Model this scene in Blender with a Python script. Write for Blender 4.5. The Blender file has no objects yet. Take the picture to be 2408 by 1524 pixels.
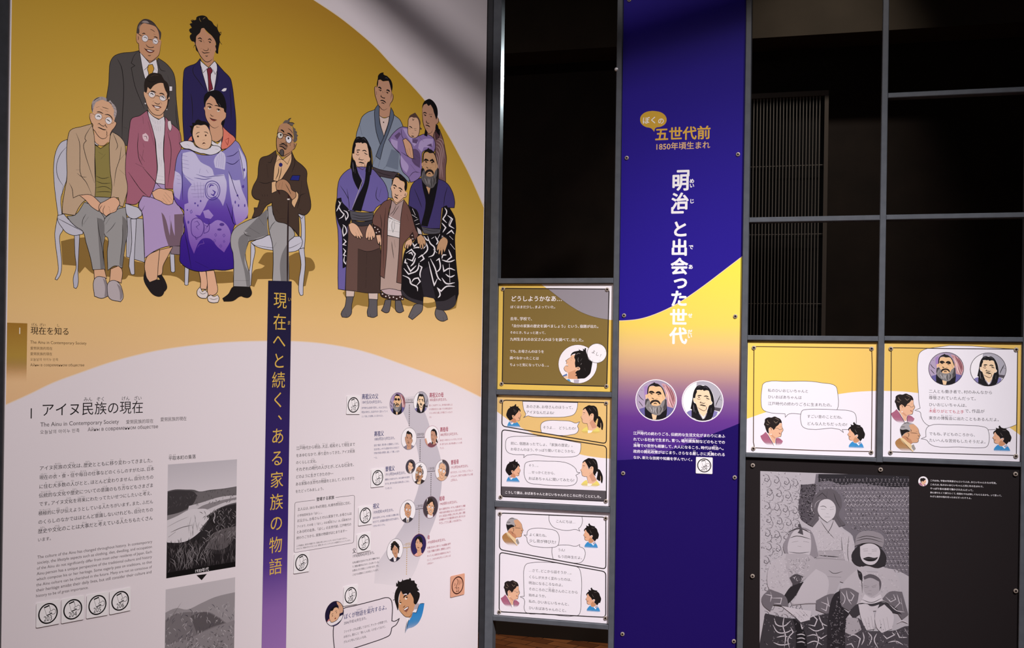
import bpy, math, random
from mathutils import Matrix, Vector
from mathutils.geometry import tessellate_polygon
random.seed(7)
SC = bpy.context.scene
COL = SC.collection

# ------------------------------------------------------------------ camera, light, exposure
FPX, CPX, CPY, ROLL, CAM_H = 2620.0, 1204.0, 839.0, math.atan(0.0148), 1.5
cr, sr = math.cos(ROLL), math.sin(ROLL)
cam_data = bpy.data.cameras.new('camera')
cam_data.sensor_fit = 'HORIZONTAL'
cam_data.sensor_width = 36.0
cam_data.lens = FPX / 2408.0 * 36.0
cam_data.shift_y = (CPY - 762.0) / 2408.0
cam_data.clip_start = 0.05
cam = bpy.data.objects.new('camera', cam_data)
COL.objects.link(cam)
cam.matrix_world = Matrix(((cr, -sr, 0, 0), (0, 0, -1, 0), (sr, cr, 0, CAM_H), (0, 0, 0, 1)))
SC.camera = cam

SC.view_settings.view_transform = 'Standard'
SC.view_settings.look = 'None'
SC.view_settings.exposure = 0.0
SC.view_settings.gamma = 1.0
SC.view_settings.use_curve_mapping = False

world = bpy.data.worlds.new('world')
SC.world = world
world.use_nodes = True
world.node_tree.nodes['Background'].inputs[0].default_value = (0.9, 0.85, 0.95, 1)
world.node_tree.nodes['Background'].inputs[1].default_value = 0.03

def spot(name, loc, target, power, angle, blend=0.6, color=(1, 0.95, 0.93), radius=0.05):
    d = bpy.data.lights.new(name, 'SPOT')
    d.energy = power; d.spot_size = math.radians(angle); d.spot_blend = blend
    d.color = color; d.shadow_soft_size = radius
    o = bpy.data.objects.new(name, d)
    COL.objects.link(o)
    o.location = loc
    o.rotation_euler = (Vector(target) - Vector(loc)).to_track_quat('-Z', 'Y').to_euler()
    return o

KEY = (1.5, -0.2, 4.25)      # a cluster of heads on one track point; the rail's shadow falls from here
spot('spotlight_title', KEY, (0.6, 3.05, 0.6), 422, 34, 1.0, (1, 0.955, 0.985), 0.05)
spot('spotlight_mural', KEY, (-0.35, 2.85, 0.62), 590, 49, 1.0, (1, 0.935, 0.94), 0.1)
spot('spotlight_tree', KEY, (0.1, 3.1, 0.6), 225, 34, 1.0, (1, 0.95, 0.975), 0.05)
spot('spotlight_story', (0.25, 0.0, 4.0), (1.1, 2.9, 1.7), 90, 30, 1.0, (1, 0.96, 1.0), 0.05)
spot('fill_mural_top', (-0.7, -1.2, 4.5), (-0.35, 2.85, 2.2), 150, 46, 1.0, (1, 0.91, 0.9), 0.1)  # added fill lamp, lifts the mural's top and softens the rail's shadow
spot('fill_heading', (-1.2, -0.4, 4.3), (-0.9, 2.25, 1.25), 60, 26, 1.0, (1, 0.94, 0.92), 0.06)  # small extra fill added for the left side of the mural
spot('spotlight_floor', (-0.6, 4.6, 3.6), (0.15, 5.75, 0.0), 160, 34, 0.5, (1, 0.86, 0.7), 0.04)
spot('fill_grille', (1.6, 4.4, 4.4), (1.1, 5.6, 1.6), 70, 50, 0.8, (1, 0.92, 0.85), 0.05)  # added lamp that brightens the grille bars behind the frame
spot('spotlight_back', (0.93, 4.77, 2.76), (-0.03, 3.2, 2.3), 45, 14, 0.5, (0.82, 0.95, 1.0), 0.03)

# ------------------------------------------------------------------ planes the photograph shows
def ray(px, py):
    x, y = px - CPX, py - CPY
    return (cr * x + sr * y) / FPX, -(-sr * x + cr * y) / FPX      # (X/Y, Z/Y)

class Plane:
    """A vertical plane: s runs along it, y is depth behind it (negative = towards the viewer)."""
    def __init__(self, origin, ang):
        self.o = Vector(origin); self.ang = ang
        self.u = Vector((math.cos(ang), math.sin(ang), 0)); self.v = Vector((-math.sin(ang), math.cos(ang), 0))
        self.m = Matrix.Translation(self.o) @ Matrix.Rotation(ang, 4, 'Z')
    def at(self, px, py, y=0.0):
        rx, rz = ray(px, py)
        o = self.o + self.v * y
        t = (self.v.x * o.x + self.v.y * o.y) / (self.v.x * rx + self.v.y)
        p = Vector((rx * t, t, 0)) - o
        return p.dot(self.u), rz * t + CAM_H
XC, YC = -71.0 / FPX * 3.2, 3.2
LEFT = Plane((XC, YC, 0), math.radians(90 - 38.6))
RIGHT = Plane((XC, YC, 0), math.radians(-15.5))
BACK = Plane((0.0823, 6.0, 0), math.radians(-15.5))

# ------------------------------------------------------------------ materials
def lin(c):
    return c / 12.92 if c <= 0.04045 else ((c + 0.055) / 1.055) ** 2.4
def rgb(h):
    return tuple(lin(int(h[i:i + 2], 16) / 255.0) for i in (0, 2, 4)) + (1.0,)
MATS = {}
def mat(h, rough=0.55, metal=0.0, spec=0.25):
    k = (h, rough, metal, spec)
    if k not in MATS:
        m = bpy.data.materials.new('print_' + h); m.use_nodes = True
        b = m.node_tree.nodes['Principled BSDF']
        b.inputs['Base Color'].default_value = rgb(h)
        b.inputs['Roughness'].default_value = rough
        b.inputs['Metallic'].default_value = metal
        b.inputs['Specular IOR Level'].default_value = spec
        MATS[k] = m
    return MATS[k]
def grad(name, stops, z0, z1, fade=None, horiz=False, spec=0.25):
    """Printed colour gradient running up the sheet between heights z0 and z1 (local metres)."""
    m = bpy.data.materials.new(name); m.use_nodes = True
    nt = m.node_tree; b = nt.nodes['Principled BSDF']; b.inputs['Roughness'].default_value = 0.55
    b.inputs['Specular IOR Level'].default_value = spec
    tc = nt.nodes.new('ShaderNodeTexCoord'); sx = nt.nodes.new('ShaderNodeSeparateXYZ')
    mr = nt.nodes.new('ShaderNodeMapRange'); cv = nt.nodes.new('ShaderNodeValToRGB')
    nt.links.new(tc.outputs['Object'], sx.inputs[0])
    nt.links.new(sx.outputs['X' if horiz else 'Z'], mr.inputs['Value'])
    mr.inputs['From Min'].default_value = z0; mr.inputs['From Max'].default_value = z1
    nt.links.new(mr.outputs[0], cv.inputs[0])
    el = cv.color_ramp.elements
    while len(el) < len(stops): el.new(0.5)
    for e, (p, h) in zip(el, stops):
        e.position = p; e.color = rgb(h)
    nt.links.new(cv.outputs[0], b.inputs['Base Color'])
    if fade:
        tr = nt.nodes.new('ShaderNodeBsdfTransparent'); mx = nt.nodes.new('ShaderNodeMixShader')
        m2 = nt.nodes.new('ShaderNodeMapRange'); m2.interpolation_type = 'SMOOTHSTEP'
        nt.links.new(mr.outputs[0], m2.inputs['Value'])
        m2.inputs['From Min'].default_value = fade[0]; m2.inputs['From Max'].default_value = fade[1]
        out = nt.nodes['Material Output']
        nt.links.new(m2.outputs[0], mx.inputs[0]); nt.links.new(tr.outputs[0], mx.inputs[1])
        nt.links.new(b.outputs[0], mx.inputs[2]); nt.links.new(mx.outputs[0], out.inputs[0])
    return m
def noisy(name, h1, h2, scale=20.0, rough=0.6, metal=0.0, spec=0.3, stretch=(1, 1, 1)):
    m = bpy.data.materials.new(name); m.use_nodes = True
    nt = m.node_tree; b = nt.nodes['Principled BSDF']
    tc = nt.nodes.new('ShaderNodeTexCoord'); mp = nt.nodes.new('ShaderNodeMapping')
    nz = nt.nodes.new('ShaderNodeTexNoise'); cv = nt.nodes.new('ShaderNodeValToRGB')
    mp.inputs['Scale'].default_value = stretch
    nz.inputs['Scale'].default_value = scale; nz.inputs['Detail'].default_value = 4
    nt.links.new(tc.outputs['Object'], mp.inputs[0]); nt.links.new(mp.outputs[0], nz.inputs['Vector'])
    nt.links.new(nz.outputs['Fac'], cv.inputs[0])
    cv.color_ramp.elements[0].position = 0.3; cv.color_ramp.elements[1].position = 0.7
    cv.color_ramp.elements[0].color = rgb(h1); cv.color_ramp.elements[1].color = rgb(h2)
    nt.links.new(cv.outputs[0], b.inputs['Base Color'])
    b.inputs['Roughness'].default_value = rough; b.inputs['Metallic'].default_value = metal
    b.inputs['Specular IOR Level'].default_value = spec
    return m

# ------------------------------------------------------------------ things, parts, printed layers
STEP = 3.0e-6
class Thing:
    def __init__(self, name, label, cat, plane, base=(0, 0, 0), group=None, face=0.0):
        self.plane = plane; self.b = Vector(base); self.y = face
        o = bpy.data.objects.new(name, None); COL.objects.link(o)
        o.empty_display_size = 0.05
        o.matrix_world = plane.m @ Matrix.Translation(self.b)
        o['label'] = label; o['category'] = cat
        if group: o['group'] = group
        self.obj = o
    def layer(self):
        self.y -= STEP
        return self.y
class Mesh:
    def __init__(self):
        self.v = []; self.f = []; self.mi = []; self.mats = []
    def m(self, mt):
        if mt not in self.mats: self.mats.append(mt)
        return self.mats.index(mt)
    def add(self, vs, fs, mt):
        n = len(self.v); k = self.m(mt)
        self.v += vs
        for f in fs:
            self.f.append([n + i for i in f]); self.mi.append(k)
    def box(self, x0, x1, y0, y1, z0, z1, mt):
        vs = [(x, y, z) for x in (x0, x1) for y in (y0, y1) for z in (z0, z1)]
        self.add(vs, [(0, 1, 3, 2), (4, 6, 7, 5), (0, 4, 5, 1), (2, 3, 7, 6), (0, 2, 6, 4), (1, 5, 7, 3)], mt)
    def hexa(self, q, y0, y1, mt):
        """q: four (x,z) corners counter-clockwise seen from the front; front at y0, back at y1."""
        vs = [(x, y0, z) for x, z in q] + [(x, y1, z) for x, z in q]
        self.add(vs, [(0, 1, 2, 3), (7, 6, 5, 4)] + [(i, i + 4, (i + 1) % 4 + 4, (i + 1) % 4) for i in range(4)], mt)
    def build(self, name, parent=None, base=(0, 0, 0), label=None):
        me = bpy.data.meshes.new(name)
        bx, by, bz = base
        me.from_pydata([(x - bx, y - by, z - bz) for x, y, z in self.v], [], self.f)
        for mt in self.mats: me.materials.append(mt)
        me.polygons.foreach_set('material_index', self.mi)
        me.update()
        o = bpy.data.objects.new(name, me); COL.objects.link(o)
        if parent: o.parent = parent
        if label: o['label'] = label
        return o

def smooth(pts, closed, n=4):
    """Catmull-Rom through the points; sharp turns stay corners."""
    N = len(pts)
    if N < 3: return list(pts)
    def tang(i):
        if not closed and (i == 0 or i == N - 1):
            j = 1 if i == 0 else N - 2
            return ((pts[j][0] - pts[i][0]) * (1 if i == 0 else -1), (pts[j][1] - pts[i][1]) * (1 if i == 0 else -1)), False
        a, b, c = pts[i - 1], pts[i], pts[(i + 1) % N]
        d1 = (b[0] - a[0], b[1] - a[1]); d2 = (c[0] - b[0], c[1] - b[1])
        l1 = math.hypot(*d1) + 1e-9; l2 = math.hypot(*d2) + 1e-9
        cs = (d1[0] * d2[0] + d1[1] * d2[1]) / l1 / l2
        if cs < 0.5: return (0, 0), True
        return ((d1[0] / l1 + d2[0] / l2) * 0.5, (d1[1] / l1 + d2[1] / l2) * 0.5), False
    ts = [tang(i) for i in range(N)]
    out = []
    for i in range(N if closed else N - 1):
        p, q = pts[i], pts[(i + 1) % N]
        L = math.hypot(q[0] - p[0], q[1] - p[1])
        def vec(t):
            (x, y), corner = t
            if corner: return q[0] - p[0], q[1] - p[1]
            l = math.hypot(x, y) + 1e-9
            return x / l * L, y / l * L
        a, b = vec(ts[i]), vec(ts[(i + 1) % N])
        for k in range(n):
            t = k / n; t2 = t * t; t3 = t2 * t
            h1, h2, h3, h4 = 2 * t3 - 3 * t2 + 1, t3 - 2 * t2 + t, -2 * t3 + 3 * t2, t3 - t2
            out.append((h1 * p[0] + h2 * a[0] + h3 * q[0] + h4 * b[0], h1 * p[1] + h2 * a[1] + h3 * q[1] + h4 * b[1]))
    if not closed: out.append(pts[-1])
    return out
def ribbon(pts, w, closed=False, taper=False):
    """Outline of a pen stroke: list of quads."""
    P = [pts[0]]
    for p in pts[1:]:
        if math.hypot(p[0] - P[-1][0], p[1] - P[-1][1]) > 1e-4: P.append(p)
    if closed and len(P) > 2 and math.hypot(P[0][0] - P[-1][0], P[0][1] - P[-1][1]) < 1e-4: P.pop()
    N = len(P)
    if N < 2: return []
    L, R = [], []
    for i in range(N):
        a = P[i - 1] if (i > 0 or closed) else P[i]
        c = P[(i + 1) % N] if (i < N - 1 or closed) else P[i]
        d1 = (P[i][0] - a[0], P[i][1] - a[1]); d2 = (c[0] - P[i][0], c[1] - P[i][1])
        l1, l2 = math.hypot(*d1), math.hypot(*d2)
        if l1 < 1e-9: d1, l1 = d2, l2
        if l2 < 1e-9: d2, l2 = d1, l1
        n1 = (-d1[1] / l1, d1[0] / l1); n2 = (-d2[1] / l2, d2[0] / l2)
        nx, ny = n1[0] + n2[0], n1[1] + n2[1]; ln = math.hypot(nx, ny)
        if ln < 0.6: nx, ny, k = n1[0], n1[1], 1.0
        else:
            nx, ny = nx / ln, ny / ln; k = min(1.6, 2.0 / ln)
        hw = w * 0.5 * k
        if taper: hw *= min(1.0, 0.3 + 2.2 * min(i, N - 1 - i) / max(1, N - 1) * 1.4)
        L.append((P[i][0] + nx * hw, P[i][1] + ny * hw)); R.append((P[i][0] - nx * hw, P[i][1] - ny * hw))
    return [(L[i], L[(i + 1) % N], R[(i + 1) % N], R[i]) for i in range(N if closed else N - 1)]
def clip_poly(poly, clip):
    """Sutherland-Hodgman against a convex polygon (either orientation)."""
    area = sum(clip[i][0] * clip[(i + 1) % len(clip)][1] - clip[(i + 1) % len(clip)][0] * clip[i][1] for i in range(len(clip)))
    sg = 1 if area > 0 else -1
    for i in range(len(clip)):
        a, b = clip[i], clip[(i + 1) % len(clip)]
        side = lambda p: sg * ((b[0] - a[0]) * (p[1] - a[1]) - (b[1] - a[1]) * (p[0] - a[0]))
        out = []
        for j in range(len(poly)):
            p, q = poly[j - 1], poly[j]
            sp, sq = side(p), side(q)
            if (sp >= 0) != (sq >= 0):
                t = sp / (sp - sq); out.append((p[0] + (q[0] - p[0]) * t, p[1] + (q[1] - p[1]) * t))
            if sq >= 0: out.append(q)
        poly = out
        if len(poly) < 3: return []
    return poly
INK = '1d1716'
class Art:
    """Printed artwork on one thing: fills and pen lines given in photo pixels, laid down layer on layer."""
    def __init__(self, thing, name, label=None, fmap=None, clip=None, y=None):
        self.t = thing; self.name = name; self.label = label; self.sub = {None: Mesh()}; self.cur = None
        self.fmap = fmap or (lambda x, y: thing.plane.at(x, y, thing.b.y + thing.y))
        self.clip = clip; self.last = None; self.labels = {}
        self.order = []
    def part(self, name=None, label=None):
        k = name
        if name is not None:
            k = (name, len(self.order)); self.order.append(k); self.labels[k] = label
        self.sub.setdefault(k, Mesh()); self.cur = k; self.last = None
    def polys(self, polys, mt):
        key = (mt, 'line')
        y = self.t.layer()
        self.put(polys, mt, y)
    def put(self, polys, mt, y):
        m = self.sub[self.cur]; cl = self.clip
        vs, fs = [], []
        b = self.t.b
        for p in polys:
            if cl:
                p = clip_poly(p, cl)
                if not p: continue
            q = [self.fmap(*c) for c in p]
            a = sum(q[i - 1][0] * q[i][1] - q[i][0] * q[i - 1][1] for i in range(len(q)))
            if abs(a) < 1e-12: continue
            if a < 0: q.reverse()
            n = len(vs)
            vs += [(s - b.x, y, z - b.z) for s, z in q]; fs.append(range(n, n + len(q)))
        m.add(vs, fs, mt)
    def fill(self, pts, color, sm=True, outline=0.0, n=4, line=INK):
        P = smooth(pts, True, n) if sm else list(pts)
        tri = tessellate_polygon([[Vector((x, y, 0)) for x, y in P]])
        mt = mat(color) if isinstance(color, str) else color
        self.put([[P[i] for i in t] for t in tri], mt, self.t.layer())
        if outline: self.put(ribbon(P, outline, True), mat(line), self.t.layer())
    def line(self, pts, w, color=INK, sm=True, closed=False, taper=True, n=4):
        P = smooth(pts, closed, n) if sm else list(pts)
        mt = mat(color) if isinstance(color, str) else color
        key = (self.cur, mt)
        y = self.ly if self.last == key else self.t.layer()
        self.put(ribbon(P, w, closed, taper and not closed), mt, y)
        self.last, self.ly = key, y
    def ellipse(self, cx, cy, rx, ry, color, outline=0.0, line=INK, n=40):
        pts = [(cx + rx * math.cos(2 * math.pi * i / n), cy + ry * math.sin(2 * math.pi * i / n)) for i in range(n)]
        self.last = None
        if color: self.fill(pts, color, False, outline, line=line)
        else: self.line(pts, outline, line, False, True)
    def draw(self, spec, env=None, sub=True, lw=1.0, only=None, skip=(), frame=None):
        """Reads a drawing: @ x0 y0 scale | P part | F/f colour pts | L/l width pts | C colour cx,cy rx,ry"""
        x0 = y0 = 0.0; k = kx = 1.0; on = True; hide = False
        for ln in spec.strip().splitlines():
            tk = ln.split()
            if not tk or tk[0] == '#': continue
            c = tk[0]
            if c == '@':
                on = only is None or ' '.join(tk[1:]) == only
                f4 = frame or list(map(float, tk[1:]))
                x0, y0, kx = f4[:3]; k = f4[3] if len(f4) > 3 else kx
                continue
            if c == 'P':
                hide = len(tk) > 1 and tk[1] in skip
                if sub: self.part(tk[1] if len(tk) > 1 else None, ' '.join(tk[2:]) or None)
                continue
            if not on or hide: continue
            i = 1; col = INK; w = 1.0
            if c in 'FfCK': col = tk[1]; i = 2
            if c in 'Ll': w = float(tk[1]) * lw; i = 2
            if c == 'l': col = tk[2]; i = 3
            if c == 'K': w = float(tk[2]) * lw; i = 3
            if env and col in env: col = env[col]
            pts = []
            for t in tk[i:]:
                a, b = t.split(','); pts.append((float(a), float(b)))
            if c == 'C':
                (a, b), (ra, rb) = pts
                pts = [(a + ra * math.cos(j * math.pi / 8), b + rb * math.sin(j * math.pi / 8)) for j in range(16)]
            pts = [(x0 + a / kx, y0 + b / k) for a, b in pts]
            if c in 'Ff': self.last = None; self.fill(pts, col, True, 1.3 * lw if c == 'F' else 0)
            elif c == 'C': self.last = None; self.fill(pts, col, False)
            elif c == 'K': self.line(pts, w, col, closed=True)
            else: self.line(pts, w, col)
    def text(self, s, x0, y0, x1, color=INK, bold=0.0, vs=1.0, ruby=None, rcol=None, rk=0.42, rgap=0.06):
        """One printed line: baseline starts at pixel (x0,y0) and ends above pixel column x1. 漢|かん| gives ruby."""
        self.last = None
        self.rows = getattr(self, 'rows', 0)
        base, rub = '', []
        i = 0
        while i < len(s):
            if s[i] == '{':
                j = s.index('|', i); e = s.index('}', j)
                rub.append((len(base), j - i - 1, s[j + 1:e])); base += s[i + 1:j]; i = e + 1
            else: base += s[i]; i += 1
        adv = [advance(ch) for ch in base]
        A = self.fmap(x0, y0)
        B = self.fmap(x1, y0)
        for _ in range(3):      # same height on the sheet at the other end
            e = 2.0
            q = self.fmap(x1, y0 + e); 
            dz = (q[1] - B[1]) / e
            yb = y0 + (A[1] - self.fmap(x1, y0)[1]) / dz
            B = self.fmap(x1, yb)
        k = (B[0] - A[0]) / sum(adv)
        y = self.t.layer()
        m = self.sub[self.cur]; mt = mat(color) if isinstance(color, str) else color
        b = self.t.b
        def put(txt, s0, z0, kx, kz, bo):
            s_ = s0
            for ch in txt:
                v, f = glyph(ch, bo)
                if v: m.add([(s_ + x * kx - b.x, y - l * STEP, z0 + z * kz - b.z) for x, z, l in v], f, mt)
                s_ += advance(ch) * kx
        put(base, A[0], A[1], k, k * vs, bold)
        for st, n, r in rub:
            if not r: continue
            s0 = A[0] + sum(adv[:st]) * k; wd = sum(adv[st:st + n]) * k
            rs = k * rk; L = len(r) * rs
            if L > wd * 1.25: rs *= wd * 1.25 / L; L = wd * 1.25
            put(r, s0 + (wd - L) / 2, A[1] + k * vs * (0.88 + rgap), rs, k * vs * rk, bold * 0.6)
    def char(self, ch, cx, cy, size, color=INK, bold=0.0, sx=1.0, rot=0, ang=0.0):
        """One character centred on a pixel, size in pixels of height."""
        a = self.fmap(cx, cy - size / 2); c = self.fmap(cx, cy + size / 2); o = self.fmap(cx, cy)
        k = a[1] - c[1]; y = self.t.layer(); b = self.t.b
        v, f = glyph(ch, bold)
        w = advance(ch)
        vs = []
        for x, z, l in v:
            x, z = x - w / 2, z - 0.38
            for _ in range(rot): x, z = z, -x
            if ang: x, z = x * math.cos(ang) - z * math.sin(ang), x * math.sin(ang) + z * math.cos(ang)
            vs.append((o[0] + x * k * sx - b.x, y - l * STEP, o[1] + z * k - b.z))
        self.sub[self.cur].add(vs, f, mat(color) if isinstance(color, str) else color)
    def done(self):
        main = self.sub.get(None)
        o = None
        has_main = main and main.f
        if has_main:
            o = main.build(self.name, self.t.obj, label=self.label)
        kids = [(k, m) for k, m in self.sub.items() if k is not None and m.f]
        if not has_main and kids:
            k, m = kids.pop(0)
            o = m.build(self.name, self.t.obj, label=self.label)
        for k, m in kids:
            m.build(k[0], o, label=self.labels.get(k))
        return o
GLY, ADV = {}, {}
def curve_mesh(s, off=0.0):
    c = bpy.data.curves.new('glyph', 'FONT'); c.body = s; c.fill_mode = 'FRONT'; c.resolution_u = 3; c.offset = off
    o = bpy.data.objects.new('glyph', c); COL.objects.link(o)
    bpy.context.view_layer.update()
    me = o.to_mesh()
    v = [(p.co.x, p.co.y) for p in me.vertices]; f = [list(p.vertices) for p in me.polygons]
    o.to_mesh_clear()
    bpy.data.objects.remove(o); bpy.data.curves.remove(c)
    return v, f
def glyph(ch, bold=0.0):
    k = (ch, bold)
    if k not in GLY:
        if ch in ' \u3000': GLY[k] = ([], [])
        elif bold < 0.006: v0, f0 = curve_mesh(ch); GLY[k] = ([(x, z, 0) for x, z in v0], f0)
        else:                                   # heavier weight: the same letter overprinted with small shifts
            v0, f0 = glyph(ch, 0.0); V, Fc = [], []
            r = bold * 0.75
            for dx, dz in ((r, 0), (-r, 0), (0, r), (0, -r), (r * .7, r * .7), (-r * .7, -r * .7), (r * .7, -r * .7), (-r * .7, r * .7)) if bold > 0.015 else ((r, 0), (-r, 0)):
                n = len(V); lv = len(V) // max(1, len(v0)); V += [(x + dx, z + dz, lv) for x, z, _ in v0]; Fc += [[n + i for i in f] for f in f0]
            GLY[k] = (V, Fc)
    return GLY[k]
def advance(ch):
    if ch not in ADV:
        if ord(ch) > 0x2E7F or ch in '…―': ADV[ch] = 0.62 if ch in '、。' else 1.0
        else:
            w = lambda s: max(p[0] for p in curve_mesh(s)[0])
            ADV[ch] = w('H' + ch + 'H') - w('HH')
    return ADV[ch]
def px_quad(plane, x0, y0, x1, y1, x2, y2, x3, y3, y=0.0):
    """TL TR BR BL pixels -> plane corners BL BR TR TL"""
    return [plane.at(*p, y) for p in ((x3, y3), (x2, y2), (x1, y1), (x0, y0))]
def tag(o, **kw):
    for k, v in kw.items(): o[k] = v
    return o
# ------------------------------------------------------------------ the room
M_DARK = noisy('dark_wall_paint', '2a211b', '352a22', 6, 0.8)
M_SOFFIT = noisy('soffit_paint', '4a4033', '54493b', 5, 0.8)
M_CEIL = noisy('ceiling_paint', '14120f', '1a1714', 5, 0.9)
M_STEEL = noisy('dark_steel', '54585e', '5d6167', 40, 0.3, 0.0, 0.35)
M_STEELD = noisy('near_black_steel', '2a2b2e', '323338', 40, 0.4, 0.0, 0.35)  # darker steel of the rail and the edge posts
M_SCREW = mat('8f8478', 0.25, 1.0)
M_SCREWD = mat('3a302a', 0.4, 0.6)

def wood():
    m = bpy.data.materials.new('parquet_floor'); m.use_nodes = True
    nt = m.node_tree; b = nt.nodes['Principled BSDF']
    tc = nt.nodes.new('ShaderNodeTexCoord'); mp = nt.nodes.new('ShaderNodeMapping')
    mp.inputs['Rotation'].default_value = (0, 0, 0.6)
    bk = nt.nodes.new('ShaderNodeTexBrick'); nz = nt.nodes.new('ShaderNodeTexNoise'); mx = nt.nodes.new('ShaderNodeMixRGB')
    bk.inputs['Scale'].default_value = 3.2; bk.inputs['Color1'].default_value = rgb('a8673a'); bk.inputs['Color2'].default_value = rgb('7d4623')
    bk.inputs['Mortar'].default_value = rgb('3a2012'); bk.inputs['Mortar Size'].default_value = 0.008
    nz.inputs['Scale'].default_value = 14
    nt.links.new(tc.outputs['Object'], mp.inputs[0]); nt.links.new(mp.outputs[0], bk.inputs['Vector']); nt.links.new(mp.outputs[0], nz.inputs['Vector'])
    mx.blend_type = 'MULTIPLY'; mx.inputs[0].default_value = 0.5
    nt.links.new(bk.outputs[0], mx.inputs[1]); nt.links.new(nz.outputs['Fac'], mx.inputs[2])
    nt.links.new(mx.outputs[0], b.inputs['Base Color']); b.inputs['Roughness'].default_value = 0.45
    return m

def structure(name, boxes, mt, plane=None):
    m = Mesh()
    for bx in boxes: m.box(*bx, mt)
    o = m.build(name); o['kind'] = 'structure'
    if plane: o.matrix_world = plane.m
    return o
structure('floor', [(-5, 6, -2.5, 8.5, -0.1, 0)], wood())
structure('ceiling', [(-5, 6, -2.5, 8.5, 5.0, 5.1)], M_CEIL)
structure('wall_back', [(-4, 6, 0, 0.12, 0, 5.0)], M_DARK, BACK)
zs = BACK.at(1300, 119, -0.25)[1]
structure('trim_1', [(-4, 6, -0.25, -0.001, zs, 4.999)], M_SOFFIT, BACK)
structure('baseboard_back', [(-4, 6, -0.018, -0.001, 0.001, 0.09)], mat('2a231e'), BACK)

# ceiling lighting rail that throws the slanting shadow across both walls
rl = Thing('lighting_rail', 'slim black lighting rail hung below the ceiling in front of the walls', 'lighting rail', Plane((0, 1.72, 0), 0), (0, 0, 3.075))
rl.obj.matrix_world = rl.obj.matrix_world @ Matrix.Rotation(-0.097, 4, 'Y')
m = Mesh(); m.box(-2.2, 2.6, -0.02, 0.02, 3.04, 3.085, M_STEELD); m.build('rail_bar', rl.obj, (0, 0, 3.06))
for x in (-1.6, 0.2, 2.0):
    m = Mesh(); m.box(x - 0.006, x + 0.006, -0.006, 0.006, 3.085, 4.7, M_STEELD); m.build('suspension_rod', rl.obj, (0, 0, 3.06))

# ------------------------------------------------------------------ grille on the back wall
def grille():
    a = BACK.at(1700, 785); b = BACK.at(1945, 225)
    tl = BACK.at(1766, 230); tr = BACK.at(1938, 220)
    zt = tr[1]; zb = BACK.at(1850, 960)[1]; s0 = BACK.at(1735, 500)[0]; s1 = BACK.at(1945, 500)[0]; s2 = BACK.at(1935.5, 500)[0]
    t = Thing('wall_grille', 'tall dark metal bar grille on the back wall behind the open frame', 'grille', BACK, (s0, -0.05, zb))
    B = (s0, -0.05, zb)
    mg = mat('6a6057', 0.5, 0.0); bar = mat('8d857c', 0.5, 0.0)
    m = Mesh(); m.box(s2, s1, -0.07, -0.001, zb, zt, mg); m.box(s0, s2, -0.07, -0.001, zt - 0.025, zt, mg)
    m.box(s0, s0 + 0.02, -0.07, -0.001, zb, zt - 0.025, mg)
    m.box(s0 + 0.02, s2, -0.07, -0.001, zb, zb + 0.02, mg); m.build('frame', t.obj, B)
    m = Mesh(); m.box(s0 + 0.02, s2, -0.012, -0.002, zb + 0.02, zt - 0.025, mat('0b0706')); m.build('recess', t.obj, B)
    n = 24; sa = BACK.at(1755, 400)[0]; sb = BACK.at(1926, 400)[0]; d = 7.75
    for i in range(24):
        s = BACK.at(1926 - i * 7.75, 400, -0.055)[0]
        if s < s0 + 0.03: break
        m = Mesh(); m.box(s - 0.0022, s + 0.0022, -0.06, -0.05, zb + 0.02, zt - 0.025, bar); m.build('bar', t.obj, B)
    for py in (390, 551, 714, 875):
        z = BACK.at(1850, py, -0.05)[1]
        m = Mesh(); m.box(s0 + 0.02, s2, -0.0495, -0.045, z - 0.0018, z + 0.0018, bar); m.build('crossbar', t.obj, B)
grille()

# ------------------------------------------------------------------ steel display frame
FR = Thing('display_frame', 'dark grey steel frame of slim posts and rails that holds the story panels', 'display frame', RIGHT, (0, 0, 0))
YB = 0.034
def post(xl, xr, y, name='post', mt=M_STEEL, y0=0.0, y1=YB, zb=0.0):
    s0, s1 = RIGHT.at(xl, y, y0)[0], RIGHT.at(xr, y, y0)[0]
    bar_mesh(name, s0, s1, y0, y1, zb, 3.0, mt, FR)
    return s0, s1
def bar_mesh(name, s0, s1, y0, y1, z0, z1, mt, th, bev=0.0015):
    m = Mesh(); b = min(bev, (s1 - s0) / 4, (z1 - z0) / 4)
    # box with chamfered front edges
    def ring(y, i): return [(s0 + i, y, z0 + i), (s1 - i, y, z0 + i), (s1 - i, y, z1 - i), (s0 + i, y, z1 - i)]
    vs = ring(y0, b) + ring(y0 + b, 0) + ring(y1, 0)
    fs = [(0, 1, 2, 3), (11, 10, 9, 8)]
    for k in (0, 4):
        for i in range(4):
            j = (i + 1) % 4; fs.append((k + i, k + 4 + i, k + 4 + j, k + j))
    m.add(vs, fs, mt)
    return m.build(name, th.obj, tuple(th.b))
PB = post(1150.5, 1169.5, 700)
PC = post(1441.5, 1454.2, 700)
PD = post(1747.5, 1761.5, 500)
PE = post(2066.5, 2081, 700, zb=RIGHT.at(2074, 1088)[1])
PF = post(2404.5, 2420, 900)
PG = post(2700, 2715, 900)
def rail(xl, yt_l, yb_l, sp0, sp1, y0=0.0005):
    zt = RIGHT.at(xl, yt_l)[1]; zb = RIGHT.at(xl, yb_l)[1]
    bar_mesh('crossbar', sp0[1], sp1[0], y0, YB - 0.001, zb, zt, M_STEEL, FR)
    return zb, zt
R1 = rail(1300, 654, 666.5, PB, PC)
R2 = rail(1300, 919.5, 931.3, PB, PC)
R3 = rail(1300, 1186, 1199.5, PB, PC)
R4 = rail(1300, 1459.5, 1471.5, PB, PC)
rail(2245, 211, 223, PE, PF)
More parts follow.
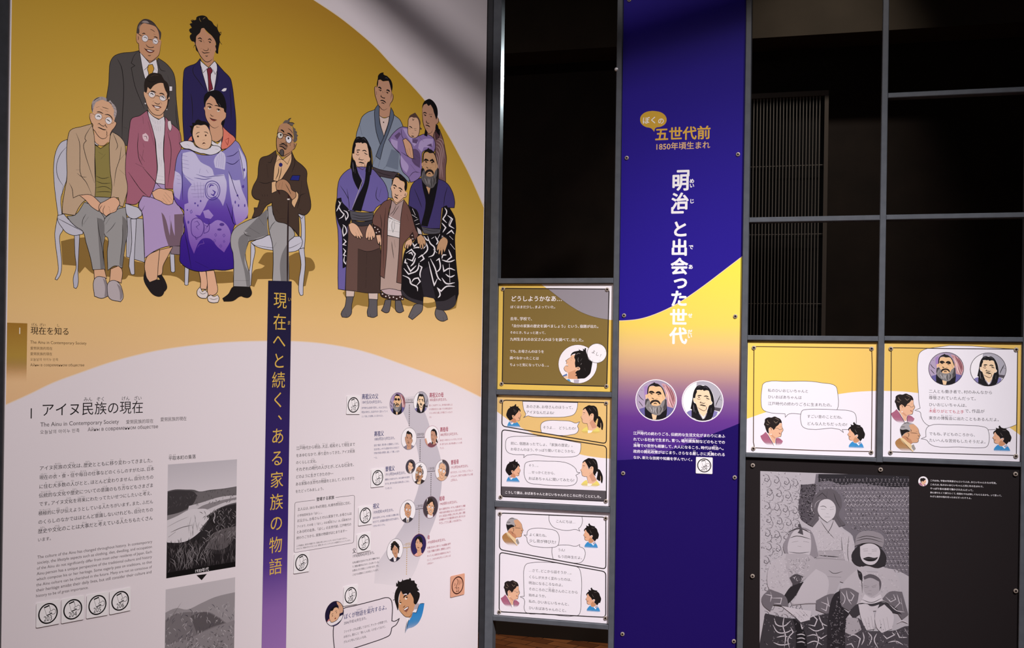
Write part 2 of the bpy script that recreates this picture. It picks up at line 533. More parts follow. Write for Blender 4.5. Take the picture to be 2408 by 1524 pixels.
rail(1912, 508.5, 520.5, PD, PE); rail(2245, 502, 514, PE, PF)
R5 = rail(1912, 789.5, 801.5, PD, PE); R6 = rail(2245, 791.5, 803, PE, PF)
R7 = rail(1912, 1071.5, 1081.5, PD, PE); R8 = rail(2245, 1082, 1093, PE, PF)
rail(2245, -150, -138, PE, PF); rail(1912, -150, -138, PD, PE); rail(1300, -150, -138, PB, PC)
# small added bolt; its near-white colour stands in for a lamp's glint
for (px, py) in ((1449.5, 163),):
    s, z = RIGHT.at(px, py)
    m = Mesh(); n = 12
    vs = [(s, -0.006, z)] + [(s + 0.004 * math.cos(i * math.pi / 6), -0.004, z + 0.004 * math.sin(i * math.pi / 6)) for i in range(n)] + \
         [(s + 0.0055 * math.cos(i * math.pi / 6), 0.0, z + 0.0055 * math.sin(i * math.pi / 6)) for i in range(n)]
    fs = [(0, 1 + i, 1 + (i + 1) % n) for i in range(n)] + [(1 + i, 1 + n + i, 1 + n + (i + 1) % n, 1 + (i + 1) % n) for i in range(n)]
    m.add(vs, fs, mat('f2f4f6', 0.3, 0.2, 0.8)); m.build('bolt', FR.obj)
# end post where the frame meets the mural, and the post at the mural's far side
EP = Thing('corner_post', 'near-black upright closing the gap between the mural panel and the steel frame', 'post', RIGHT, (RIGHT.at(1142, 700)[0], 0, 0))
sA = RIGHT.at(1136.5, 700, 0.0)[0]
bar_mesh('corner_post_face', sA, PB[0] - 0.001, 0.001, 0.03, 0.0, 3.0, M_STEELD, EP)
SP = Thing('side_post', 'black upright along the outer left edge of the mural panel', 'post', LEFT, (LEFT.at(10, 700)[0], 0, 0))
sL = LEFT.at(9.5, 840)[0]
bar_mesh('side_post_face', sL - 0.12, sL - 0.001, -0.001, 0.03, 0.0, 3.0, M_STEELD, SP)

def screw_mesh(th, s, z, y, r=0.0058, ring='b3a69a', hole='2a1f1b'):
    m = Mesh(); n = 16
    cs = [(math.cos(2 * math.pi * i / n), math.sin(2 * math.pi * i / n)) for i in range(n)]
    prof = [(r, 0.0), (r, 0.0012), (r * 0.86, 0.0026), (r * 0.5, 0.0030), (r * 0.42, 0.0018), (r * 0.05, 0.0016)]
    vs = [(s + c * q, y - h, z + d * q) for q, h in prof for c, d in cs]
    M1, M2 = mat(ring, 0.35, 0.25, 0.5), mat(hole, 0.5, 0.3)
    for k in range(len(prof) - 1):
        fs = [(k * n + i, k * n + (i + 1) % n, (k + 1) * n + (i + 1) % n, (k + 1) * n + i) for i in range(n)]
        mm = M1 if k < 3 else M2
        used = sorted({i for f in fs for i in f}); mp = {a: b for b, a in enumerate(used)}
        m.add([vs[i] for i in used], [[mp[i] for i in f] for f in fs], mm)
    return m.build('screw', th.obj, tuple(th.b))
YP = 0.010          # face of the story panels, set back from the frame's front
class Panel(Thing):
    def __init__(self, name, label, cat, s0, s1, z0, z1, board, group=None):
        g = 0.0012
        Thing.__init__(self, name, label, cat, RIGHT, (s0 + g, 0, z0 + g), group, YP)
        self.rect = (s0 + g, s1 - g, z0 + g, z1 - g)
        m = Mesh(); m.box(s0 + g, s1 - g, YP, YP + 0.006, z0 + g, z1 - g, board)
        m.build('board', self.obj, tuple(self.b))
    def screws(self, pts, **kw):
        for px, py in pts:
            s, z = RIGHT.at(px, py, YP); screw_mesh(self, s, z, self.y - 0.0001, **kw)
    def corners(self):
        return None
# ------------------------------------------------------------------ the mural panel on the left
sl = LEFT.at(13, 839)[0]; sr_ = LEFT.at(1133.5, 839)[0]
MU = Thing('mural_panel', 'big white wall panel printed with a golden family portrait and family tree', 'display panel', LEFT, (sl, 0, 0.12), None, 0.0)
m = Mesh(); m.box(sl, sr_, 0.0, 0.022, 0.12, 2.98, mat('efe6ea', 0.5)); m.build('board', MU.obj, tuple(MU.b))
MCLIP = None
def zl(py, px=600): return LEFT.at(px, py)[1] - MU.b.z
G_GOLD = grad('gold_field', [(0.0, 'efc292'), (0.1, 'f4cb96'), (0.22, 'f3ca88'), (0.42, 'e0b860'), (0.62, 'd6ae48'), (0.85, 'c89f34'), (1.0, 'bb8e2e')], zl(960), zl(-20))
a = Art(MU, 'gold_field', 'golden background with a curved edge')
GOLDPTS = [(-40, -80), (600, -80), (670, -45), (738.9, 0), (795.7, 37.9), (842.5, 74.7), (884.4, 111.6), (921.3, 151.5), (961, 192.3), (999, 235.2), (1032, 281.6), (1056.7, 321.8), (1081.3, 366.4), (1100, 402), (1122, 450), (1150, 515), (1150, 944), (1120, 929), (1059.7, 900), (960, 862), (850, 825), (760, 808), (690, 802.5), (620, 802), (540, 804.5), (460, 811.4), (378, 823), (315, 836.6), (252, 854.4), (189, 876.5), (126, 899.6), (69.3, 926.9), (9.4, 954), (-40, 976)]
# clip to the board in sheet coordinates: pixels of its two vertical edges
def mural_edge(s, py):
    lo, hi = -60.0, 1260.0
    for _ in range(40):
        md = (lo + hi) / 2
        if LEFT.at(md, py)[0] < s: lo = md
        else: hi = md
    return lo
MCLIP = [(mural_edge(sl + 0.002, -120), -120), (mural_edge(sr_ - 0.002, -120), -120), (mural_edge(sr_ - 0.002, 1700), 1700), (mural_edge(sl + 0.002, 1700), 1700)]
a.clip = MCLIP
a.fill(GOLDPTS, G_GOLD, True, 0)
a.line(GOLDPTS[2:16], 2.2, 'efe0cc', taper=False)
a.line(GOLDPTS[16:], 2.2, 'f3dcc4', taper=False)
a.done()
Y0 = MU.y; a = Art(MU, 'chapter_tab', 'dark gold tab with a white number 1', clip=MCLIP)
a.fill([(10, 758.5), (64.3, 760.5), (62, 903), (4, 903)], grad('tab_fade', [(0, 'd9ae74'), (0.45, 'b99440'), (1, 'a8792a')], zl(903, 40), zl(760, 40), (0.0, 0.5)), False)
a.text('1', 41, 785.3, 51.5, 'f6ecda', 0.0)
a.done()

a = Art(MU, 'chapter_text', 'dark chapter heading lines on the gold')
B1 = '3b2a17'
a.text('{現|げん}{在|ざい}を{知|し}る', 71.5, 784.5, 163.5, B1, 0.012, rk=0.4)
for s, y, x1 in (('The Ainu in Contemporary Society', 808, 203.5), ('爱努民族的现在', 821.8, 123.5), ('愛努民族的現在', 835, 123), ('오늘날의 아이누 민족', 848, 137.5), ('Айны в современном обществе', 861.3, 198.5)):
    a.text(s, 71, y, x1, '5a4326', 0.004)
a.done()
MU.y = Y0; a = Art(MU, 'heading_text', 'black section heading with translations')
a.text('1', 66.5, 984.5, 80, '1b1718', 0.0, vs=1.25)
a.text('アイヌ{民|みん}{族|ぞく}の{現|げん}{在|ざい}', 96, 977, 337.5, '1b1718', 0.004, rk=0.34, rgap=0.03)
a.text('The Ainu in Contemporary Society', 94.5, 1003.5, 279.5, '4a4244', 0.0)
a.text('爱努民族的现在', 296, 996.5, 361, '4a4244'); a.text('愛努民族的現在', 377, 990.5, 439, '4a4244')
a.text('오늘날의 아이누 민족', 94, 1020.5, 188, '4a4244'); a.text('Айны в современном обществе', 206, 1014.5, 372, '4a4244', 0.0)
a.done()
MU.y = Y0; a = Art(MU, 'body_text', 'grey Japanese paragraph')
for s, x0, y, x1 in (
    ('アイヌ{民族|みんぞく}の{文化|ぶんか}は、{歴史|れきし}とともに{移|うつ}り{変|か}わってきました。', 92.3, 1106, 360.8),
    ('{現在|げんざい}の{衣|い}・{食|しょく}・{住|じゅう}や{毎日|まいにち}の{仕事|しごと}などのくらしのすがたは、{日本|にほん}', 92.3, 1127.6, 362.4),
    ('に{住|す}む{大多数|だいたすう}の{人|ひと}びとと、ほとんど{変|か}わりません。{自分|じぶん}たちの', 91.5, 1149, 361),
    ('{伝統的|でんとうてき}な{文化|ぶんか}や{歴史|れきし}についての{意識|いしき}のもち{方|かた}などもさまざま', 91, 1170.2, 360.6),
    ('です。アイヌ{文化|ぶんか}を{将来|しょうらい}にわたってたいせつにしたいと{考|かんが}え、', 91.5, 1190, 359),
    ('{積極的|せっきょくてき}に{学|まな}び{伝|つた}えようとしている{人|ひと}たちがいます。また、ふだん', 90, 1212, 360),
    ('のくらしのなかではほとんど{意識|いしき}しないけれども、{自分|じぶん}たちの', 89.5, 1232.6, 360),
    ('{歴史|れきし}や{文化|ぶんか}のことは{大事|だいじ}だと{考|かんが}えている{人|ひと}たちもたくさん', 89, 1254.3, 359.5),
    ('います。', 88.5, 1273.6, 122)):
    a.text(s, x0, y, x1, '2f292b', 0.006, rk=0.36)
a.done()
MU.y = Y0; a = Art(MU, 'english_text', 'small grey English paragraph')
for i, (s, y) in enumerate((
    ('The culture of the Ainu has changed throughout history. In contemporary', 1314), ('society, the lifestyle aspects such as clothing, diet, dwelling, and occupation', 1327),
    ('of the Ainu do not significantly differ from most other residents of Japan. Each', 1340), ('Ainu person has a unique perspective of the traditional culture and history', 1353),
    ('which compose his or her heritage. Some eagerly pass on traditions, so that', 1366), ('the Ainu culture can be cherished in the future. Many are not so conscious of', 1379),
    ('their heritage amidst their daily lives, but still consider their culture and', 1392), ('history to be of great importance.', 1405))):
    a.text(s, 87.6 - i * 0.45, y, (357.6 - i * 0.25) if i < 7 else 208, '5d5254', 0.004)
a.done()
MU.y = Y0; a = Art(MU, 'introduction_text', 'dark introduction paragraph beside the violet strip')
for s, y, x1 in (
    ('{江戸時代|えどじだい}から{明治|めいじ}、{大正|たいしょう}、{昭和|しょうわ}そして{現在|げんざい}まで', 1058, 835), ('をあゆむなかで、{移|うつ}り{変|か}わってきた、アイヌ{民族|みんぞく}', 1074.8, 834.6),
    ('のくらしと{文化|ぶんか}。', 1091.5, 745.8), ('それぞれの{時代|じだい}の{人|ひと}びとが、どんな{社会|しゃかい}を、', 1108.3, 834),
    ('どのように{生|い}きてきたのか―', 1125, 783.7), ('ある{家族|かぞく}の{五世代|ごせだい}の{物語|ものがたり}をとおして、そのすがた', 1142, 834), ('をたどってみましょう。', 1159.3, 762.5)):
    a.text(s, 696.5 - (y - 1058) * 0.018, y, x1, '2b2628', 0.006, rk=0.36)
a.done()
a = Art(MU, 'family_text_box', 'thin outlined box with the family notes')
def rrect(px, r, n=5):
    """rounded quad through four pixel corners"""
    out = []
    N = len(px)
    for i in range(N):
        p, c, q = px[i - 1], px[i], px[(i + 1) % N]
        def toward(a_, b_):
            l = math.hypot(b_[0] - a_[0], b_[1] - a_[1]); t = min(0.45, r / l); return (a_[0] + (b_[0] - a_[0]) * t, a_[1] + (b_[1] - a_[1]) * t)
        a_, b_ = toward(c, p), toward(c, q)
        for k in range(n + 1):
            t = k / n
            out.append(((1 - t) ** 2 * a_[0] + 2 * t * (1 - t) * c[0] + t * t * b_[0], (1 - t) ** 2 * a_[1] + 2 * t * (1 - t) * c[1] + t * t * b_[1]))
    return out
bx = rrect([(693.4, 1181.7), (834, 1164.5), (831.7, 1276.5), (691.2, 1300)], 5)
a.line(bx, 0.9, '5b5154', False, True)
a.fill([(741, 1171), (789, 1165), (789, 1177), (741, 1183)], 'efe6ea', False)
a.text('登場する家族', 744, 1178, 786, '2b2628', 0.025)
for s, x0, y, x1 in (
    ('主人公は、2015 年4月現在、札幌市{厚別区|あつべつく}に住む、', 699.6, 1201, 826.8), ('小学校四年生の「ぼく」。', 699, 1215.5, 758.5), ('お父さん、お母さんとの3人家族です。お母さんは', 698.6, 1228, 826.8),
    ('アイヌで、その母（「ぼく」のお{祖母|ばあ}さん）は、{日高|ひだか}地方の', 698, 1241.4, 826), ('とある町の出身。「ぼく」の五世代前、江戸時代の', 697.5, 1254.6, 826), ('終わりごろから、家族の物語がはじまります―', 697.2, 1268.6, 816.5),
    ('この物語は、架空の物語です。登場人物とおなじ人がいるわけではありません。', 696.8, 1286, 817), ('けれども、物語の中のできごとは、実際にあったことや人びとの経験をもとにしています。', 696.7, 1292.6, 825)):
    a.text(s, x0, y, x1, '3a3335', 0.006 if y < 1280 else 0.0, rk=0.36)
a.done()

# ---- grey ribbon and lines of the family tree
MU.y = Y0; a = Art(MU, 'family_tree', 'grey ribbon with linking lines between the portraits')
W = 'c9c3ca'
G_RIB = grad('ribbon_grey', [(0, 'e9e1e5'), (0.35, 'c3bdc6'), (0.9, 'cdc7cf'), (1, 'e6dee3')], zl(1375, 930), zl(925, 960))
a.fill([(948, 935), (982, 930), (992, 955), (1003, 980), (1016, 1020), (1030, 1055), (1038, 1090), (1039, 1132), (1035, 1168), (1025, 1216), (1009, 1258), (990, 1305), (975, 1345), (955, 1372),
        (880, 1372), (885, 1330), (899, 1308), (929, 1265), (950, 1232), (973, 1180), (984.6, 1142), (987, 1105), (983, 1065), (970, 1020), (955, 985), (944, 955)], G_RIB, True)
K1 = '4d4448'; K2 = 'c39a3c'
for x0, y0, x1, y1, c in ((950, 947.4, 975, 946.2, K1), (978, 1029, 1001, 1027.8, K1), (1003, 1109.3, 1025, 1107.6, K1), (975, 1198, 997, 1195.6, K1), (946, 1289, 968, 1285.8, K2)):
    a.line([(x0, y0), (x1, y1)], 1.4, c, False, taper=False)
for s, x0, y, x1, c in (('五世代前', 954.4, 944.6, 971, K1), ('四世代前', 981, 1025.2, 997, K1), ('三世代前', 1006.6, 1105.6, 1021.7, K1), ('二世代前', 978.7, 1194.2, 994.2, K1), ('一世代前', 949, 1284.6, 965.3, K2)):
    a.text(s, x0, y, x1, c, 0.008, vs=1.35)
for x0, y0, x1, y1, c, n in ((962.7, 953, 962.3, 1001, K1, 12), (988.2, 1035, 987.6, 1083, K1, 12), (1013.8, 1114, 1013, 1164, K1, 12), (986, 1200, 985, 1255, '8a7a5a', 13), (956.8, 1291, 955.8, 1350, K2, 13)):
    for i in range(n):
        t = i / (n - 1); x = x0 + (x1 - x0) * t; y = y0 + (y1 - y0) * t
        a.line([(x, y - 1.1), (x, y + 1.1)], 1.9, c, False, taper=False)
a.done()
a = Art(MU, 'ancestor_text', 'tiny blue and red notes beside the portraits')
BL, RD, BLK = '2e3470', 'a8304f', '2e2a33'
def note(name, x0, y, x1, col, year, yy, yx1, lines, xb=None):
    a.text(name, x0, y, x1, col, 0.02, vs=1.25)
    a.text(year, x0, yy, yx1, col, 0.004, vs=1.2)
    for s, ly, lx in lines: a.text(s, (xb or x0) - 0.5, ly, lx, col, 0.004, vs=1.2)
note('高祖父の父', 850.8, 937.8, 889.5, BL, '1847(弘化4)年生まれ。', 949.2, 899.6, [('伊予時代は漁場で苦労し、大人になると、', 962, 912.6), ('明治の時代に、生活が大きく変わっていく', 971.6, 912.6), ('という激しさを経験したと言われる人。', 981.4, 901.8)])
note('高祖父の母', 1009.6, 934, 1043, RD, '1850(嘉永3)年生まれ。', 943.3, 1051.9, [('若いころは村でくらし、漁や畑の仕事をしな', 955.4, 1064), ('がら家族を支えた。働いてきた時代は変わり', 964.6, 1064), ('くらしの中にも厳しさが増えていったよう', 973.4, 1064), ('です。', 983, 1015.8)])
note('高祖父', 879.7, 1025.4, 902.5, BL, '1880(明治13)年生まれ。', 1036, 930, [('会社で働き、馬を使った農業をしてきた。', 1049.6, 939), ('生活が苦しい中でも家族や村の人を支えて', 1059, 939), ('牛馬の世話も得意な、厳しくて優しい父の', 1068, 939), ('一人。', 1078.5, 888)])
note('高祖母', 1034.6, 1015, 1054, RD, '1882(明治15)年生まれ。', 1025.4, 1077.9, [('海の近くの村からとついできた。子どもを', 1037.8, 1086.5), ('多く育てながら、縫い物も歌もとくいな母', 1047, 1086.5), ('でした。', 1055.9, 1045)])
note('曽祖父', 906, 1108, 928, BL, '1911(明治44)年生まれ。', 1119.2, 955, [('農業などを続けながら、木の仕事や木の彫刻', 1130, 963), ('をする。馬で木を運ぶ仕事も若いころはし', 1140, 963), ('ていました。', 1150.8, 923)])
note('曽祖母', 1060, 1091.8, 1078.7, RD, '1912(明治45)年生まれ。', 1102.2, 1102, [('村でそだち、くらしてきた。とてもしっ', 1113.8, 1112), ('かりもので、子育ても仕事もする。お話', 1123, 1112), ('上手な人。', 1132, 1076.5)])
note('祖父', 877, 1195.6, 891.8, BL, '1939(昭和14)年生まれ。', 1208.4, 926.7, [('会社を定年した今も、木を植える活動に熱心', 1220.6, 938.7), ('なだけで、北海道の歴史も好きな話のし', 1230.2, 938.7), ('つきないおじいさん。', 1239.5, 906.5)])
note('祖母', 1033, 1177.6, 1045.6, RD, '1940(昭和15)年生まれ。', 1188.4, 1076.4, [('母から着物を学び、今でも、札幌の町で、刺繡', 1200.2, 1094), ('や歌の伝統を教室に伝える。祖父も旅行にいく', 1208.4, 1094), ('ます。民芸品と料理も上手に作る。踊り、得意', 1216.6, 1094), ('は刺繡なのですが最近歌も好き。孫たちには', 1224.8, 1094), ('やさしくて少し厳しいおばあさん。', 1233.2, 1086.5)])
note('父', 829, 1300.6, 836.7, BLK, '1970(昭和45)年生まれ。', 1311.3, 881.7, [('九州は東京の生まれです。釣りが趣味である', 1325.6, 892.8), ('り、家族の散歩などもたくさん歩いている。', 1335, 892), ('お酒はときどき飲むことがあります。でも、', 1344.2, 892), ('これからも家族のことを大切にしています。', 1354, 891)])
note('母', 1004.8, 1268.4, 1010.7, RD, '1970(昭和45)年生まれ。', 1279, 1048.9, [('札幌の生まれと育ちで、今は図書の部門', 1291, 1059.6), ('で主に司書の仕事を、家事をしながら', 1300.2, 1059.6), ('やっている。伝統文化の勉強をはじめよう', 1310.2, 1059.6), ('として、これからまなびたいことがいっぱ', 1319.4, 1059.6), ('いあるよ―', 1328, 1019.5)])
a.done()
# ---- violet title strip (laid over the figures, so it is called after them)
def title_strip():
    a = Art(MU, 'title_strip', 'tall dark violet strip with a vertical gold title')
    # printed dark over the seated man's leg, cane and chair
    a.fill([(631, 660), (686, 661.5), (671.5, 1600), (614, 1600)], grad('strip_violet', [(0, 'a077b8'), (0.13, '8f67ad'), (0.24, '563a8c'), (0.36, '35226e'), (0.66, '2e1f5e'), (0.8, '211b44'), (1, '1c1a36')], zl(1545, 640), zl(660, 650)), False)
    for ch, x, y in zip('現在へと続く、ある家族の物語', (659, 658, 656.5, 656, 655, 654.5, 662, 653, 652, 651, 650.5, 650, 648.5, 648), (706, 757, 801, 848, 893.5, 940, 970, 1025, 1077, 1128, 1180, 1230, 1281, 1332)):
        a.char(ch, x, y, 41 if ch != '、' else 40, 'e3bb52', 0.004, 1.0)
    a.char('い', 681, 704, 11, 'e3bb52'); a.char('ま', 679.5, 759, 11, 'e3bb52')
    a.done()
# ---- the two landscape photographs
def landscape(first):
    pl = LEFT
    s0, z1 = pl.at(394.9, 1092.6) if first else pl.at(389.6, 1386.6)
    s1 = pl.at(553.6, 1331.6)[0] if first else pl.at(553, 1359)[0]
    z0 = pl.at(390.2, 1360.5)[1] if first else z1 - 0.26
    a = Art(MU, 'landscape_photo', 'black and white photograph of a river valley' if first else 'lower black and white photograph of hills above a village')
    w, h = s1 - s0, z1 - z0
    a.fmap = lambda u, v: (s0 + u * w, z1 - v * h)      # unit square of the print
    a.clip = [(0, 0), (1, 0), (1, 1), (0, 1)]
    rnd = random.Random(3 if first else 5)
    sc = 0.004
    def blades(n, x0, x1, y0, y1, ln, cols, w_=0.005, dx=0.3):
        for c in cols:
            for _ in range(n):
                x, y = rnd.uniform(x0, x1), rnd.uniform(y0, y1); l = ln * rnd.uniform(0.5, 1.3); d = rnd.uniform(-dx, dx) * ln * 2
                a.line([(x, y), (x + d * 0.4, y - l * 0.6), (x + d, y - l)], w_, c, n=1)
    if first:
        a.fill([(-.1, -.1), (1.1, -.1), (1.1, 1.1), (-.1, 1.1)], grad('photo_sky', [(0, 'dcd5da'), (1, 'c6c0c6')], z0 + h * 0.7 - MU.b.z, z1 - MU.b.z), False)
        a.fill([(-.05, .24), (.1, .225), (.25, .235), (.37, .245), (.45, .265), (.6, .26), (.8, .26), (1.05, .25), (1.05, .62), (-.05, .62)], '5a5658')
        a.fill([(.35, .27), (.6, .27), (.8, .265), (1.05, .255), (1.05, .36), (.7, .385), (.5, .41), (.3, .43)], '6f6a6c')
        a.fill([(-.05, .25), (.1, .235), (.25, .245), (.36, .26), (.42, .3), (.36, .37), (.26, .41), (.1, .44), (-.05, .45)], '3d393b')
        a.fill([(-.05, .45), (.2, .43), (.45, .37), (.8, .33), (1.05, .335), (1.05, .4), (.7, .43), (.5, .5), (.3, .55), (-.05, .62)], '8d878a')
        a.fill([(.3, .385), (.5, .365), (.75, .335), (1.05, .335), (1.05, .35), (.72, .37), (.5, .395), (.38, .43), (.28, .44)], 'cdc7cb')
        a.fill([(.55, .44), (.7, .41), (.85, .385), (1.05, .372), (1.05, .395), (.85, .415), (.72, .44), (.6, .47)], 'cfc9cd')
        a.fill([(-.05, .5), (.15, .46), (.3, .42), (.42, .42), (.58, .44), (.62, .47), (.55, .5), (.6, .52), (.52, .57), (.42, .64), (.3, .68), (.1, .69), (-.05, .66)], 'dad4d8')
        a.fill([(-.05, .68), (.25, .7), (.42, .65), (.55, .57), (.62, .49), (.75, .44), (1.05, .41), (1.05, 1.1), (-.05, 1.1)], '2b2729')
        a.fill([(.55, .78), (.62, .68), (.75, .64), (1.0, .62), (1.0, .68), (.9, .79), (.75, .82)], '5f595b')
        a.fill([(-.05, .75), (.2, .72), (.5, .8), (.75, .86), (1.05, .82), (1.05, 1.1), (-.05, 1.1)], '211d1f')
        blades(40, 0, 1, .28, .4, .02, ['4a4547', '625d5f'], .006, .8)
        blades(90, 0, 1, .72, .97, .06, ['4c4648', '6a6466', '161314'], .006)
        blades(50, .5, 1, .46, .75, .035, ['15110f', '6b6567', '8f898b'], .007, .9)
        blades(36, .1, .6, .8, .95, .09, ['9a9496', '7f797b'], .005, .5)
        blades(12, .3, .45, .5, .75, .1, ['5b5557'], .004, .15)
        a.line([(.66, .46), (.68, .5), (.66, .54), (.68, .57)], .012, 'b5afb2')
        a.line([(.05, .6), (.2, .57), (.35, .56)], .006, '6b6567'); a.line([(0, .55), (.15, .51), (.3, .48)], .005, 'a9a3a6'); a.line([(.02, .64), (.12, .6)], .008, '4b4547')
        a.fill([(-.1, .952), (1.1, .952), (1.1, 1.1), (-.1, 1.1)], '0c0a0a', False)
        a.clip = None; a.fmap = lambda x, y: pl.at(x, y)
        a.text('1930年代', 457.5, 1347.2, 491, 'f3eef0', 0.012)
    else:
        a.fill([(-.1, -.1), (1.1, -.1), (1.1, 1.1), (-.1, 1.1)], 'cbc4c8', False)
        a.fill([(-.05, .2), (.15, .17), (.3, .2), (.5, .17), (.7, .14), (1.05, .13), (1.05, 1.1), (-.05, 1.1)], '9b9598')
        a.fill([(-.05, .27), (.12, .22), (.28, .22), (.45, .24), (.62, .26), (.78, .33), (.9, .39), (1.05, .38), (1.05, .6), (-.05, .6)], '7c7679')
        a.fill([(.35, .26), (.55, .25), (.72, .31), (.85, .38), (.6, .4), (.45, .43)], '605a5d')
        a.fill([(-.05, .46), (.3, .45), (.6, .41), (1.05, .37), (1.05, 1.1), (-.05, 1.1)], '8e888b')
        a.fill([(-.05, .7), (.1, .66), (.3, .63), (.42, .68), (.3, .74), (.1, .8), (-.05, .82)], 'b9b3b6')
        a.fill([(.45, .9), (.6, .72), (.8, .66), (1.05, .62), (1.05, 1.1), (.3, 1.1)], '332e30')
        blades(60, 0, 1, .22, .45, .03, ['57525a', 'b3adb0'], .007, .9)
        blades(80, 0, 1, .45, .75, .02, ['4b4648', 'c3bdc0', '6b6668'], .007, 1.2)
        blades(60, .3, 1, .65, 1.0, .02, ['1b1718', 'a9a3a6'], .01, 1.3)
        blades(40, 0, .5, .75, 1.0, .02, ['2d292b', '6d676a'], .01, 1.3)
        a.line([(0, .38), (.08, .25), (.22, .13)], .004, '6b6567'); a.line([(.05, .17), (.2, .22)], .003, '7b7578')
    a.done()
MU.y = Y0; landscape(True); MU.y = Y0; landscape(False)
a = Art(MU, 'photo_caption', 'small caption above the river photograph')
a.text('{平|びら}{取|とり}本町の集落', 395.8, 1082.3, 460.5, '2b2628', 0.008, rk=0.36)
a.done()
a = Art(MU, 'arrow_mark', 'black triangle pointing down between the photographs')
a.fill([(462, 1353), (486.7, 1349.6), (474.2, 1364.6)], '171314', False)
a.done()
# ------------------------------------------------------------------ story panels held in the steel frame
def zr(py, px=1600): return RIGHT.at(px, py, YP)[1]
def frame_map(x0, y0, k): return lambda pts: [(x0 + u / k, y0 + v / k) for u, v in pts]
def panel_clip(P):
    s0, s1, z0, z1 = P.rect
    def inv(s, z):
        px, py = 1600.0, 800.0
        for _ in range(30):
            a = RIGHT.at(px, py, YP); b = RIGHT.at(px + 1, py, YP); c = RIGHT.at(px, py + 1, YP)
            ds, dz = s - a[0], z - a[1]
            px += ds / (b[0] - a[0]) if abs(b[0] - a[0]) > 1e-9 else 0
            c = RIGHT.at(px, py + 1, YP); a = RIGHT.at(px, py, YP)
            py += (z - a[1]) / (c[1] - a[1])
        return px, py
    e = 0.0003
    return [inv(s0 + e, z1 - e), inv(s1 - e, z1 - e), inv(s1 - e, z0 + e), inv(s0 + e, z0 + e)]
WHITE = 'f4eff6'; LINE = '231c1e'
def bubble(P, name, fm, pts, texts, clip, fill='f5f1f8', line='4a4448', w=1.1, bold=0.0, col='2a2428'):
    a = Art(P, name, clip=clip)
    a.fill(fm(pts), fill, True, w, line=line)
    a.clip = None
    if texts:
        a.part('lettering')
        for s, u, v, u1 in texts:
            (x, y), (x1, _) = fm([(u, v)])[0], fm([(u1, v)])[0]
            a.text(s, x, y, x1, col, bold)
    a.done()

# --- first panel of the left column: olive page
P1 = Panel('story_panel', 'olive-brown story panel with white handwriting and a boy looking up', 'story panel', PB[1], PC[0], R2[1], R1[0], mat('efca62', 0.45), 'story panels in the narrow left column')
fm = frame_map(1120, 640, 5.256); cl = panel_clip(P1)
a = Art(P1, 'page_print', 'white curved corner of the page', clip=cl)
CUR = [(800, 140), (880, 205), (960, 268), (1060, 345), (1180, 430), (1300, 498), (1450, 553), (1620, 587), (1720, 594)]
a.fill(fm(CUR + [(1720, 100), (800, 100)]), 'f6f2f6', True)
inner = fm(rrect([(338, 200), (1642, 210), (1613, 1412), (320, 1378)], 40))
a.fill(inner, '86703a', False)
ic = fm([(340, 202), (1641, 212), (1616, 1405), (322, 1375)])
a.clip = ic
a.fill(fm(CUR + [(1720, 180), (800, 180)]), '9a949c', True)
a.line(fm(CUR), 1.1, '6a5a3a', taper=False)
a.clip = None
a.line(inner, 2.4, LINE, False, True)
a.done()
a = Art(P1, 'lettering', 'white handwritten story text')
for s, u, v, u1, bo in (('どうしようかなあ…', 425, 355, 1062, 0.022), ('ぼくはまだ少し、まよっていた。', 420, 445, 985, 0.012), ('去年、学校で、', 418, 593, 700, 0.012), ('「自分の家族の歴史を調べましょう」という、宿題が出た。', 416, 680, 1520, 0.014),
                     ('そのとき、ちょっと迷って、', 416, 760, 865, 0.012), ('九州生まれのお父さんのほうを調べて、出した。', 415, 845, 1335, 0.012), ('でも、お母さんのほうを', 412, 993, 840, 0.012), ('調べなかったことは', 412, 1075, 775, 0.012), ('ちょっと気になっている…。', 412, 1158, 905, 0.012)):
    (x, y), (x1, _) = fm([(u, v)])[0], fm([(u1, v)])[0]
    a.text(s, x, y, x1, 'fbf7fa', bo)
a.done()

# --- second panel: mother and boy
P2 = Panel('story_panel', 'comic panel where a boy asks his ponytailed mother, grey caption strip below', 'story panel', PB[1], PC[0], R3[1], R2[0], mat(WHITE, 0.45), 'story panels in the narrow left column')
fm = frame_map(1120, 910, 5.08); cl = panel_clip(P2)
a = Art(P2, 'page_print', 'sand-coloured curved ground and black comic borders', clip=cl)
a.fill(fm([(200, 60), (1660, 60), (1660, 862), (1615, 858), (1430, 840), (1240, 805), (1000, 715), (800, 620), (620, 530), (440, 432), (330, 355), (245, 292), (200, 260)]), 'ecc67e', True)
a.clip = None
a.done()
FA2 = rrect([(312, 158), (1560, 188), (1553, 678), (306, 468)], 45); FB2 = rrect([(306, 508), (1556, 708), (1553, 1367), (296, 1310)], 45)
bubble(P2, 'speech_bubble', fm, [(553, 172), (1213, 188), (1205, 255), (1170, 325), (1110, 350), (850, 362), (640, 352), (625, 345), (562, 368), (590, 335), (565, 265)], [('あのさあ、お母さんのほうって、', 595, 248, 1165), ('アイヌなんだよね?', 593, 316, 930)], None)
bubble(P2, 'speech_bubble', fm, [(790, 425), (850, 403), (1000, 402), (1130, 412), (1185, 432), (1237, 415), (1210, 470), (1222, 505), (1200, 550), (1120, 573), (1000, 580), (780, 545), (768, 490), (772, 450)], [('そうよ…　どうしたの?', 795, 498, 1190)], None)
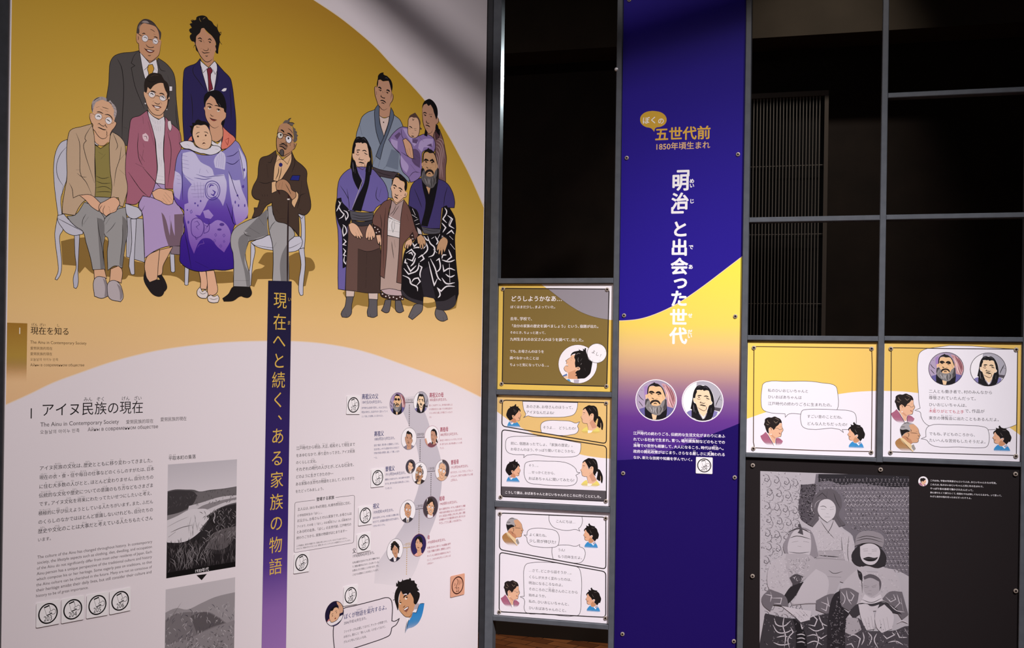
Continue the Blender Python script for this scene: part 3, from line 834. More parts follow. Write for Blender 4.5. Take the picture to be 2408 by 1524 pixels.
bubble(P2, 'speech_bubble', fm, [(350, 690), (365, 620), (410, 598), (560, 590), (780, 592), (1000, 625), (1250, 672), (1248, 740), (1230, 800), (1190, 826), (1080, 838), (900, 835), (610, 815), (566, 847), (572, 810), (400, 795), (360, 760)], [('前に、宿題あったでしょ、「家族の歴史」。', 410, 688, 1160), ('お母さんのほう、やっぱり聞いておこうかな。', 408, 757, 1190)], None)
bubble(P2, 'speech_bubble', fm, [(575, 960), (590, 910), (640, 890), (850, 888), (1050, 900), (1130, 930), (1190, 980), (1205, 1018), (1243, 1025), (1190, 1055), (1205, 1090), (1195, 1140), (1160, 1170), (1000, 1182), (760, 1165), (620, 1140), (580, 1080)], [('そう…。', 625, 950, 750), ('…せっかくだから、', 622, 1032, 950), ('おばあちゃんに聞いてみたら?', 622, 1107, 1172)], None)
a = Art(P2, 'caption_strip', 'dark grey caption strip with white words')
a.fill(fm([(302, 1188), (1554, 1241), (1553, 1366), (298, 1311)]), '555054', False)
a.text('こうして僕は、おばあちゃんとおじいちゃんのところに行くことにした。', 1187, 1160.2, 1415.3, 'fbf7fa', 0.02)
a.done()
a = Art(P2, 'border_line', 'black comic border'); a.line(fm(FA2), 2.3, LINE, False, True); a.line(fm(FB2), 2.3, LINE, False, True); a.done()

# --- third panel: grandparents greet the boy
P3 = Panel('story_panel', 'white comic panel where grandparents with glasses greet the boy', 'story panel', PB[1], PC[0], R4[1], R3[0], mat(WHITE, 0.45), 'story panels in the narrow left column')
fm = frame_map(1120, 1180, 4.43); cl = panel_clip(P3)
bubble(P3, 'speech_bubble', fm, [(757, 142), (1100, 154), (1107, 200), (1085, 262), (1065, 277), (1080, 308), (1040, 290), (950, 300), (870, 290), (800, 262), (760, 200)], [('こんにちは…', 828, 215, 1035)], None)
bubble(P3, 'speech_bubble', fm, [(790, 475), (850, 455), (960, 452), (1040, 464), (1078, 445), (1075, 468), (1120, 490), (1135, 530), (1120, 600), (1090, 632), (1040, 640), (800, 597), (788, 530)], [('うん!', 848, 513, 925), ('もう四年生だよ。', 848, 582, 1110)], None)
bubble(P3, 'speech_bubble', fm, [(530, 322), (545, 295), (600, 278), (750, 285), (830, 305), (860, 350), (862, 420), (845, 460), (760, 478), (640, 470), (560, 450), (530, 410), (525, 372), (495, 345), (528, 348)], [('よく来たね。', 550, 355, 740), ('少し背が伸びた?', 550, 420, 832)], None)
bubble(P3, 'speech_bubble', fm, [(500, 690), (520, 652), (560, 638), (800, 635), (950, 655), (1065, 688), (1085, 730), (1098, 850), (1092, 1000), (1088, 1120), (1070, 1175), (1045, 1188), (700, 1165), (520, 1155), (500, 1120), (498, 1015), (455, 990), (500, 985), (495, 850)],
       [('…さて、どこから話そうか…。', 545, 726, 1000), ('くらしが大きく変わったのは、', 545, 795, 1000), ('明治になるころなのよ。', 545, 857, 910), ('そのころのご{先|せん}{祖|ぞ}さんのことから', 545, 921, 1060), ('始めようか。', 545, 984, 735), ('私の、ひいおじいちゃんと、', 545, 1050, 975), ('ひいおばあちゃんのこと。', 545, 1117, 945)], None)
a = Art(P3, 'border_line', 'black comic border')
a.line(fm(rrect([(247, 117), (1350, 162), (1350, 703), (241, 498)], 40)), 2.3, LINE, False, True); a.line(fm(rrect([(243, 526), (1349, 730), (1348, 1205), (238, 1146)], 40)), 2.3, LINE, False, True); a.done()

# --- tall title panel
P4 = Panel('title_panel', 'tall indigo and yellow title panel with bold white vertical lettering', 'title panel', PC[1], PD[0], 0.3, 2.99, mat('2a1b90', 0.5, 0.0, 0.1))
cl = panel_clip(P4)
b0 = P4.b.z
INDIGO = mat('1f0f5e', 0.5, 0.0, 0.1)
a = Art(P4, 'page_print', 'yellow wave fading into violet', clip=cl)
WAV = [(1440, 754.8), (1470, 754), (1500, 751), (1530, 743), (1577.8, 722.4), (1617, 698.8), (1656.5, 671), (1696, 641), (1760, 592)]
LOW = [(1760, 985), (1740, 995), (1690, 1015), (1650, 1030), (1600, 1050), (1550, 1068), (1500, 1079), (1440, 1083)]
z0, z1 = zr(1100) - b0, zr(600) - b0
f = lambda py: (zr(py) - zr(1100)) / (zr(600) - zr(1100))
G_WAVE = grad('wave_yellow', sorted([(f(1095), '3a2080'), (f(1040), '50288a'), (f(985), '683790'), (f(945), '845a94'), (f(905), 'ab8290'), (f(860), 'd6ac8c'), (f(820), 'edc584'), (f(765), 'fbdb64'), (f(610), 'fff04e')]), z0, z1)
a.fill(WAV + LOW, G_WAVE, True)
a.line(WAV, 1.6, 'f3d9c0', taper=False)
a.fill(LOW + [(1440, 1800), (1760, 1800)], INDIGO, True)
a.done()
a = Art(P4, 'title_heading', 'gold heading with a small speech bubble')
a.fill(frame_map(1440, 240, 4.482)([(292, 187), (300, 150), (340, 112), (400, 95), (450, 95), (520, 112), (562, 150), (572, 190), (555, 232), (510, 260), (456, 273), (441, 313), (408, 277), (350, 262), (305, 228)]), 'd8ac38', True)
a.text('ぼく', 1510.5, 290, 1545.5, 'fdfafa', 0.02); a.text('の', 1546.5, 290.5, 1562, 'fdfafa', 0.02)
a.text('五世代前', 1539.6, 328.5, 1671.5, 'e6b544', 0.03); a.text('1850年頃生まれ', 1540, 352, 1670, 'e8bc84', 0.02)
a.done()
a = Art(P4, 'title_lettering', 'bold white vertical title with small reading marks')
for ch, x, y, r in (('「', 1600.6, 395, 1), ('明', 1600.2, 428.5, 0), ('治', 1599.5, 473, 0), ('」', 1598.9, 507, 1), ('と', 1598.9, 538.3, 0), ('出', 1597.5, 581.7, 0), ('会', 1597.5, 626, 0), ('っ', 1599.8, 661, 0), ('た', 1596.5, 701.7, 0), ('世', 1595.5, 746, 0), ('代', 1595, 789.3, 0)):
    a.char(ch, x, y, 41, 'fdfbfc', 0.042, 1.02, r)
for ch, x, y in (('め', 1627, 425.6), ('い', 1627, 436.3), ('じ', 1627, 473), ('で', 1625, 581), ('あ', 1624, 627.5), ('せ', 1623, 742), ('だ', 1622.3, 780.5), ('い', 1622, 790.3)):
    a.char(ch, x, y, 11.5, 'fdfbfc', 0.045)
a.done()
a = Art(P4, 'lettering', 'white paragraph under the portraits')
for s, y, x1 in (('{江戸時代|えどじだい}の終わりごろ、伝統的な生活文化がまわりにあふ', 1021.8, 1705.4), ('れている社会で生まれ、育つ。{場所請負制|ばしょうけおいせい}などのもとでの', 1036, 1705.4),
                 ('{漁場|ぎょば}での苦労も経験して、大人になるころ、時代は{明治|めいじ}へ。', 1050.3, 1703.8), ('政府の{開拓政策|かいたくせいさく}がはじまり、さらなる{厳|きび}しさに{見舞|みま}われる', 1064.4, 1705.4), ('なか、新たな技術や知識を学んでいく。', 1078.5, 1630)):
    a.text(s, 1489, y, x1, 'f8f2fc', 0.022, rk=0.36)
a.done()

# --- first right-hand comic
P5 = Panel('story_panel', 'half-yellow comic panel where a grandmother in pink talks to the boy', 'story panel', PD[1], PE[0], R7[1], R5[0], mat(WHITE, 0.45), 'story panels in the wide right columns')
fm = frame_map(1740, 780, 4.617); cl = panel_clip(P5)
a = Art(P5, 'page_print', 'yellow ground above a curve', clip=cl)
a.fill(fm([(40, 60), (1560, 60), (1560, 641), (1500, 643), (1350, 648), (1200, 660), (1060, 680), (800, 725), (500, 805), (250, 885), (150, 920), (40, 958)]), grad('page_yellow', [(0, 'fbd865'), (1, 'f0c86c')], RIGHT.at(1765, 900, YP)[0] - P5.b.x, RIGHT.at(2060, 900, YP)[0] - P5.b.x, horiz=True), True)
a.done()
bubble(P5, 'speech_bubble', fm, [(240, 610), (250, 570), (290, 545), (500, 540), (780, 541), (900, 558), (1010, 575), (1045, 600), (1057, 640), (1050, 860), (990, 897), (660, 896), (530, 895), (492, 930), (490, 893), (290, 870), (245, 840), (230, 780)], [('私のひいおじいちゃんと', 302, 652, 745), ('ひいおばあちゃんは', 302, 722, 672), ('江戸時代の終わりごろに生まれたの。', 302, 795, 1008)], None)
bubble(P5, 'speech_bubble', fm, [(662, 890), (680, 855), (730, 845), (900, 843), (1080, 850), (1200, 862), (1245, 885), (1262, 930), (1255, 1020), (1235, 1052), (1190, 1062), (1110, 1063), (1125, 1098), (1075, 1060), (740, 1058), (680, 1030), (662, 980)], [('すごい昔のことだね。', 727, 934, 1120), ('どんな人たちだったの?', 727, 1012, 1165)], None)
a = Art(P5, 'border_line', 'thin dark border'); a.line(fm([(152, 178), (180, 162), (700, 168), (1430, 178), (1437, 400), (1433, 800), (1428, 1303), (800, 1290), (158, 1262), (146, 1200), (148, 700)]), 2.0, '4a2f1d', False, True); a.done()

# --- second right-hand comic
P6 = Panel('story_panel', 'comic panel with two round ancestor portraits above its handwriting', 'story panel', PE[1], PF[0], R8[1], R6[0], mat(WHITE, 0.45), 'story panels in the wide right columns')
fm = frame_map(2060, 780, 4.617); cl = panel_clip(P6)
a = Art(P6, 'page_print', 'yellow ground above a curve', clip=cl)
a.fill(fm([(40, 60), (1680, 60), (1680, 1205), (1585, 1140), (1520, 1090), (1400, 1010), (1200, 900), (900, 770), (620, 690), (460, 667), (300, 650), (95, 643), (40, 642)]), 'ecc668', True)
a.done()
bubble(P6, 'speech_bubble', fm, [(560, 183), (1535, 190), (1530, 600), (1524, 1010), (1430, 1045), (1220, 1066), (900, 1050), (575, 1022), (520, 980), (490, 920), (480, 875), (420, 855), (480, 830), (470, 790), (460, 660), (452, 500), (455, 300), (475, 230)],
       [('二人とも働き者で、村のみんなから', 572, 662, 1265), ('{尊|そん}{敬|けい}されていたんだって。', 572, 732, 1095), ('ひいおじいちゃんは、', 572, 806, 995), ('で、作品が', 962, 877, 1180), ('東京の{博|はく}{覧|らん}{会|かい}に出たこともあるんだよ。', 572, 951, 1345)], None)
a = Art(P6, 'lettering', 'crimson words about wood carving'); a.text('{木|き}{彫|ぼ}りがとても上手', 2183.9, 969.8, 2267.2, 'c02448', 0.008); a.done()
bubble(P6, 'speech_bubble', fm, [(545, 1060), (575, 1024), (800, 1012), (1000, 1018), (1150, 1030), (1205, 1050), (1222, 1085), (1222, 1215), (1200, 1250), (1130, 1262), (900, 1252), (640, 1245), (580, 1215), (550, 1178), (487, 1163), (542, 1142)], [('でもね、子どものころから、', 575, 1122, 1085), ('たいへんな苦労もしたそうだよ。', 575, 1193, 1200)], None)
a = Art(P6, 'border_line', 'thin dark border'); a.line(fm([(165, 182), (190, 176), (800, 184), (1515, 190), (1537, 210), (1532, 700), (1524, 1345), (800, 1325), (185, 1306), (158, 1290), (163, 700)]), 2.0, '2c2021', False, True); a.done()

# --- black photo panel
P7 = Panel('photo_panel', 'black panel with a large grey print of four people in patterned robes', 'photo panel', PD[1], PF[0], 0.3, min(R7[0], R8[0]), mat('231e1f', 0.5, 0.0, 0.15))
a = Art(P7, 'lettering', 'tiny white caption lines')
for s, y, x1 in (('これはね、平取の写真家さんという人の、おじいちゃんたちの写真。', 1131.6, 2345), ('この人は、私のひいおじいちゃんと同じ年の生まれで、', 1141, 2313.8), ('やっぱり昔の漁場で働かされたんだって。', 1150.6, 2290), ('家に帰りたくて帰りたくて、怪我をすれば帰してもらえるかも、って思って、', 1160, 2357), ('わざと自分の指を切ったほどだったそうよ。', 1169, 2285.5)):
    a.text(s, 2187.2, y, x1, 'f2eef2', 0.012)
a.done()
def bolts():
    P1.screws([(1183.2, 679.6), (1428.2, 681), (1180, 902.6), (1426.3, 908.3)])
    P2.screws([(1179.4, 943), (1425.7, 948.4), (1177.5, 1168.9), (1425, 1178.7)])
    P3.screws([(1176, 1208.2), (1424.7, 1218.8), (1174.2, 1439), (1424, 1453.6)])
    P4.screws([(1474, 371.6), (1735.6, 363.2), (1467.6, 742), (1729.4, 744), (1465.6, 1113), (1727.8, 1122.8), (1464, 1491), (1726, 1508), (1480, 0), (1742, -15)])
    P5.screws([(1773, 817.9), (2049.7, 820), (1771.8, 1055), (2048.6, 1063.7)])
    P6.screws([(2095, 820), (2389.6, 822.2), (2094.2, 1064.2), (2388.8, 1072.8)])
    P7.screws([(1770.4, 1094.4), (2070.7, 1104.3), (1769.8, 1354.5), (2387.7, 1114.7), (2388.3, 1389.3)])
# ------------------------------------------------------------------ the printed family portrait
ENV = {}
SPECS = []
MU.y = Y0
def figure(name, label, spec, thing=None, **kw):
    global YL
    if 'topknotted' in label: YL = MU.y; MU.y = YG
    SPECS.append(spec)
    a = Art(thing or MU, name, label, **kw)
    a.draw(spec, ENV)
    return a.done()
def zm(py, px): return LEFT.at(px, py)[1] - MU.b.z
ENV['COAT'] = grad('coat_violet', [(0, '34178a'), (0.22, '3f1d93'), (0.5, '6a48b4'), (0.75, '8f86cc'), (1, '988fcf')], zm(640, 500), zm(345, 500))
ENV['LITE'] = grad('coat_pattern', [(0, '7b4cb4'), (0.35, 'a98bd6'), (0.7, 'd6d0f2'), (1, 'd9d4f4')], zm(600, 500), zm(345, 500))
YG = MU.y - 4e-5
S_ = 'e9b893'; D_ = 'd6a07a'

figure('floor_shadow', 'brown printed shadow under the seated group', """
@ 100 360 3.81
f 947339 165,790 280,765 560,770 740,930 900,980 1230,900 1240,1000 1400,1060 1400,1150 1330,1150 1290,1180 1200,1110 980,1100 850,1110 770,1095 740,1130 600,1110 450,1080 380,1020 330,1080 300,1010 180,1000
@ 380 360 3.81
f 947339 240,1060 640,1060 645,1160 510,1168 340,1160 250,1130
f 947339 865,985 880,960 930,895 1000,890 1010,1000 1150,920 1230,890 1290,930 1340,945 1375,1020 1360,1050 1320,1060 1290,1190 1240,1200 1180,1140 1100,1130 860,1130 830,1200 800,1190 800,1130 830,1050 900,1030 925,1010
""")
figure('floor_shadow', 'brown printed shadow under the standing group', """
@ 760 430 4.482
f a68440 205,1160 240,1130 340,1150 600,1130 700,1200 850,1210 1000,1260 1200,1240 1385,900 1410,1000 1420,1200 1400,1320 1300,1345 1230,1300 1100,1320 1040,1290 900,1300 830,1290 760,1340 690,1290 560,1300 520,1310 420,1300 350,1290 290,1360 240,1220
""")
CH = 'cfcedb'
figure('printed_chair', 'pale grey round-backed chair under the man in the beige jacket', """
@ 100 360 3.81
F cfcedb 220,-122 165,-95 120,-15 100,110 103,250 118,400 140,560 175,560 165,400 180,350 195,300 215,240
L 1.2 220,-60 160,10 125,120 140,220 190,300
P leg
F cfcedb 135,565 120,650 110,720 120,850 135,960 140,1060 112,1130 130,1138 160,1090 172,1000 160,850 155,740 185,680
P leg
F c3c2d0 285,735 290,900 300,1030 275,1120 280,1205 300,1215 315,1190 318,1050 332,735
P seat
F cfcedb 135,560 190,545 240,600 360,660 362,725 280,738 210,710 180,675 135,600
L 1.2 135,585 240,640 355,700
""")
figure('printed_chair', 'draped grey chair under the woman in pink', """
@ 100 360 3.81
F bcbbc6 755,575 900,590 915,980 750,930
L 1 780,600 770,900
P leg
F cfcedb 790,590 800,800 790,1080 805,1090 825,1085 822,960 830,800 842,590
P seat
F cfcedb 740,450 800,470 885,510 890,560 820,590 760,560
P leg
F cfcedb 1140,880 1150,1060 1170,1070 1187,1060 1180,890
P leg
F cfcedb 1275,1020 1312,1030 1305,1180 1288,1185 1273,1178
P drape
F 8d7a84 1140,840 1235,815 1245,912 1150,905
""")
figure('printed_chair', 'white chair with slender legs under the man holding a cane', """
@ 380 360 3.81
F cfcedb 1215,540 1282,540 1287,750 1277,880 1240,880 1252,700 1240,580
L 1 1232,560 1255,590 1282,545
P leg
F cfcedb 1228,860 1250,1000 1230,1150 1240,1270 1252,1278 1268,1270 1270,1180 1287,1000 1277,850
P leg
F cfcedb 800,800 795,1000 775,1180 788,1192 800,1188 815,1000 834,840
P seat
F d5d4e0 800,800 960,735 1130,750 1240,745 1262,790 1235,860 1160,887 1000,872 850,838
L 1 810,820 1000,850 1150,850 1255,800
""")

figure('printed_man', 'smiling grandfather in a dark grey suit and gold tie standing at the back', """
@ 300 30 11.72
f %D 330,330 300,560 245,580 240,680 260,820 300,850 310,960 330,1080 400,1170 520,1280 560,1350 640,1420 760,1300 850,1180 880,1100 900,950 930,780 915,760 890,740 870,560 800,400 720,340 560,300 430,290
L 1.3 245,580 238,680 262,820 300,850 312,960 330,1080 400,1170 520,1280 600,1332 680,1322 760,1262 850,1182 882,1100 905,950 932,780
C f4eef0 480,705 84,92
C f4eef0 765,785 76,84
K 5a4038 0.8 396,700 430,630 490,612 550,650 566,720 540,790 480,800 420,770
K 5a4038 0.8 690,770 720,710 780,700 830,750 842,810 800,868 740,850
P suit_jacket
@ 100 20 3.81
F 55504e 862,378 810,390 700,402 640,428 607,480 598,560 592,680 575,790 560,1000 640,1180 760,1230 1000,1230 1228,1090 1212,950 1196,780 1190,650 1172,575 1110,495 1035,443 1000,560 930,560
L 1.3 862,380 822,420 795,490 828,512 795,532 830,700 890,850 912,900
L 1.6 670,450 705,520 722,620 727,720 715,1000 712,1180
L 1.2 1035,470 1060,550 1105,562
L 1.1 1120,600 1150,700
L 1.2 1192,860 1200,1000 1215,1080
L 1.1 720,1060 760,1075
f f3eef2 1138,698 1161,700 1160,738 1138,738
L 2 1137,741 1163,744
L 1 1135,760 1165,768
P shirt
F f0ebef 870,388 960,490 1020,452 1033,580 1000,625 918,628 900,560
L 1 905,555 930,535 945,515
L 1 1000,530 1025,560
P tie
F dca63c 950,505 985,500 998,540 985,580 992,625 945,625 950,580 940,545
P hair
@ 300 30 11.72
f 4f4340 245,560 255,450 285,330 340,250 430,180 520,170 640,210 740,290 800,370 860,450 920,540 925,620 905,740 880,740 860,560 800,420 760,380 700,350 560,310 440,290 370,340 330,420 320,560 300,585
f a1938f 380,262 440,222 540,228 600,288 480,280
f 8a7c78 300,400 340,330 370,300 340,400 320,470
l 1 211816 430,180 560,220 700,270 790,360
P
L 2 400,585 450,565 490,585
L 2 720,662 780,668 835,705
L 1.3 440,690 485,672 540,715
L 1.3 715,760 765,785 810,805
L 1.6 300,585 350,618 395,640
L 1.4 565,740 620,738 690,755
L 1.6 842,805 895,790
L 1.5 505,865 540,920 620,960 715,952 722,925
f 6b2c24 450,970 510,1010 600,1022 745,1050 690,1095 600,1104 520,1056
f fff2ec 520,1008 600,1032 705,1056 650,1074 560,1052
L 1.4 450,970 510,1010 600,1022 750,1048
L 1.4 560,1168 600,1186 645,1170
L 1.1 620,455 680,475 755,532
L 1 712,580 772,612
L 1.2 285,640 300,700 285,760
""".replace('%D', D_))
figure('printed_man', 'curly-haired young father in a navy suit and red tie standing at the back', """
@ 430 25 10.88
f cf9a78 350,640 335,760 280,740 290,830 340,900 365,960 390,1040 450,1160 480,1230 540,1320 640,1440 740,1360 785,1300 790,1180 810,1100 830,1040 890,990 905,900 870,880 840,900 830,780 740,650 600,540 540,450 480,450 420,560
L 1.5 365,960 390,1040 450,1160 520,1250 600,1312 650,1312 720,1272 760,1230
L 1.2 778,1180 782,1300
P suit_jacket
@ 380 20 3.81
F 2d2559 345,448 310,490 240,518 208,540 195,610 190,800 190,1000 203,1190 400,1200 664,1180 666,1000 650,830 632,690 615,625 555,560 490,485 470,520 440,560 400,560
L 1.3 300,500 278,555 340,660 402,745
L 1.2 495,545 505,620 475,735
L 1.4 262,760 275,860 278,1010
L 1.2 610,700 620,850 625,1000
f f3eef4 535,737 558,716 583,714 576,735 555,743
P shirt
F efebf2 345,465 420,530 475,470 495,500 492,600 470,735 415,748 375,610 350,520
L 1 347,500 372,577 405,540
L 1 458,540 480,592 494,560
P tie
F 84293a 405,542 438,526 456,560 440,590 460,722 422,742 414,600
P hair
@ 430 25 10.88
f 17120f 390,1065 340,1010 320,900 290,800 230,780 180,690 185,630 230,590 175,540 180,470 230,440 180,350 240,320 210,260 290,245 340,230 350,170 430,130 530,125 610,160 660,230 740,280 800,370 880,440 900,500 920,540 960,600 940,680 945,800 930,880 910,980 905,1100 860,1092 835,1040 850,1000 840,950 830,900 850,870 830,780 740,640 650,560 590,500 540,440 480,455 440,560 380,620 345,660 335,760 330,860 350,920 372,1000
L 1.2 195,262 250,238 310,262
L 1.2 165,355 220,325 270,330
L 1.4 885,335 880,430 820,440
L 1.2 920,560 975,548 965,620 930,640
L 1 1005,875 950,800 935,760
L 1.2 160,520 180,470 230,455
L 1 270,960 300,880 330,900
l 1.2 9c8048 425,180 435,240 470,285
l 1.2 9c8048 510,225 545,190 580,180
P
L 2.4 380,722 440,696 492,740
L 2.4 640,745 690,722 738,770
L 1.3 400,765 440,765 490,780
C 1d1716 468,785 16,18
L 1.2 645,790 690,795 725,815
C 1d1716 692,815 15,16
L 1.3 510,980 560,1020 620,1022 652,992 645,950
L 1 450,985 490,960
L 1.8 480,1042 545,1085 610,1078 692,1075
L 1.6 575,1150 610,1168 640,1150
L 1.1 520,750 548,832
L 1 700,990 715,1030
L 1.2 300,780 335,890
L 1 860,890 850,980
""")
figure('printed_man', 'elderly man with thin grey hair in a beige jacket seated on the left chair', """
@ 200 215 11.72
f %S 230,480 205,600 140,600 125,680 150,800 185,880 210,900 215,1030 250,1100 260,1370 370,1470 500,1490 600,1420 670,1380 685,1180 740,1080 800,1010 860,900 860,850 800,820 830,700 800,500 740,380 640,290 480,230 330,260 240,370
L 1.4 205,600 140,600 125,680 150,800 185,880 210,900 215,1030 270,1090 340,1200 420,1280 490,1306 570,1282 610,1232 640,1200
L 1.3 690,1160 740,1080 800,1010 862,900 862,850 810,830
C f6f1f2 365,695 98,86
C f6f1f2 650,805 92,94
K 7a5648 0.8 268,690 300,625 370,605 440,635 470,710 440,775 370,785 300,760
K 7a5648 0.8 555,790 590,720 660,705 720,750 745,830 700,905 620,900
P trousers
@ 100 360 3.81
f a5a3a2 330,500 470,375 615,380 700,480 560,610 460,520
F a5a3a2 220,565 290,555 375,440 470,480 520,530 557,590 560,740 545,830 560,1050 450,1045 430,940 390,800 360,700 300,660 240,600
F a5a3a2 557,590 600,550 680,500 742,485 757,600 762,700 740,830 715,1030 650,1010 585,1050 580,880 585,760 560,740
f 7d7a79 490,580 540,600 555,700 540,830 548,1040 520,1040 500,750
f 7d7a79 715,560 755,610 755,700 735,840 712,1020 690,1010 715,740
L 1.2 390,545 360,600 355,660
L 1 412,572 365,640
L 1.2 490,580 505,700 540,880 548,1040
L 1.2 605,575 565,640
L 1 655,620 620,670 570,720
L 1.2 715,640 718,740 690,1000
P shoe
F %S 460,1045 555,1040 575,1125 530,1110 465,1145
F c3b8bb 460,1140 490,1108 560,1115 580,1180 586,1282 530,1302 465,1282
f 948a8d 540,1120 570,1150 584,1280 555,1290 560,1200
P shoe
F %S 610,1040 680,1010 712,1045 705,1165 650,1145 600,1155
F c3b8bb 590,1160 640,1140 690,1170 715,1230 722,1300 700,1332 600,1302 580,1220
f 948a8d 665,1170 700,1200 716,1290 695,1320 690,1240
P jumper
F 97894c 460,-80 520,-40 580,-80 605,-100 605,150 625,330 612,398 470,392 475,200 470,50
L 1.2 478,205 540,228 600,215
L 1.2 480,250 540,272 612,268
L 1.2 475,312 560,300 622,332
L 1.2 480,350 560,345 622,352
L 1 520,55 565,8
L 1 500,-10 540,15
@ 200 215 11.72
F f2ecec 255,1365 320,1440 375,1475 360,1500 300,1470 250,1410
L 1 375,1478 500,1500 590,1440 630,1390
P jacket
@ 100 360 3.81
F cdb091 440,-262 350,-237 250,-205 228,-145 216,0 218,230 200,330 178,480 178,542 290,558 330,480 380,425 470,392 475,300 470,180 468,60 470,-60 465,-130 455,-200
F cdb091 625,-190 690,-150 735,-90 745,0 757,150 768,300 745,400 720,482 690,470 680,400 612,400 622,300 605,150 600,0 600,-100 612,-170
L 1.3 445,-250 410,-200 380,-130 392,-110 370,-82 380,0 420,130 466,270
L 1.3 300,-180 330,-100 335,50 345,200 390,260 440,370
L 1.3 240,270 265,320 275,402 330,378 440,372
L 1 300,150 332,150
L 1 310,180 352,212 395,215
L 1.2 630,-180 660,-110 672,-60 655,-25
L 1.2 705,-60 692,50 660,150 640,300
L 1.2 735,10 685,70
L 1 745,200 690,150
L 1 180,480 178,300
P hand
F efbb98 330,378 430,375 500,430 525,462 512,500 500,522 440,482 385,422
F efbb98 510,462 560,430 640,395 680,420 692,452 672,490 660,520 600,545 570,567 540,542 510,522
L 1.1 535,465 512,505 522,530
L 1.1 560,468 542,515 552,552
L 1.1 588,475 602,492
L 1.1 600,500 608,540
L 1 620,525 662,500
P hair
@ 200 215 11.72
f b0a4a4 200,570 180,360 220,250 300,190 400,150 500,150 590,190 600,285 560,260 470,230 360,270 300,300 260,380 230,480 215,585
f b9adad 640,290 690,240 750,320 820,390 860,480 872,580 850,680 820,745 790,650 800,520 740,390 720,320
L 1.6 230,270 310,200 400,165
L 1.5 190,330 190,450 205,560
L 1.6 330,250 400,220
L 1.5 460,160 470,210
L 1.5 600,280 650,230
L 1.8 740,405 830,400
L 1.8 780,450 865,500
L 1.5 800,560 870,610
L 1.4 800,640 850,680
L 1.2 210,360 260,320
L 1.2 195,500 240,470
P
L 2 322,565 400,565 505,615
L 2 540,635 640,642 712,690 775,795
L 1.2 308,442 395,420
L 1 470,425 540,450 655,485
L 1.1 418,480 495,522
L 1 560,530 640,552
L 1.7 320,692 372,676 425,715
L 1.7 588,768 650,800 695,838
L 2 205,612 275,648
L 1.4 478,742 545,730
L 2 735,882 805,855
L 1.4 345,905 390,880 440,930 510,962 560,922
L 1.3 555,890 570,950 615,1005
L 2.2 350,988 420,1012 510,1052 585,1060
L 1.2 590,1080 605,1160 590,1230
L 1 372,1105 380,1140
L 1.2 160,640 165,720
""".replace('%S', S_))
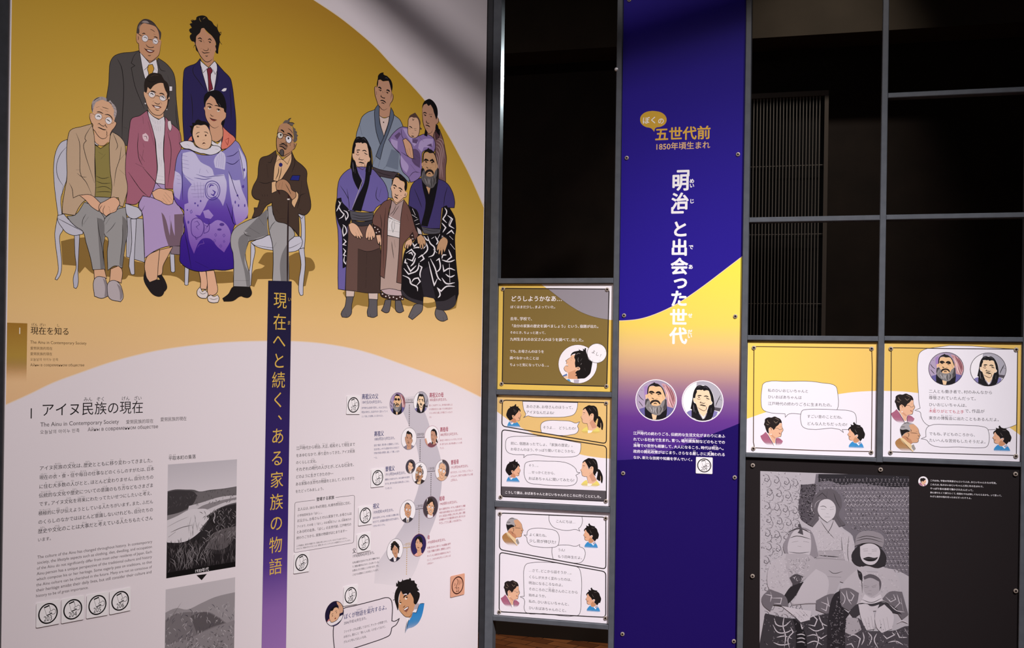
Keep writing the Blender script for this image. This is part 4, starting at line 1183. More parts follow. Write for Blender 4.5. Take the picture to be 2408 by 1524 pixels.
figure('printed_woman', 'grandmother with glasses in a pink jacket and lilac skirt seated in front', """
@ 325 160 11.72
f %S 250,520 240,660 150,660 160,760 200,870 220,960 260,1060 300,1200 400,1310 520,1380 610,1400 680,1370 700,1230 760,1130 800,1000 830,930 870,830 850,790 810,820 790,700 720,540 690,420 560,400 420,470 330,580
L 1.4 150,660 160,760 200,870 220,960 260,1060 330,1180 420,1270 520,1306 610,1300 690,1232 760,1132 805,1000 835,930 872,830
C f5efef 370,732 92,74
C f5efef 672,832 88,74
K 5b3c34 0.9 278,730 305,660 380,655 450,690 468,760 430,825 350,815
K 5b3c34 0.9 588,820 615,758 690,755 750,810 765,880 700,908 620,880
P shoe
@ 100 360 3.81
F %S 935,930 1050,865 1042,1000 1027,1132 960,1158 925,1100
F %S 1050,868 1167,840 1120,930 1080,1010 1065,1092 1030,1112 1037,1000
F 231d1f 920,1050 930,1110 960,1160 1010,1140 1060,1135 1085,1200 1087,1250 1060,1282 1000,1272 950,1217 908,1130
P shoe
F 231d1f 1030,1100 1065,1090 1100,1150 1114,1210 1095,1238 1082,1222 1060,1140
P skirt
f bda3d2 950,270 1105,265 1110,450 950,420
F bda3d2 890,385 960,392 1100,440 1180,415 1240,500 1267,560 1262,700 1242,832 1120,835 1000,880 915,942 910,800 905,650 890,530 858,480
f 7f6675 1065,530 1090,560 1140,740 1150,600 1170,700 1185,742 1180,550 1262,545 1257,700 1230,830 1130,835 1100,740
L 1 1140,560 1140,700
L 1 895,390 862,470 890,520 915,470
P sweater
F ece7ed 940,-385 990,-330 1040,-300 1090,-330 1100,-250 1085,-100 1085,50 1107,180 1097,282 1008,268 1030,150 1020,0 1010,-120 960,-280
l 0.9 77717e 968,-318 975,-295
l 0.9 77717e 985,-310 992,-280
l 0.9 77717e 1005,-295 1012,-262
l 0.9 77717e 1030,-290 1035,-258
l 0.9 77717e 1055,-292 1052,-262
l 0.9 77717e 978,-262 985,-225
l 0.9 77717e 995,-252 1002,-210
l 0.9 77717e 1015,-245 1020,-200
l 0.9 77717e 1035,-240 1038,-195
l 0.9 77717e 1055,-240 1055,-195
l 0.9 77717e 1040,-85 1045,-40
l 0.9 77717e 1060,-100 1060,-40
l 0.9 77717e 1045,40 1048,100
l 0.9 77717e 1065,60 1062,120
l 0.9 77717e 1020,200 1090,215
l 0.9 77717e 1015,235 1090,245
P pink_jacket
F b06c80 935,-382 870,-335 800,-310 780,-230 765,-100 745,60 745,200 762,300 745,452 840,457 900,382 960,397 985,347 1010,270 1027,150 1017,0 1002,-150 960,-300
F b06c80 1100,-325 1160,-260 1225,-200 1242,-120 1237,0 1202,120 1170,322 1098,318 1092,100 1085,0 1092,-150
L 1.3 898,-330 905,-262
L 1.3 860,-180 852,-60 865,50 895,112
L 1.6 832,92 912,132
L 1.6 870,10 915,80
L 1.4 888,70 905,-30
L 1.2 945,-285 1000,-70
L 1.3 900,130 960,200 1040,290 1065,318
L 1.3 770,170 830,260 890,340 945,388
L 1.2 1118,-200 1150,-60 1150,50 1120,300
L 1.2 1222,-180 1228,-50
L 1 900,-90 910,-50
L 1 1115,-300 1135,-180
f efd0d8 895,-165 925,-180 950,-145 945,-105 915,-110 898,-135
L 1 905,-150 930,-150 938,-120
f efe2e6 1122,-285 1148,-290 1158,-230 1145,-195 1128,-220
L 0.9 1122,-285 1148,-290 1158,-230 1145,-195 1128,-220 1120,-285
P hand
F efbb98 980,352 1040,318 1100,325 1162,340 1174,400 1167,452 1130,464 1090,452 1060,432 1000,402
L 1.1 1085,372 1142,442
L 1.1 1097,350 1162,422
L 1.1 1075,402 1120,457
L 1 1060,432 1085,430
P hair
@ 325 160 11.72
f 2a201b 200,675 165,520 170,400 210,280 290,180 400,130 520,140 620,170 680,260 720,330 800,400 840,500 860,640 850,780 830,830 790,875 790,760 810,700 760,640 730,560 710,480 690,410 600,410 520,430 420,490 380,540 340,592 290,550 260,510 240,640 220,685
f 2a201b 815,850 855,860 835,960 812,1085 780,1090 800,980
l 1.2 120d0b 240,330 330,380 440,370 500,340
l 1.2 4d3d34 330,240 450,190 560,210
P
L 1.8 330,712 380,698 425,745
L 1.8 618,790 670,788 725,842
L 2.4 338,630 410,640 492,678
L 2.4 578,705 650,700 725,742
L 1.4 468,772 530,765 592,792
L 2.6 230,690 282,702
L 2.6 752,890 805,850
L 1.2 402,930 432,895
L 1.5 440,940 500,982 570,992 602,960
L 1.3 612,930 655,1005
f 7c2c2a 370,1010 440,1040 540,1050 642,1080 600,1108 530,1114 440,1084
f fff3ef 435,1050 540,1062 602,1085 560,1104 480,1092
L 1.5 370,1010 440,1040 540,1048 642,1080
L 1.4 465,1130 520,1160 582,1160
C f4f1ee 197,978 20,20
C f4f1ee 788,1145 14,14
""".replace('%S', S_))
figure('printed_woman', 'young mother in a flowing violet patterned coat holding a baby', """
@ 430 205 9.525
f dfab88 520,330 500,420 470,480 490,520 500,620 530,720 590,820 610,1000 640,1180 740,1220 830,1180 900,1060 880,880 900,750 960,680 970,580 930,550 920,440 850,440 720,260 620,190 560,270
L 1.2 470,480 490,520 500,620 530,720 590,820 640,882 720,917 805,872
L 1.1 930,550 972,580 962,680 905,755
P leg
@ 380 360 3.81
F efbb98 335,1060 397,1060 410,1170 402,1222 345,1217 350,1150
P leg
F efbb98 400,1058 470,1050 490,1150 500,1242 470,1272 410,1272 410,1170
P shoe
F eee2de 345,1200 320,1230 320,1270 350,1297 400,1302 417,1262 390,1225 365,1242
L 1 335,1240 365,1262 405,1250
P shoe
F eee2de 440,1270 410,1290 420,1327 460,1342 505,1337 517,1300 500,1270 470,1285
L 1 425,1300 465,1312 510,1300
P blouse
@ 430 205 9.525
F f3eef0 640,1180 700,1230 780,1270 860,1180 870,1280 850,1372 700,1312 640,1280
l 1.6 b89a48 660,1190 730,1220 770,1270 830,1220 880,1130
F ec8671 890,880 960,950 1060,1040 1140,1100 1180,1170 1160,1260 1080,1342 880,1397 858,1370 892,1150 902,1000
F ec8671 108,1205 150,1130 200,1088 222,1205
l 1.2 9c3c30 1030,1045 1040,1110
l 1.3 9c3c30 940,1190 1030,1140 1005,1300 940,1190
l 1 9c3c30 1070,1190 1080,1260
P violet_coat
@ 380 360 3.81
F COAT 175,-35 140,30 120,150 115,280 110,400 140,460 175,490 200,520 195,600 205,700 175,760 165,900 165,970 215,1020 280,1050 360,1062 460,1045 570,1050 692,1020 660,930 620,800 640,690 660,640 770,580 772,450 767,200 757,50 720,-30 690,-90 660,-115 620,-70 550,-20 450,15 330,10 250,-30
f LITE 190,0 280,-10 350,80 450,140 470,200 560,190 572,230 480,240 400,260 300,250 250,225 200,190 180,100
f LITE 480,130 470,60 530,-20 566,10 566,150
f LITE 200,200 300,250 420,230 560,200 582,260 572,400 550,475 520,420 480,385 420,420 390,480 345,560 270,540 240,440 240,330 270,280
f LITE 205,460 255,440 290,540 340,590 420,640 500,600 580,640 622,760 560,890 500,840 440,770 372,765 340,790 290,902 250,800 230,680 205,560
f LITE 600,180 640,240 700,240 720,330 760,430 770,560 670,650 650,560 610,330
f LITE 120,160 165,190 180,260 160,420 115,380
f LITE 690,-50 720,0 750,60 756,200 735,240 710,100
f LITE 370,520 420,505 465,560 440,590 390,580
P
P coat_pattern
@ 380 360 3.81
l 1.5 6a5ab0 175,20 230,30
l 1.5 6a5ab0 170,55 240,70
l 1.5 6a5ab0 175,90 245,105
l 1.5 6a5ab0 185,125 245,140
l 1.3 6a5ab0 490,120 500,30
l 1.3 6a5ab0 510,125 518,10
l 1.3 6a5ab0 530,130 535,0
l 1.3 6a5ab0 548,135 552,20
l 1.5 4a3a92 310,190 400,215 480,205 560,200
l 1.5 4a3a92 290,220 380,235 450,225
l 1.3 4a3a92 345,140 340,180
l 1.3 4a3a92 400,150 420,180
K 4c3a98 1.7 390,335 405,270 455,250 505,275 522,340 500,400 450,420 405,395
K 4c3a98 1.2 405,335 420,285 455,270 495,290 508,340 490,385 450,400 418,385
l 3 5a44a4 425,310 440,285 470,290
l 3 5a44a4 455,330 480,350 465,380 440,365
K 55348f 1.6 265,665 275,600 320,582 365,610 378,680 350,745 310,760 275,730
l 1.2 55348f 290,620 320,610 340,640 310,660 335,690
l 1.4 55348f 300,740 310,775 330,760
l 1.5 55348f 380,640 410,660 430,630 420,700 380,720 385,640
l 1.2 55348f 410,590 430,625 390,690
l 1.3 7a52b0 370,780 380,810 340,820 320,850
l 1.2 4a3a92 262,300 390,290
l 1.2 4a3a92 262,330 385,325
l 1.2 4a3a92 265,365 380,360
l 1.2 4a3a92 280,395 380,390
l 1.1 4a3a92 290,265 300,340
l 1.1 4a3a92 320,260 330,405
l 1.1 4a3a92 350,260 355,405
l 1.1 4a3a92 378,270 375,400
C 5a3c98 540,640 22,14
C 5a3c98 518,685 20,10
K 6a48a8 1.1 475,730 485,720 495,735 483,748
K 6a48a8 1.1 548,735 560,725 570,740 557,752
K 6a48a8 1.1 465,785 476,772 486,786 475,800
K 6a48a8 1.1 520,830 531,820 541,834 530,846
K 6a48a8 1.1 552,790 560,782 568,794 559,802
K 5a44a4 1 255,520 268,510 275,530 262,540
C 5a44a4 240,620 8,14
C 5a44a4 350,430 7,10
C 5a44a4 300,450 8,8
C 5a44a4 325,470 6,10
C 5a44a4 230,510 6,8
C 5a44a4 660,440 6,14
C 5a44a4 690,470 6,12
C 5a44a4 680,380 8,10
C 5a44a4 745,470 6,14
C 5a44a4 740,150 8,14
C 5a44a4 730,300 10,14
l 1.2 4a3a92 135,200 165,205
l 1.2 4a3a92 135,230 170,240
l 1.2 4a3a92 140,270 175,275
l 1.6 241058 205,700 235,850 266,1035
l 1.6 241058 300,970 420,1030
l 1.4 241058 640,460 640,620 662,645
l 1.4 241058 580,450 620,560 645,640
l 1.4 241058 580,30 640,20 690,-20
l 1.4 241058 575,80 640,100 700,55
l 1.3 241058 600,160 630,240 660,330 700,420
l 1.3 241058 180,0 185,200 190,420
l 1.2 241058 690,-40 720,100 740,250
P fur_collar
@ 380 20 3.81
F ebe7f0 160,1205 200,1188 280,1198 300,1230 360,1255 430,1250 450,1225 520,1240 537,1268 490,1300 440,1312 400,1306 380,1300 350,1298 320,1288 285,1276 250,1260 215,1256 190,1246
L 0.9 225,1215 248,1232
L 0.9 300,1238 350,1262
L 0.9 480,1258 505,1262
P baby
@ 430 205 9.525
F f3c7a3 260,860 225,940 215,1080 245,1180 280,1280 340,1340 430,1380 520,1392 590,1362 630,1290 647,1180 620,1040 570,910 500,840 400,850 320,840
f 15100f 212,1080 170,990 192,925 148,868 222,862 208,795 272,802 295,745 350,725 420,755 500,768 570,818 602,872 570,892 520,842 440,830 400,852 360,822 300,852 250,872 228,940
L 1 150,870 190,880
L 1 330,690 350,740
L 1.1 318,865 312,900 382,894
L 1.4 288,1062 330,1022 382,1010
L 1.4 468,1000 530,1010 567,1044
C 4a2a1c 338,1103 22,20
C 4a2a1c 512,1080 20,20
L 1 315,1090 360,1088
L 1.1 438,1190 492,1180
f 4a1d18 428,1285 445,1255 470,1235 495,1250 512,1275 478,1262 450,1272
L 1.2 460,1306 490,1304
P hair
f 120d11 500,465 480,380 470,250 500,160 560,110 660,75 760,70 850,110 920,200 960,320 977,450 967,560 930,545 915,480 870,460 830,440 760,360 720,270 660,210 620,185 560,260 515,330 505,420
f 120d11 878,760 942,720 935,790 905,885 858,830
l 1 6d6560 800,360 830,400 850,440
P
L 1.8 528,377 580,365 672,407
L 2 708,412 770,414 832,442
C f8eee0 595,478 32,18
C f8eee0 795,535 32,16
L 1.5 548,440 610,430 645,465
C 2a1a14 605,460 18,18
L 1.5 748,495 800,488 842,520
C 2a1a14 800,512 18,18
L 1.2 618,600 640,640 692,650
f 8a3a34 600,685 660,715 765,735 700,760 640,735
L 1.6 598,683 660,715 768,735
""")
figure('printed_man', 'grey-goateed man in a brown jacket seated with both hands on a cane', """
@ 635 270 13.25
f c0906c 300,330 250,460 235,620 215,700 200,850 215,1050 240,1140 330,1230 380,1320 560,1280 690,1190 700,1100 760,1050 800,960 832,880 740,880 720,650 700,450 620,330 520,260 400,260
L 1.4 300,330 250,460 235,620 212,700 200,850 215,1050 240,1140 330,1230 400,1282 520,1232 640,1162 695,1095
L 1.3 700,1100 762,1050 802,960 834,878
C e3ddd0 315,642 82,92
C f3eff4 575,772 92,112
K 33231f 1.2 232,620 255,560 330,550 392,590 400,670 370,735 300,740 245,700
K 33231f 1.2 480,690 520,655 610,670 668,730 672,810 640,880 580,885 520,850 490,770
P shoe
@ 380 360 3.81
F 1b1718 640,1200 790,1195 807,1262 780,1292 740,1290 712,1280 640,1322 560,1327 548,1302 600,1262
P trousers
F aeacad 990,480 880,560 760,610 660,670 625,730 620,830 640,900 645,1195 790,1200 790,1100 750,900 780,790 900,760 955,732 945,600
F aeacad 950,480 990,470 1010,570 1100,615 1180,690 1192,740 1140,790 1140,1000 1140,1150 1130,1240 990,1240 1000,900 990,800 965,700
f 828081 690,772 720,735 785,712 775,790 752,890 745,990 792,1100 790,1195 762,1195 740,1050 702,900
f 828081 740,700 880,560 945,500 945,600 955,732 860,762 780,790 780,720
f 828081 1080,900 1140,790 1140,1150 1070,1150 1060,1000
L 1.2 735,705 755,735 800,745
L 1.2 780,665 880,725
L 1.2 870,580 920,650
L 1.2 1030,800 1000,850
L 1 648,1142 785,1142
L 1.2 970,690 985,650 1020,610
P shirt
F ebbf90 1040,5 1085,60 1165,0 1162,100 1110,180 1050,252 1000,245 1010,120
L 1 1025,80 1060,55 1085,60 1128,100 1162,20
L 1.6 1050,120 1045,180 1020,240
L 1.6 1075,120 1062,200 1046,245
P bolo_tie
C 2f2a6e 1067,105 17,18
L 1.4 1060,60 1066,90
P brown_jacket
F 4c3b31 1025,-25 960,20 890,45 870,110 860,220 820,300 810,370 840,410 880,420 860,490 830,490 832,520 810,580 880,560 940,470 990,440 990,480 1010,570 1030,610 1110,632 1180,682 1232,747 1232,640 1226,540 1280,555 1330,510 1338,460 1320,350 1300,250 1300,160 1260,110 1200,60 1165,-15 1162,80 1110,180 1050,252 1000,245 1010,120 1030,40
L 1.3 870,258 930,272 990,255
L 1.2 942,100 955,220
L 1.2 950,82 978,85 1000,30
L 1.2 1165,175 1195,80 1182,20
L 1.2 890,462 940,440
L 1.3 1215,500 1235,420 1245,380 1292,360
L 1.3 1255,250 1245,380
L 1.2 1020,500 1055,542
L 1.1 1050,590 1110,585
L 2 900,372 905,388
L 2 922,372 927,388
L 2 945,372 950,388
L 2 1235,500 1250,512
F 252c85 1150,242 1172,200 1240,200 1230,247
F ebbf90 985,260 1025,250 1032,340 985,362
F ebbf90 1170,420 1205,340 1227,370 1190,492 1165,450
P cane
l 3.6 2a1a1b 1136,420 1130,800 1126,1240
l 4.2 3b1f1c 1135,340 1140,380 1137,420
l 3.6 3b1f1c 1062,285 1047,330 1060,372
f e9dcd2 1126,408 1147,408 1147,420 1126,420
P hand
F c0906c 1025,270 1060,240 1100,235 1150,280 1167,330 1202,350 1202,392 1170,420 1120,352 1080,332 1050,332 1030,330
L 1.2 1060,265 1045,310
L 1.2 1085,260 1075,320
L 1.2 1110,275 1140,330 1160,370
P hair
@ 635 270 13.25
f 6d625c 395,265 440,200 500,160 550,170 600,130 665,98 612,180 605,230 680,240 765,270 722,300 712,345 660,340 600,290 540,265
f 6d625c 700,340 740,400 805,450 772,470 842,540 832,600 875,640 842,700 852,760 812,830 760,862 730,800 750,700 730,560 720,440
L 1.4 550,170 600,125 665,98
L 1.4 540,262 620,240 700,245 765,275
L 1.3 740,420 800,455
L 1.3 760,520 840,560
L 1.3 780,620 870,640
L 1.3 780,720 840,740
P goatee
F 5a5250 300,1170 330,1090 380,1070 420,1110 432,1200 410,1272 370,1287 320,1242
P
L 3.2 330,470 390,490 442,552
L 3.2 530,570 600,590 655,640 705,705
C 2a2420 335,635 24,28
C 2a2420 572,740 24,28
l 1 2a2420 300,620 340,595 375,625
l 1 2a2420 530,720 575,700 615,735
L 1.5 388,592 480,612 605,655
L 1.2 400,640 440,662 480,670
L 3 215,592 262,540
L 1.6 678,770 755,812
L 1.4 312,872 352,825
L 1.4 350,862 390,890 440,880 480,882
L 1.3 490,820 510,920 562,992
f 8f6c58 280,930 400,900 470,930 540,1010 520,1060 470,1070 400,1010 290,990
L 2.2 280,935 400,905 470,932 542,1012
L 2.4 285,985 330,985 410,1015 470,1068 520,1062
C 2a1a14 627,940 12,14
L 1.1 560,420 640,480 705,572
L 1.2 740,880 760,960 740,1020
""")

# ---- standing ancestors on the right
figure('printed_man', 'topknotted man in a slate-blue kimono standing at the back', """
@ 870 160 15.24
f cc9b7d 290,430 270,560 245,700 215,650 170,690 165,800 190,1000 220,1100 250,1200 290,1310 330,1400 335,1560 345,1760 720,1760 725,1560 725,1360 740,1260 790,1190 830,1060 820,960 790,900 770,800 720,560 660,460 450,470 350,410
L 1.4 245,700 215,650 170,690 165,800 190,1000 220,1100 250,1200 290,1310 360,1400 430,1480 520,1502 620,1450
L 1.4 690,1380 740,1260 792,1190 832,1060 822,960 795,905
P slate_kimono
@ 760 150 4.482
F 8f9bad 578,430 545,480 470,510 410,560 382,640 350,740 345,790 480,850 520,1000 520,1090 600,1130 790,1150 905,1255 920,1100 870,900 840,660 805,585 745,535 715,460 700,560 640,580 592,550
F 8f9bad 600,1180 725,1195 740,1420 670,1400
F 4b4046 520,1085 600,1115 790,1148 752,1215 640,1195 540,1160
f 747f92 720,900 800,930 790,1120 660,1080
F 626e82 578,430 545,480 545,600 560,720 600,850 640,770 600,640 590,520 590,450
F 626e82 715,460 745,530 720,640 680,750 640,850 600,1010 555,975 590,880 640,770 690,620 705,520
L 1.2 380,630 410,752
L 1.2 555,975 525,1062
L 1.2 600,1015 580,1090
L 1.3 670,1070 635,1110
L 1.1 550,1130 640,1165 740,1185
P undershirt
F e6cfc4 590,545 640,572 697,555 690,610 640,762 605,650
C 3a2a28 637,617 6,8
P hair
@ 870 160 15.24
f 14100f 250,690 245,560 280,380 290,280 350,200 420,165 495,160 480,220 540,260 600,280 680,350 750,430 800,560 810,700 780,860 770,1000 750,1130 760,960 770,850 735,680 700,540 670,460 570,460 460,470 380,415 300,430 290,560 260,680
l 1.2 4a4a5a 530,370 590,340 640,400
P
L 3.2 290,702 350,695 408,762
L 3.2 585,802 640,790 712,852
L 1.5 308,780 370,792 425,805
C 2a1a14 375,815 18,20
L 1.5 568,868 630,872 662,892
C 2a1a14 630,895 18,20
L 1.8 405,960 395,1020 450,1060 520,1082 532,1050
L 2.5 363,1172 430,1160 510,1190 577,1252
L 1.9 402,1250 460,1250 522,1287
L 1.8 228,830 240,965
L 1.4 450,830 470,900
L 1.2 540,830 530,880
""")
figure('printed_woman', 'woman in a striped kimono carrying a baby wrapped in purple cloth', """
@ 940 220 12.7
f c8987d 680,330 670,480 680,680 700,880 740,1010 800,1120 820,1200 840,1320 1000,1290 1070,1150 1080,920 1140,880 1162,780 1120,700 1060,650 1000,480 940,340 800,300
L 1.4 672,480 680,680 700,880 740,1010 800,1120 850,1192 900,1192 980,1132
L 1.2 1085,915 1142,880 1164,780 1125,705
P striped_kimono
@ 760 150 4.482
F 7d5c5b 1185,705 1225,690 1262,790 1285,900 1300,1000 1290,1100 1292,1260 1210,1200 1180,1000 1180,880 1160,780
F 57383f 1180,700 1225,690 1217,780 1190,802
l 2 b39391 1195,800 1240,830 1265,900 1275,1000
l 2 b39391 1190,830 1230,860 1250,920 1262,1040
l 2 b39391 1190,870 1220,890 1238,960 1250,1100 1260,1200
l 2 b39391 1190,910 1215,950 1230,1060 1240,1200
l 2 b39391 1190,960 1205,1010 1215,1100 1222,1190
l 2 b39391 1205,790 1250,800 1272,850
P purple_wrap
F 937cb4 690,800 740,730 830,665 890,670 900,740 940,780 1010,760 1070,740 1160,780 1182,870 1170,930 1100,905 1050,930 1040,1000 1030,1180 960,1240 920,1250 900,1200 840,1140 810,1050 810,950 750,890
f bba6d6 715,790 785,815 782,905 720,850
f bba6d6 838,680 890,690 950,780 1000,830 960,870 900,790
f bba6d6 1000,890 1020,820 1080,790 1160,792 1150,880 1060,880 1040,930
f bba6d6 815,960 850,1010 900,1080 880,1150 840,1110 815,1020
f 665078 940,790 1000,800 985,842 940,830
f 665078 930,900 980,900 1020,950 1020,1100 960,1060 930,1000
f 665078 1090,860 1140,840 1150,880
f 665078 750,760 800,720 820,740 780,800
l 1.3 3a2a48 690,800 750,890 812,950
l 1.3 3a2a48 820,930 900,980 980,1010
l 1.2 3a2a48 960,950 1020,1000
l 1.2 3a2a48 930,1020 1010,1080
l 1.2 3a2a48 920,1060 990,1150
l 1.2 3a2a48 1000,760 1060,820
l 1.2 3a2a48 820,680 830,760 850,800
l 1.2 3a2a48 900,1200 960,1140 1020,1150
P hand
F e2ae8c 838,802 870,785 922,840 942,900 952,1000 920,992 885,962 860,880
L 1.1 880,900 905,975
L 1.1 905,890 930,985
P baby
@ 940 220 12.7
F e6b999 270,740 250,900 240,1050 250,1200 300,1280 380,1320 480,1322 560,1240 592,1080 590,900 540,740 440,690 330,700
f 5d443b 258,765 300,660 400,600 460,568 520,650 600,780 622,880 612,1000 665,1050 640,1082 590,1062 580,900 550,780 500,722 420,722 340,700
L 1.3 400,600 420,640
L 1.2 385,740 395,800 440,760
L 2 278,985 320,990 378,1042
L 2 418,1045 502,1050
L 2.4 288,1045 325,1056
L 2.4 438,1090 492,1102
L 1.4 362,1185 412,1192
L 2 348,1260 382,1276 432,1280
P hair
f 110d10 670,490 680,350 740,230 800,190 880,160 970,200 1070,320 1120,440 1137,600 1122,700 1090,785 1060,680 1020,560 990,450 920,330 860,372 800,300 780,312 730,330 690,400
f 110d10 1078,915 1122,930 1162,1040 1202,1180 1202,1265 1130,1200 1068,1085
f 110d10 758,1060 822,1150 822,1285 728,1250 750,1130
P
L 2.3 698,592 740,565 812,602
L 2.5 868,622 975,620
L 1.5 708,628 760,640 795,662
C 2a1a14 762,655 18,18
L 1.5 885,675 945,682
C 2a1a14 938,692 18,18
L 1.5 798,800 802,860 850,892 892,880
L 2.3 768,945 840,955 907,1002
L 1.7 788,1036 845,1042
L 1.3 990,1080 940,1150
""")
KIM = '7469ad'
LONGHAIR_HEAD = """
@ 810 310 12.7
f f3c8a9 330,340 300,560 290,660 240,650 250,760 300,840 330,940 360,1010 400,1180 530,1375 620,1190 640,1030 670,980 700,880 750,880 765,790 740,760 720,600 680,400 640,340 450,320
P hair
f 131013 330,335 340,400 310,500 292,650 240,640 240,720 270,830 310,860 350,990 380,1120 412,1220 330,1290 240,1262 200,1080 168,1070 190,900 220,650 240,450 290,270 360,160 440,140 510,162 580,150 660,220 730,350 780,500 810,700 820,900 832,1030 790,1290 700,1312 630,1202 650,1050 700,900 740,890 770,800 740,740 720,580 690,450 660,350 600,330 530,352 500,312 460,330 400,320
l 1.1 55505a 360,230 380,200 440,190
l 1.1 55505a 520,220 580,200 640,270
l 1.1 8a8690 250,900 260,1060 270,1200
l 1.1 8a8690 310,1120 320,1240
l 1.1 8a8690 740,1020 735,1200
P
l 1.2 5a3426 360,1000 460,1090 540,1132 600,1092
L 2.2 355,552 410,543 472,546
L 2.2 528,572 600,555 662,592
C 4a2a30 400,610 22,22
L 1.6 345,600 400,590
L 1.8 588,618 640,658 692,682
l 1.2 7a4a3a 335,655 400,692 445,670
l 1.2 7a4a3a 600,700 650,718
L 1.4 462,755 430,822 490,832 530,842 582,820
L 2.4 423,916 480,910 540,930 597,942
L 1.6 488,975 532,985
l 1.2 6a3f30 600,960 612,1040 590,1100
l 1.2 6a3f30 600,860 632,900
"""
figure('printed_woman', 'great-grandmother with long loose black hair in a purple robe', LONGHAIR_HEAD.split('P hair')[0] + """
P tabi_sock
@ 760 430 4.482
F e0cabf 240,1130 332,1135 325,1200 240,1202
F 646064 245,1200 320,1200 300,1300 297,1380 260,1417 200,1415 188,1380 230,1300
L 1.4 240,1380 245,1415
P tabi_sock
F e0cabf 475,1150 577,1155 575,1230 480,1230
F 646064 480,1225 570,1230 570,1330 572,1400 530,1420 470,1407 463,1360 480,1290
L 1.4 500,1380 500,1412
P purple_robe
F 7469ad 300,-155 220,-105 170,-35 150,65 145,160 130,250 140,400 155,500 155,1000 158,1120 232,1132 242,880 262,560 270,300 400,290 530,302 560,260 680,170 672,60 640,-10 590,-70 510,-150
f 15121a 145,165 190,155 200,200 270,280 292,350 285,420 260,442 260,560 250,882 205,902 200,700 190,500 150,400 130,280
f 131116 300,-155 310,-60 340,20 375,82 412,0 380,-80 350,-150
f 131116 505,-150 480,20 440,160 400,302 300,287 370,130 432,0 450,-130
l 1.6 b9b0b8 420,-45 372,90 302,282
l 1.3 b9b0b8 352,-140 415,-40
L 1.2 180,30 240,120 270,180
L 1.2 250,60 270,200 275,280
L 1.2 570,40 560,160 600,200
L 1.2 610,60 590,150
l 2.6 f1edf0 160,190 180,220 155,270 140,300
l 2.6 f1edf0 190,200 160,250 190,300 220,330 200,360 165,380
l 2.6 f1edf0 215,290 250,310 262,350 240,390 230,340
l 2.6 f1edf0 205,440 230,460 245,520 215,560 205,500 215,450
l 2.6 f1edf0 215,590 240,620 210,650 245,660
l 2.6 f1edf0 210,690 235,720 215,760 245,770
l 2.6 f1edf0 225,770 220,830 245,860 245,820
l 2.6 f1edf0 265,290 285,300
P skirt
F 6e534b 260,435 400,455 520,440 560,560 600,680 607,1162 480,1162 330,1142 235,1132 242,900 262,560
f 4c3a34 365,692 450,722 520,716 602,682 607,1160 480,1160 358,1140
L 1.2 365,692 450,722 520,716 602,682
L 1.2 460,735 455,860
L 1.2 455,890 452,1000
L 1.2 452,1020 448,1110
P sash
F 5a585f 280,290 400,312 532,312 522,392 440,402 300,392 285,350
L 1.1 300,330 400,352 525,340
L 1.1 300,360 420,380 520,365
F 39363b 298,392 400,412 522,395 512,442 400,457 310,442
P hand
F f0c09e 265,442 300,420 360,450 397,510 418,570 410,580 394,556 400,586 388,592 368,560 374,584 362,588 344,556 344,574 328,564 290,522
L 1 360,480 390,560
L 1 340,520 365,575
P hand
F f0c09e 446,545 465,470 490,430 522,470 549,545 540,580 528,588 522,560 516,600 502,606 496,570 490,606 476,606 474,568 464,590 450,582
L 1 480,520 470,590
L 1 505,520 498,595
@ 810 310 12.7
P hair""" + LONGHAIR_HEAD.split('P hair')[1])
BEARD_HEAD = """
@ 975 340 12.7
f d2a57c 280,260 260,400 250,520 210,560 215,640 260,680 300,760 350,900 420,980 560,940 640,780 680,700 690,600 640,400 590,280 430,230
P beard
f 625e5f 200,720 260,700 310,780 340,900 430,960 560,920 620,780 680,700 722,720 722,950 700,1080 620,1180 560,1280 480,1302 400,1270 300,1180 230,1080 190,960 190,800
f 1c1718 200,720 262,700 285,760 240,800 215,900 205,960 188,900
f 1c1718 680,700 722,720 722,950 690,1090 640,1150 650,1000 620,1050 670,880
l 1.3 aaa6a8 300,1000 340,1100 360,1180
l 1.3 aaa6a8 400,1000 410,1100 400,1200
l 1.3 aaa6a8 460,1010 450,1120 470,1230
l 1.3 aaa6a8 530,1000 520,1100
l 1.3 aaa6a8 250,850 230,960
l 1.3 aaa6a8 600,900 580,1020
l 1.3 2a2526 360,1000 330,1090
l 1.3 2a2526 500,1000 490,1150 500,1260
l 1.3 2a2526 570,960 590,1080 560,1200
l 1.3 2a2526 270,900 260,1000
l 1.3 2a2526 430,1120 440,1260
f d2a57c 345,935 400,850 440,828 512,860 562,925 460,962
P moustache
f 2a2120 308,870 350,770 440,738 520,760 575,860 552,908 510,832 430,808 370,850 330,908
P hair
f 1d1819 238,545 240,380 260,260 320,170 380,130 410,92 442,130 500,150 560,210 620,300 660,420 692,560 692,645 650,480 610,340 560,250 440,252 380,215 300,250 270,380 260,522
P
L 4.2 283,484 330,446 422,482
L 4.2 448,494 530,456 588,534
L 1.4 305,520 340,506 385,540
C 2a1a14 345,526 16,18
L 1.4 485,540 530,524 562,548
C 2a1a14 520,545 16,18
l 1.2 7a4a32 298,580 345,604
l 1.2 7a4a32 508,590 562,604
L 1.6 348,668 380,692 412,714
L 1.6 440,722 502,690
f 8c5040 400,885 440,858 482,885 440,878
L 1.8 398,886 440,858 484,886
l 1.2 8c5040 410,930 470,930
l 1 7a4a32 620,560 640,700
l 1 7a4a32 270,560 265,650
"""
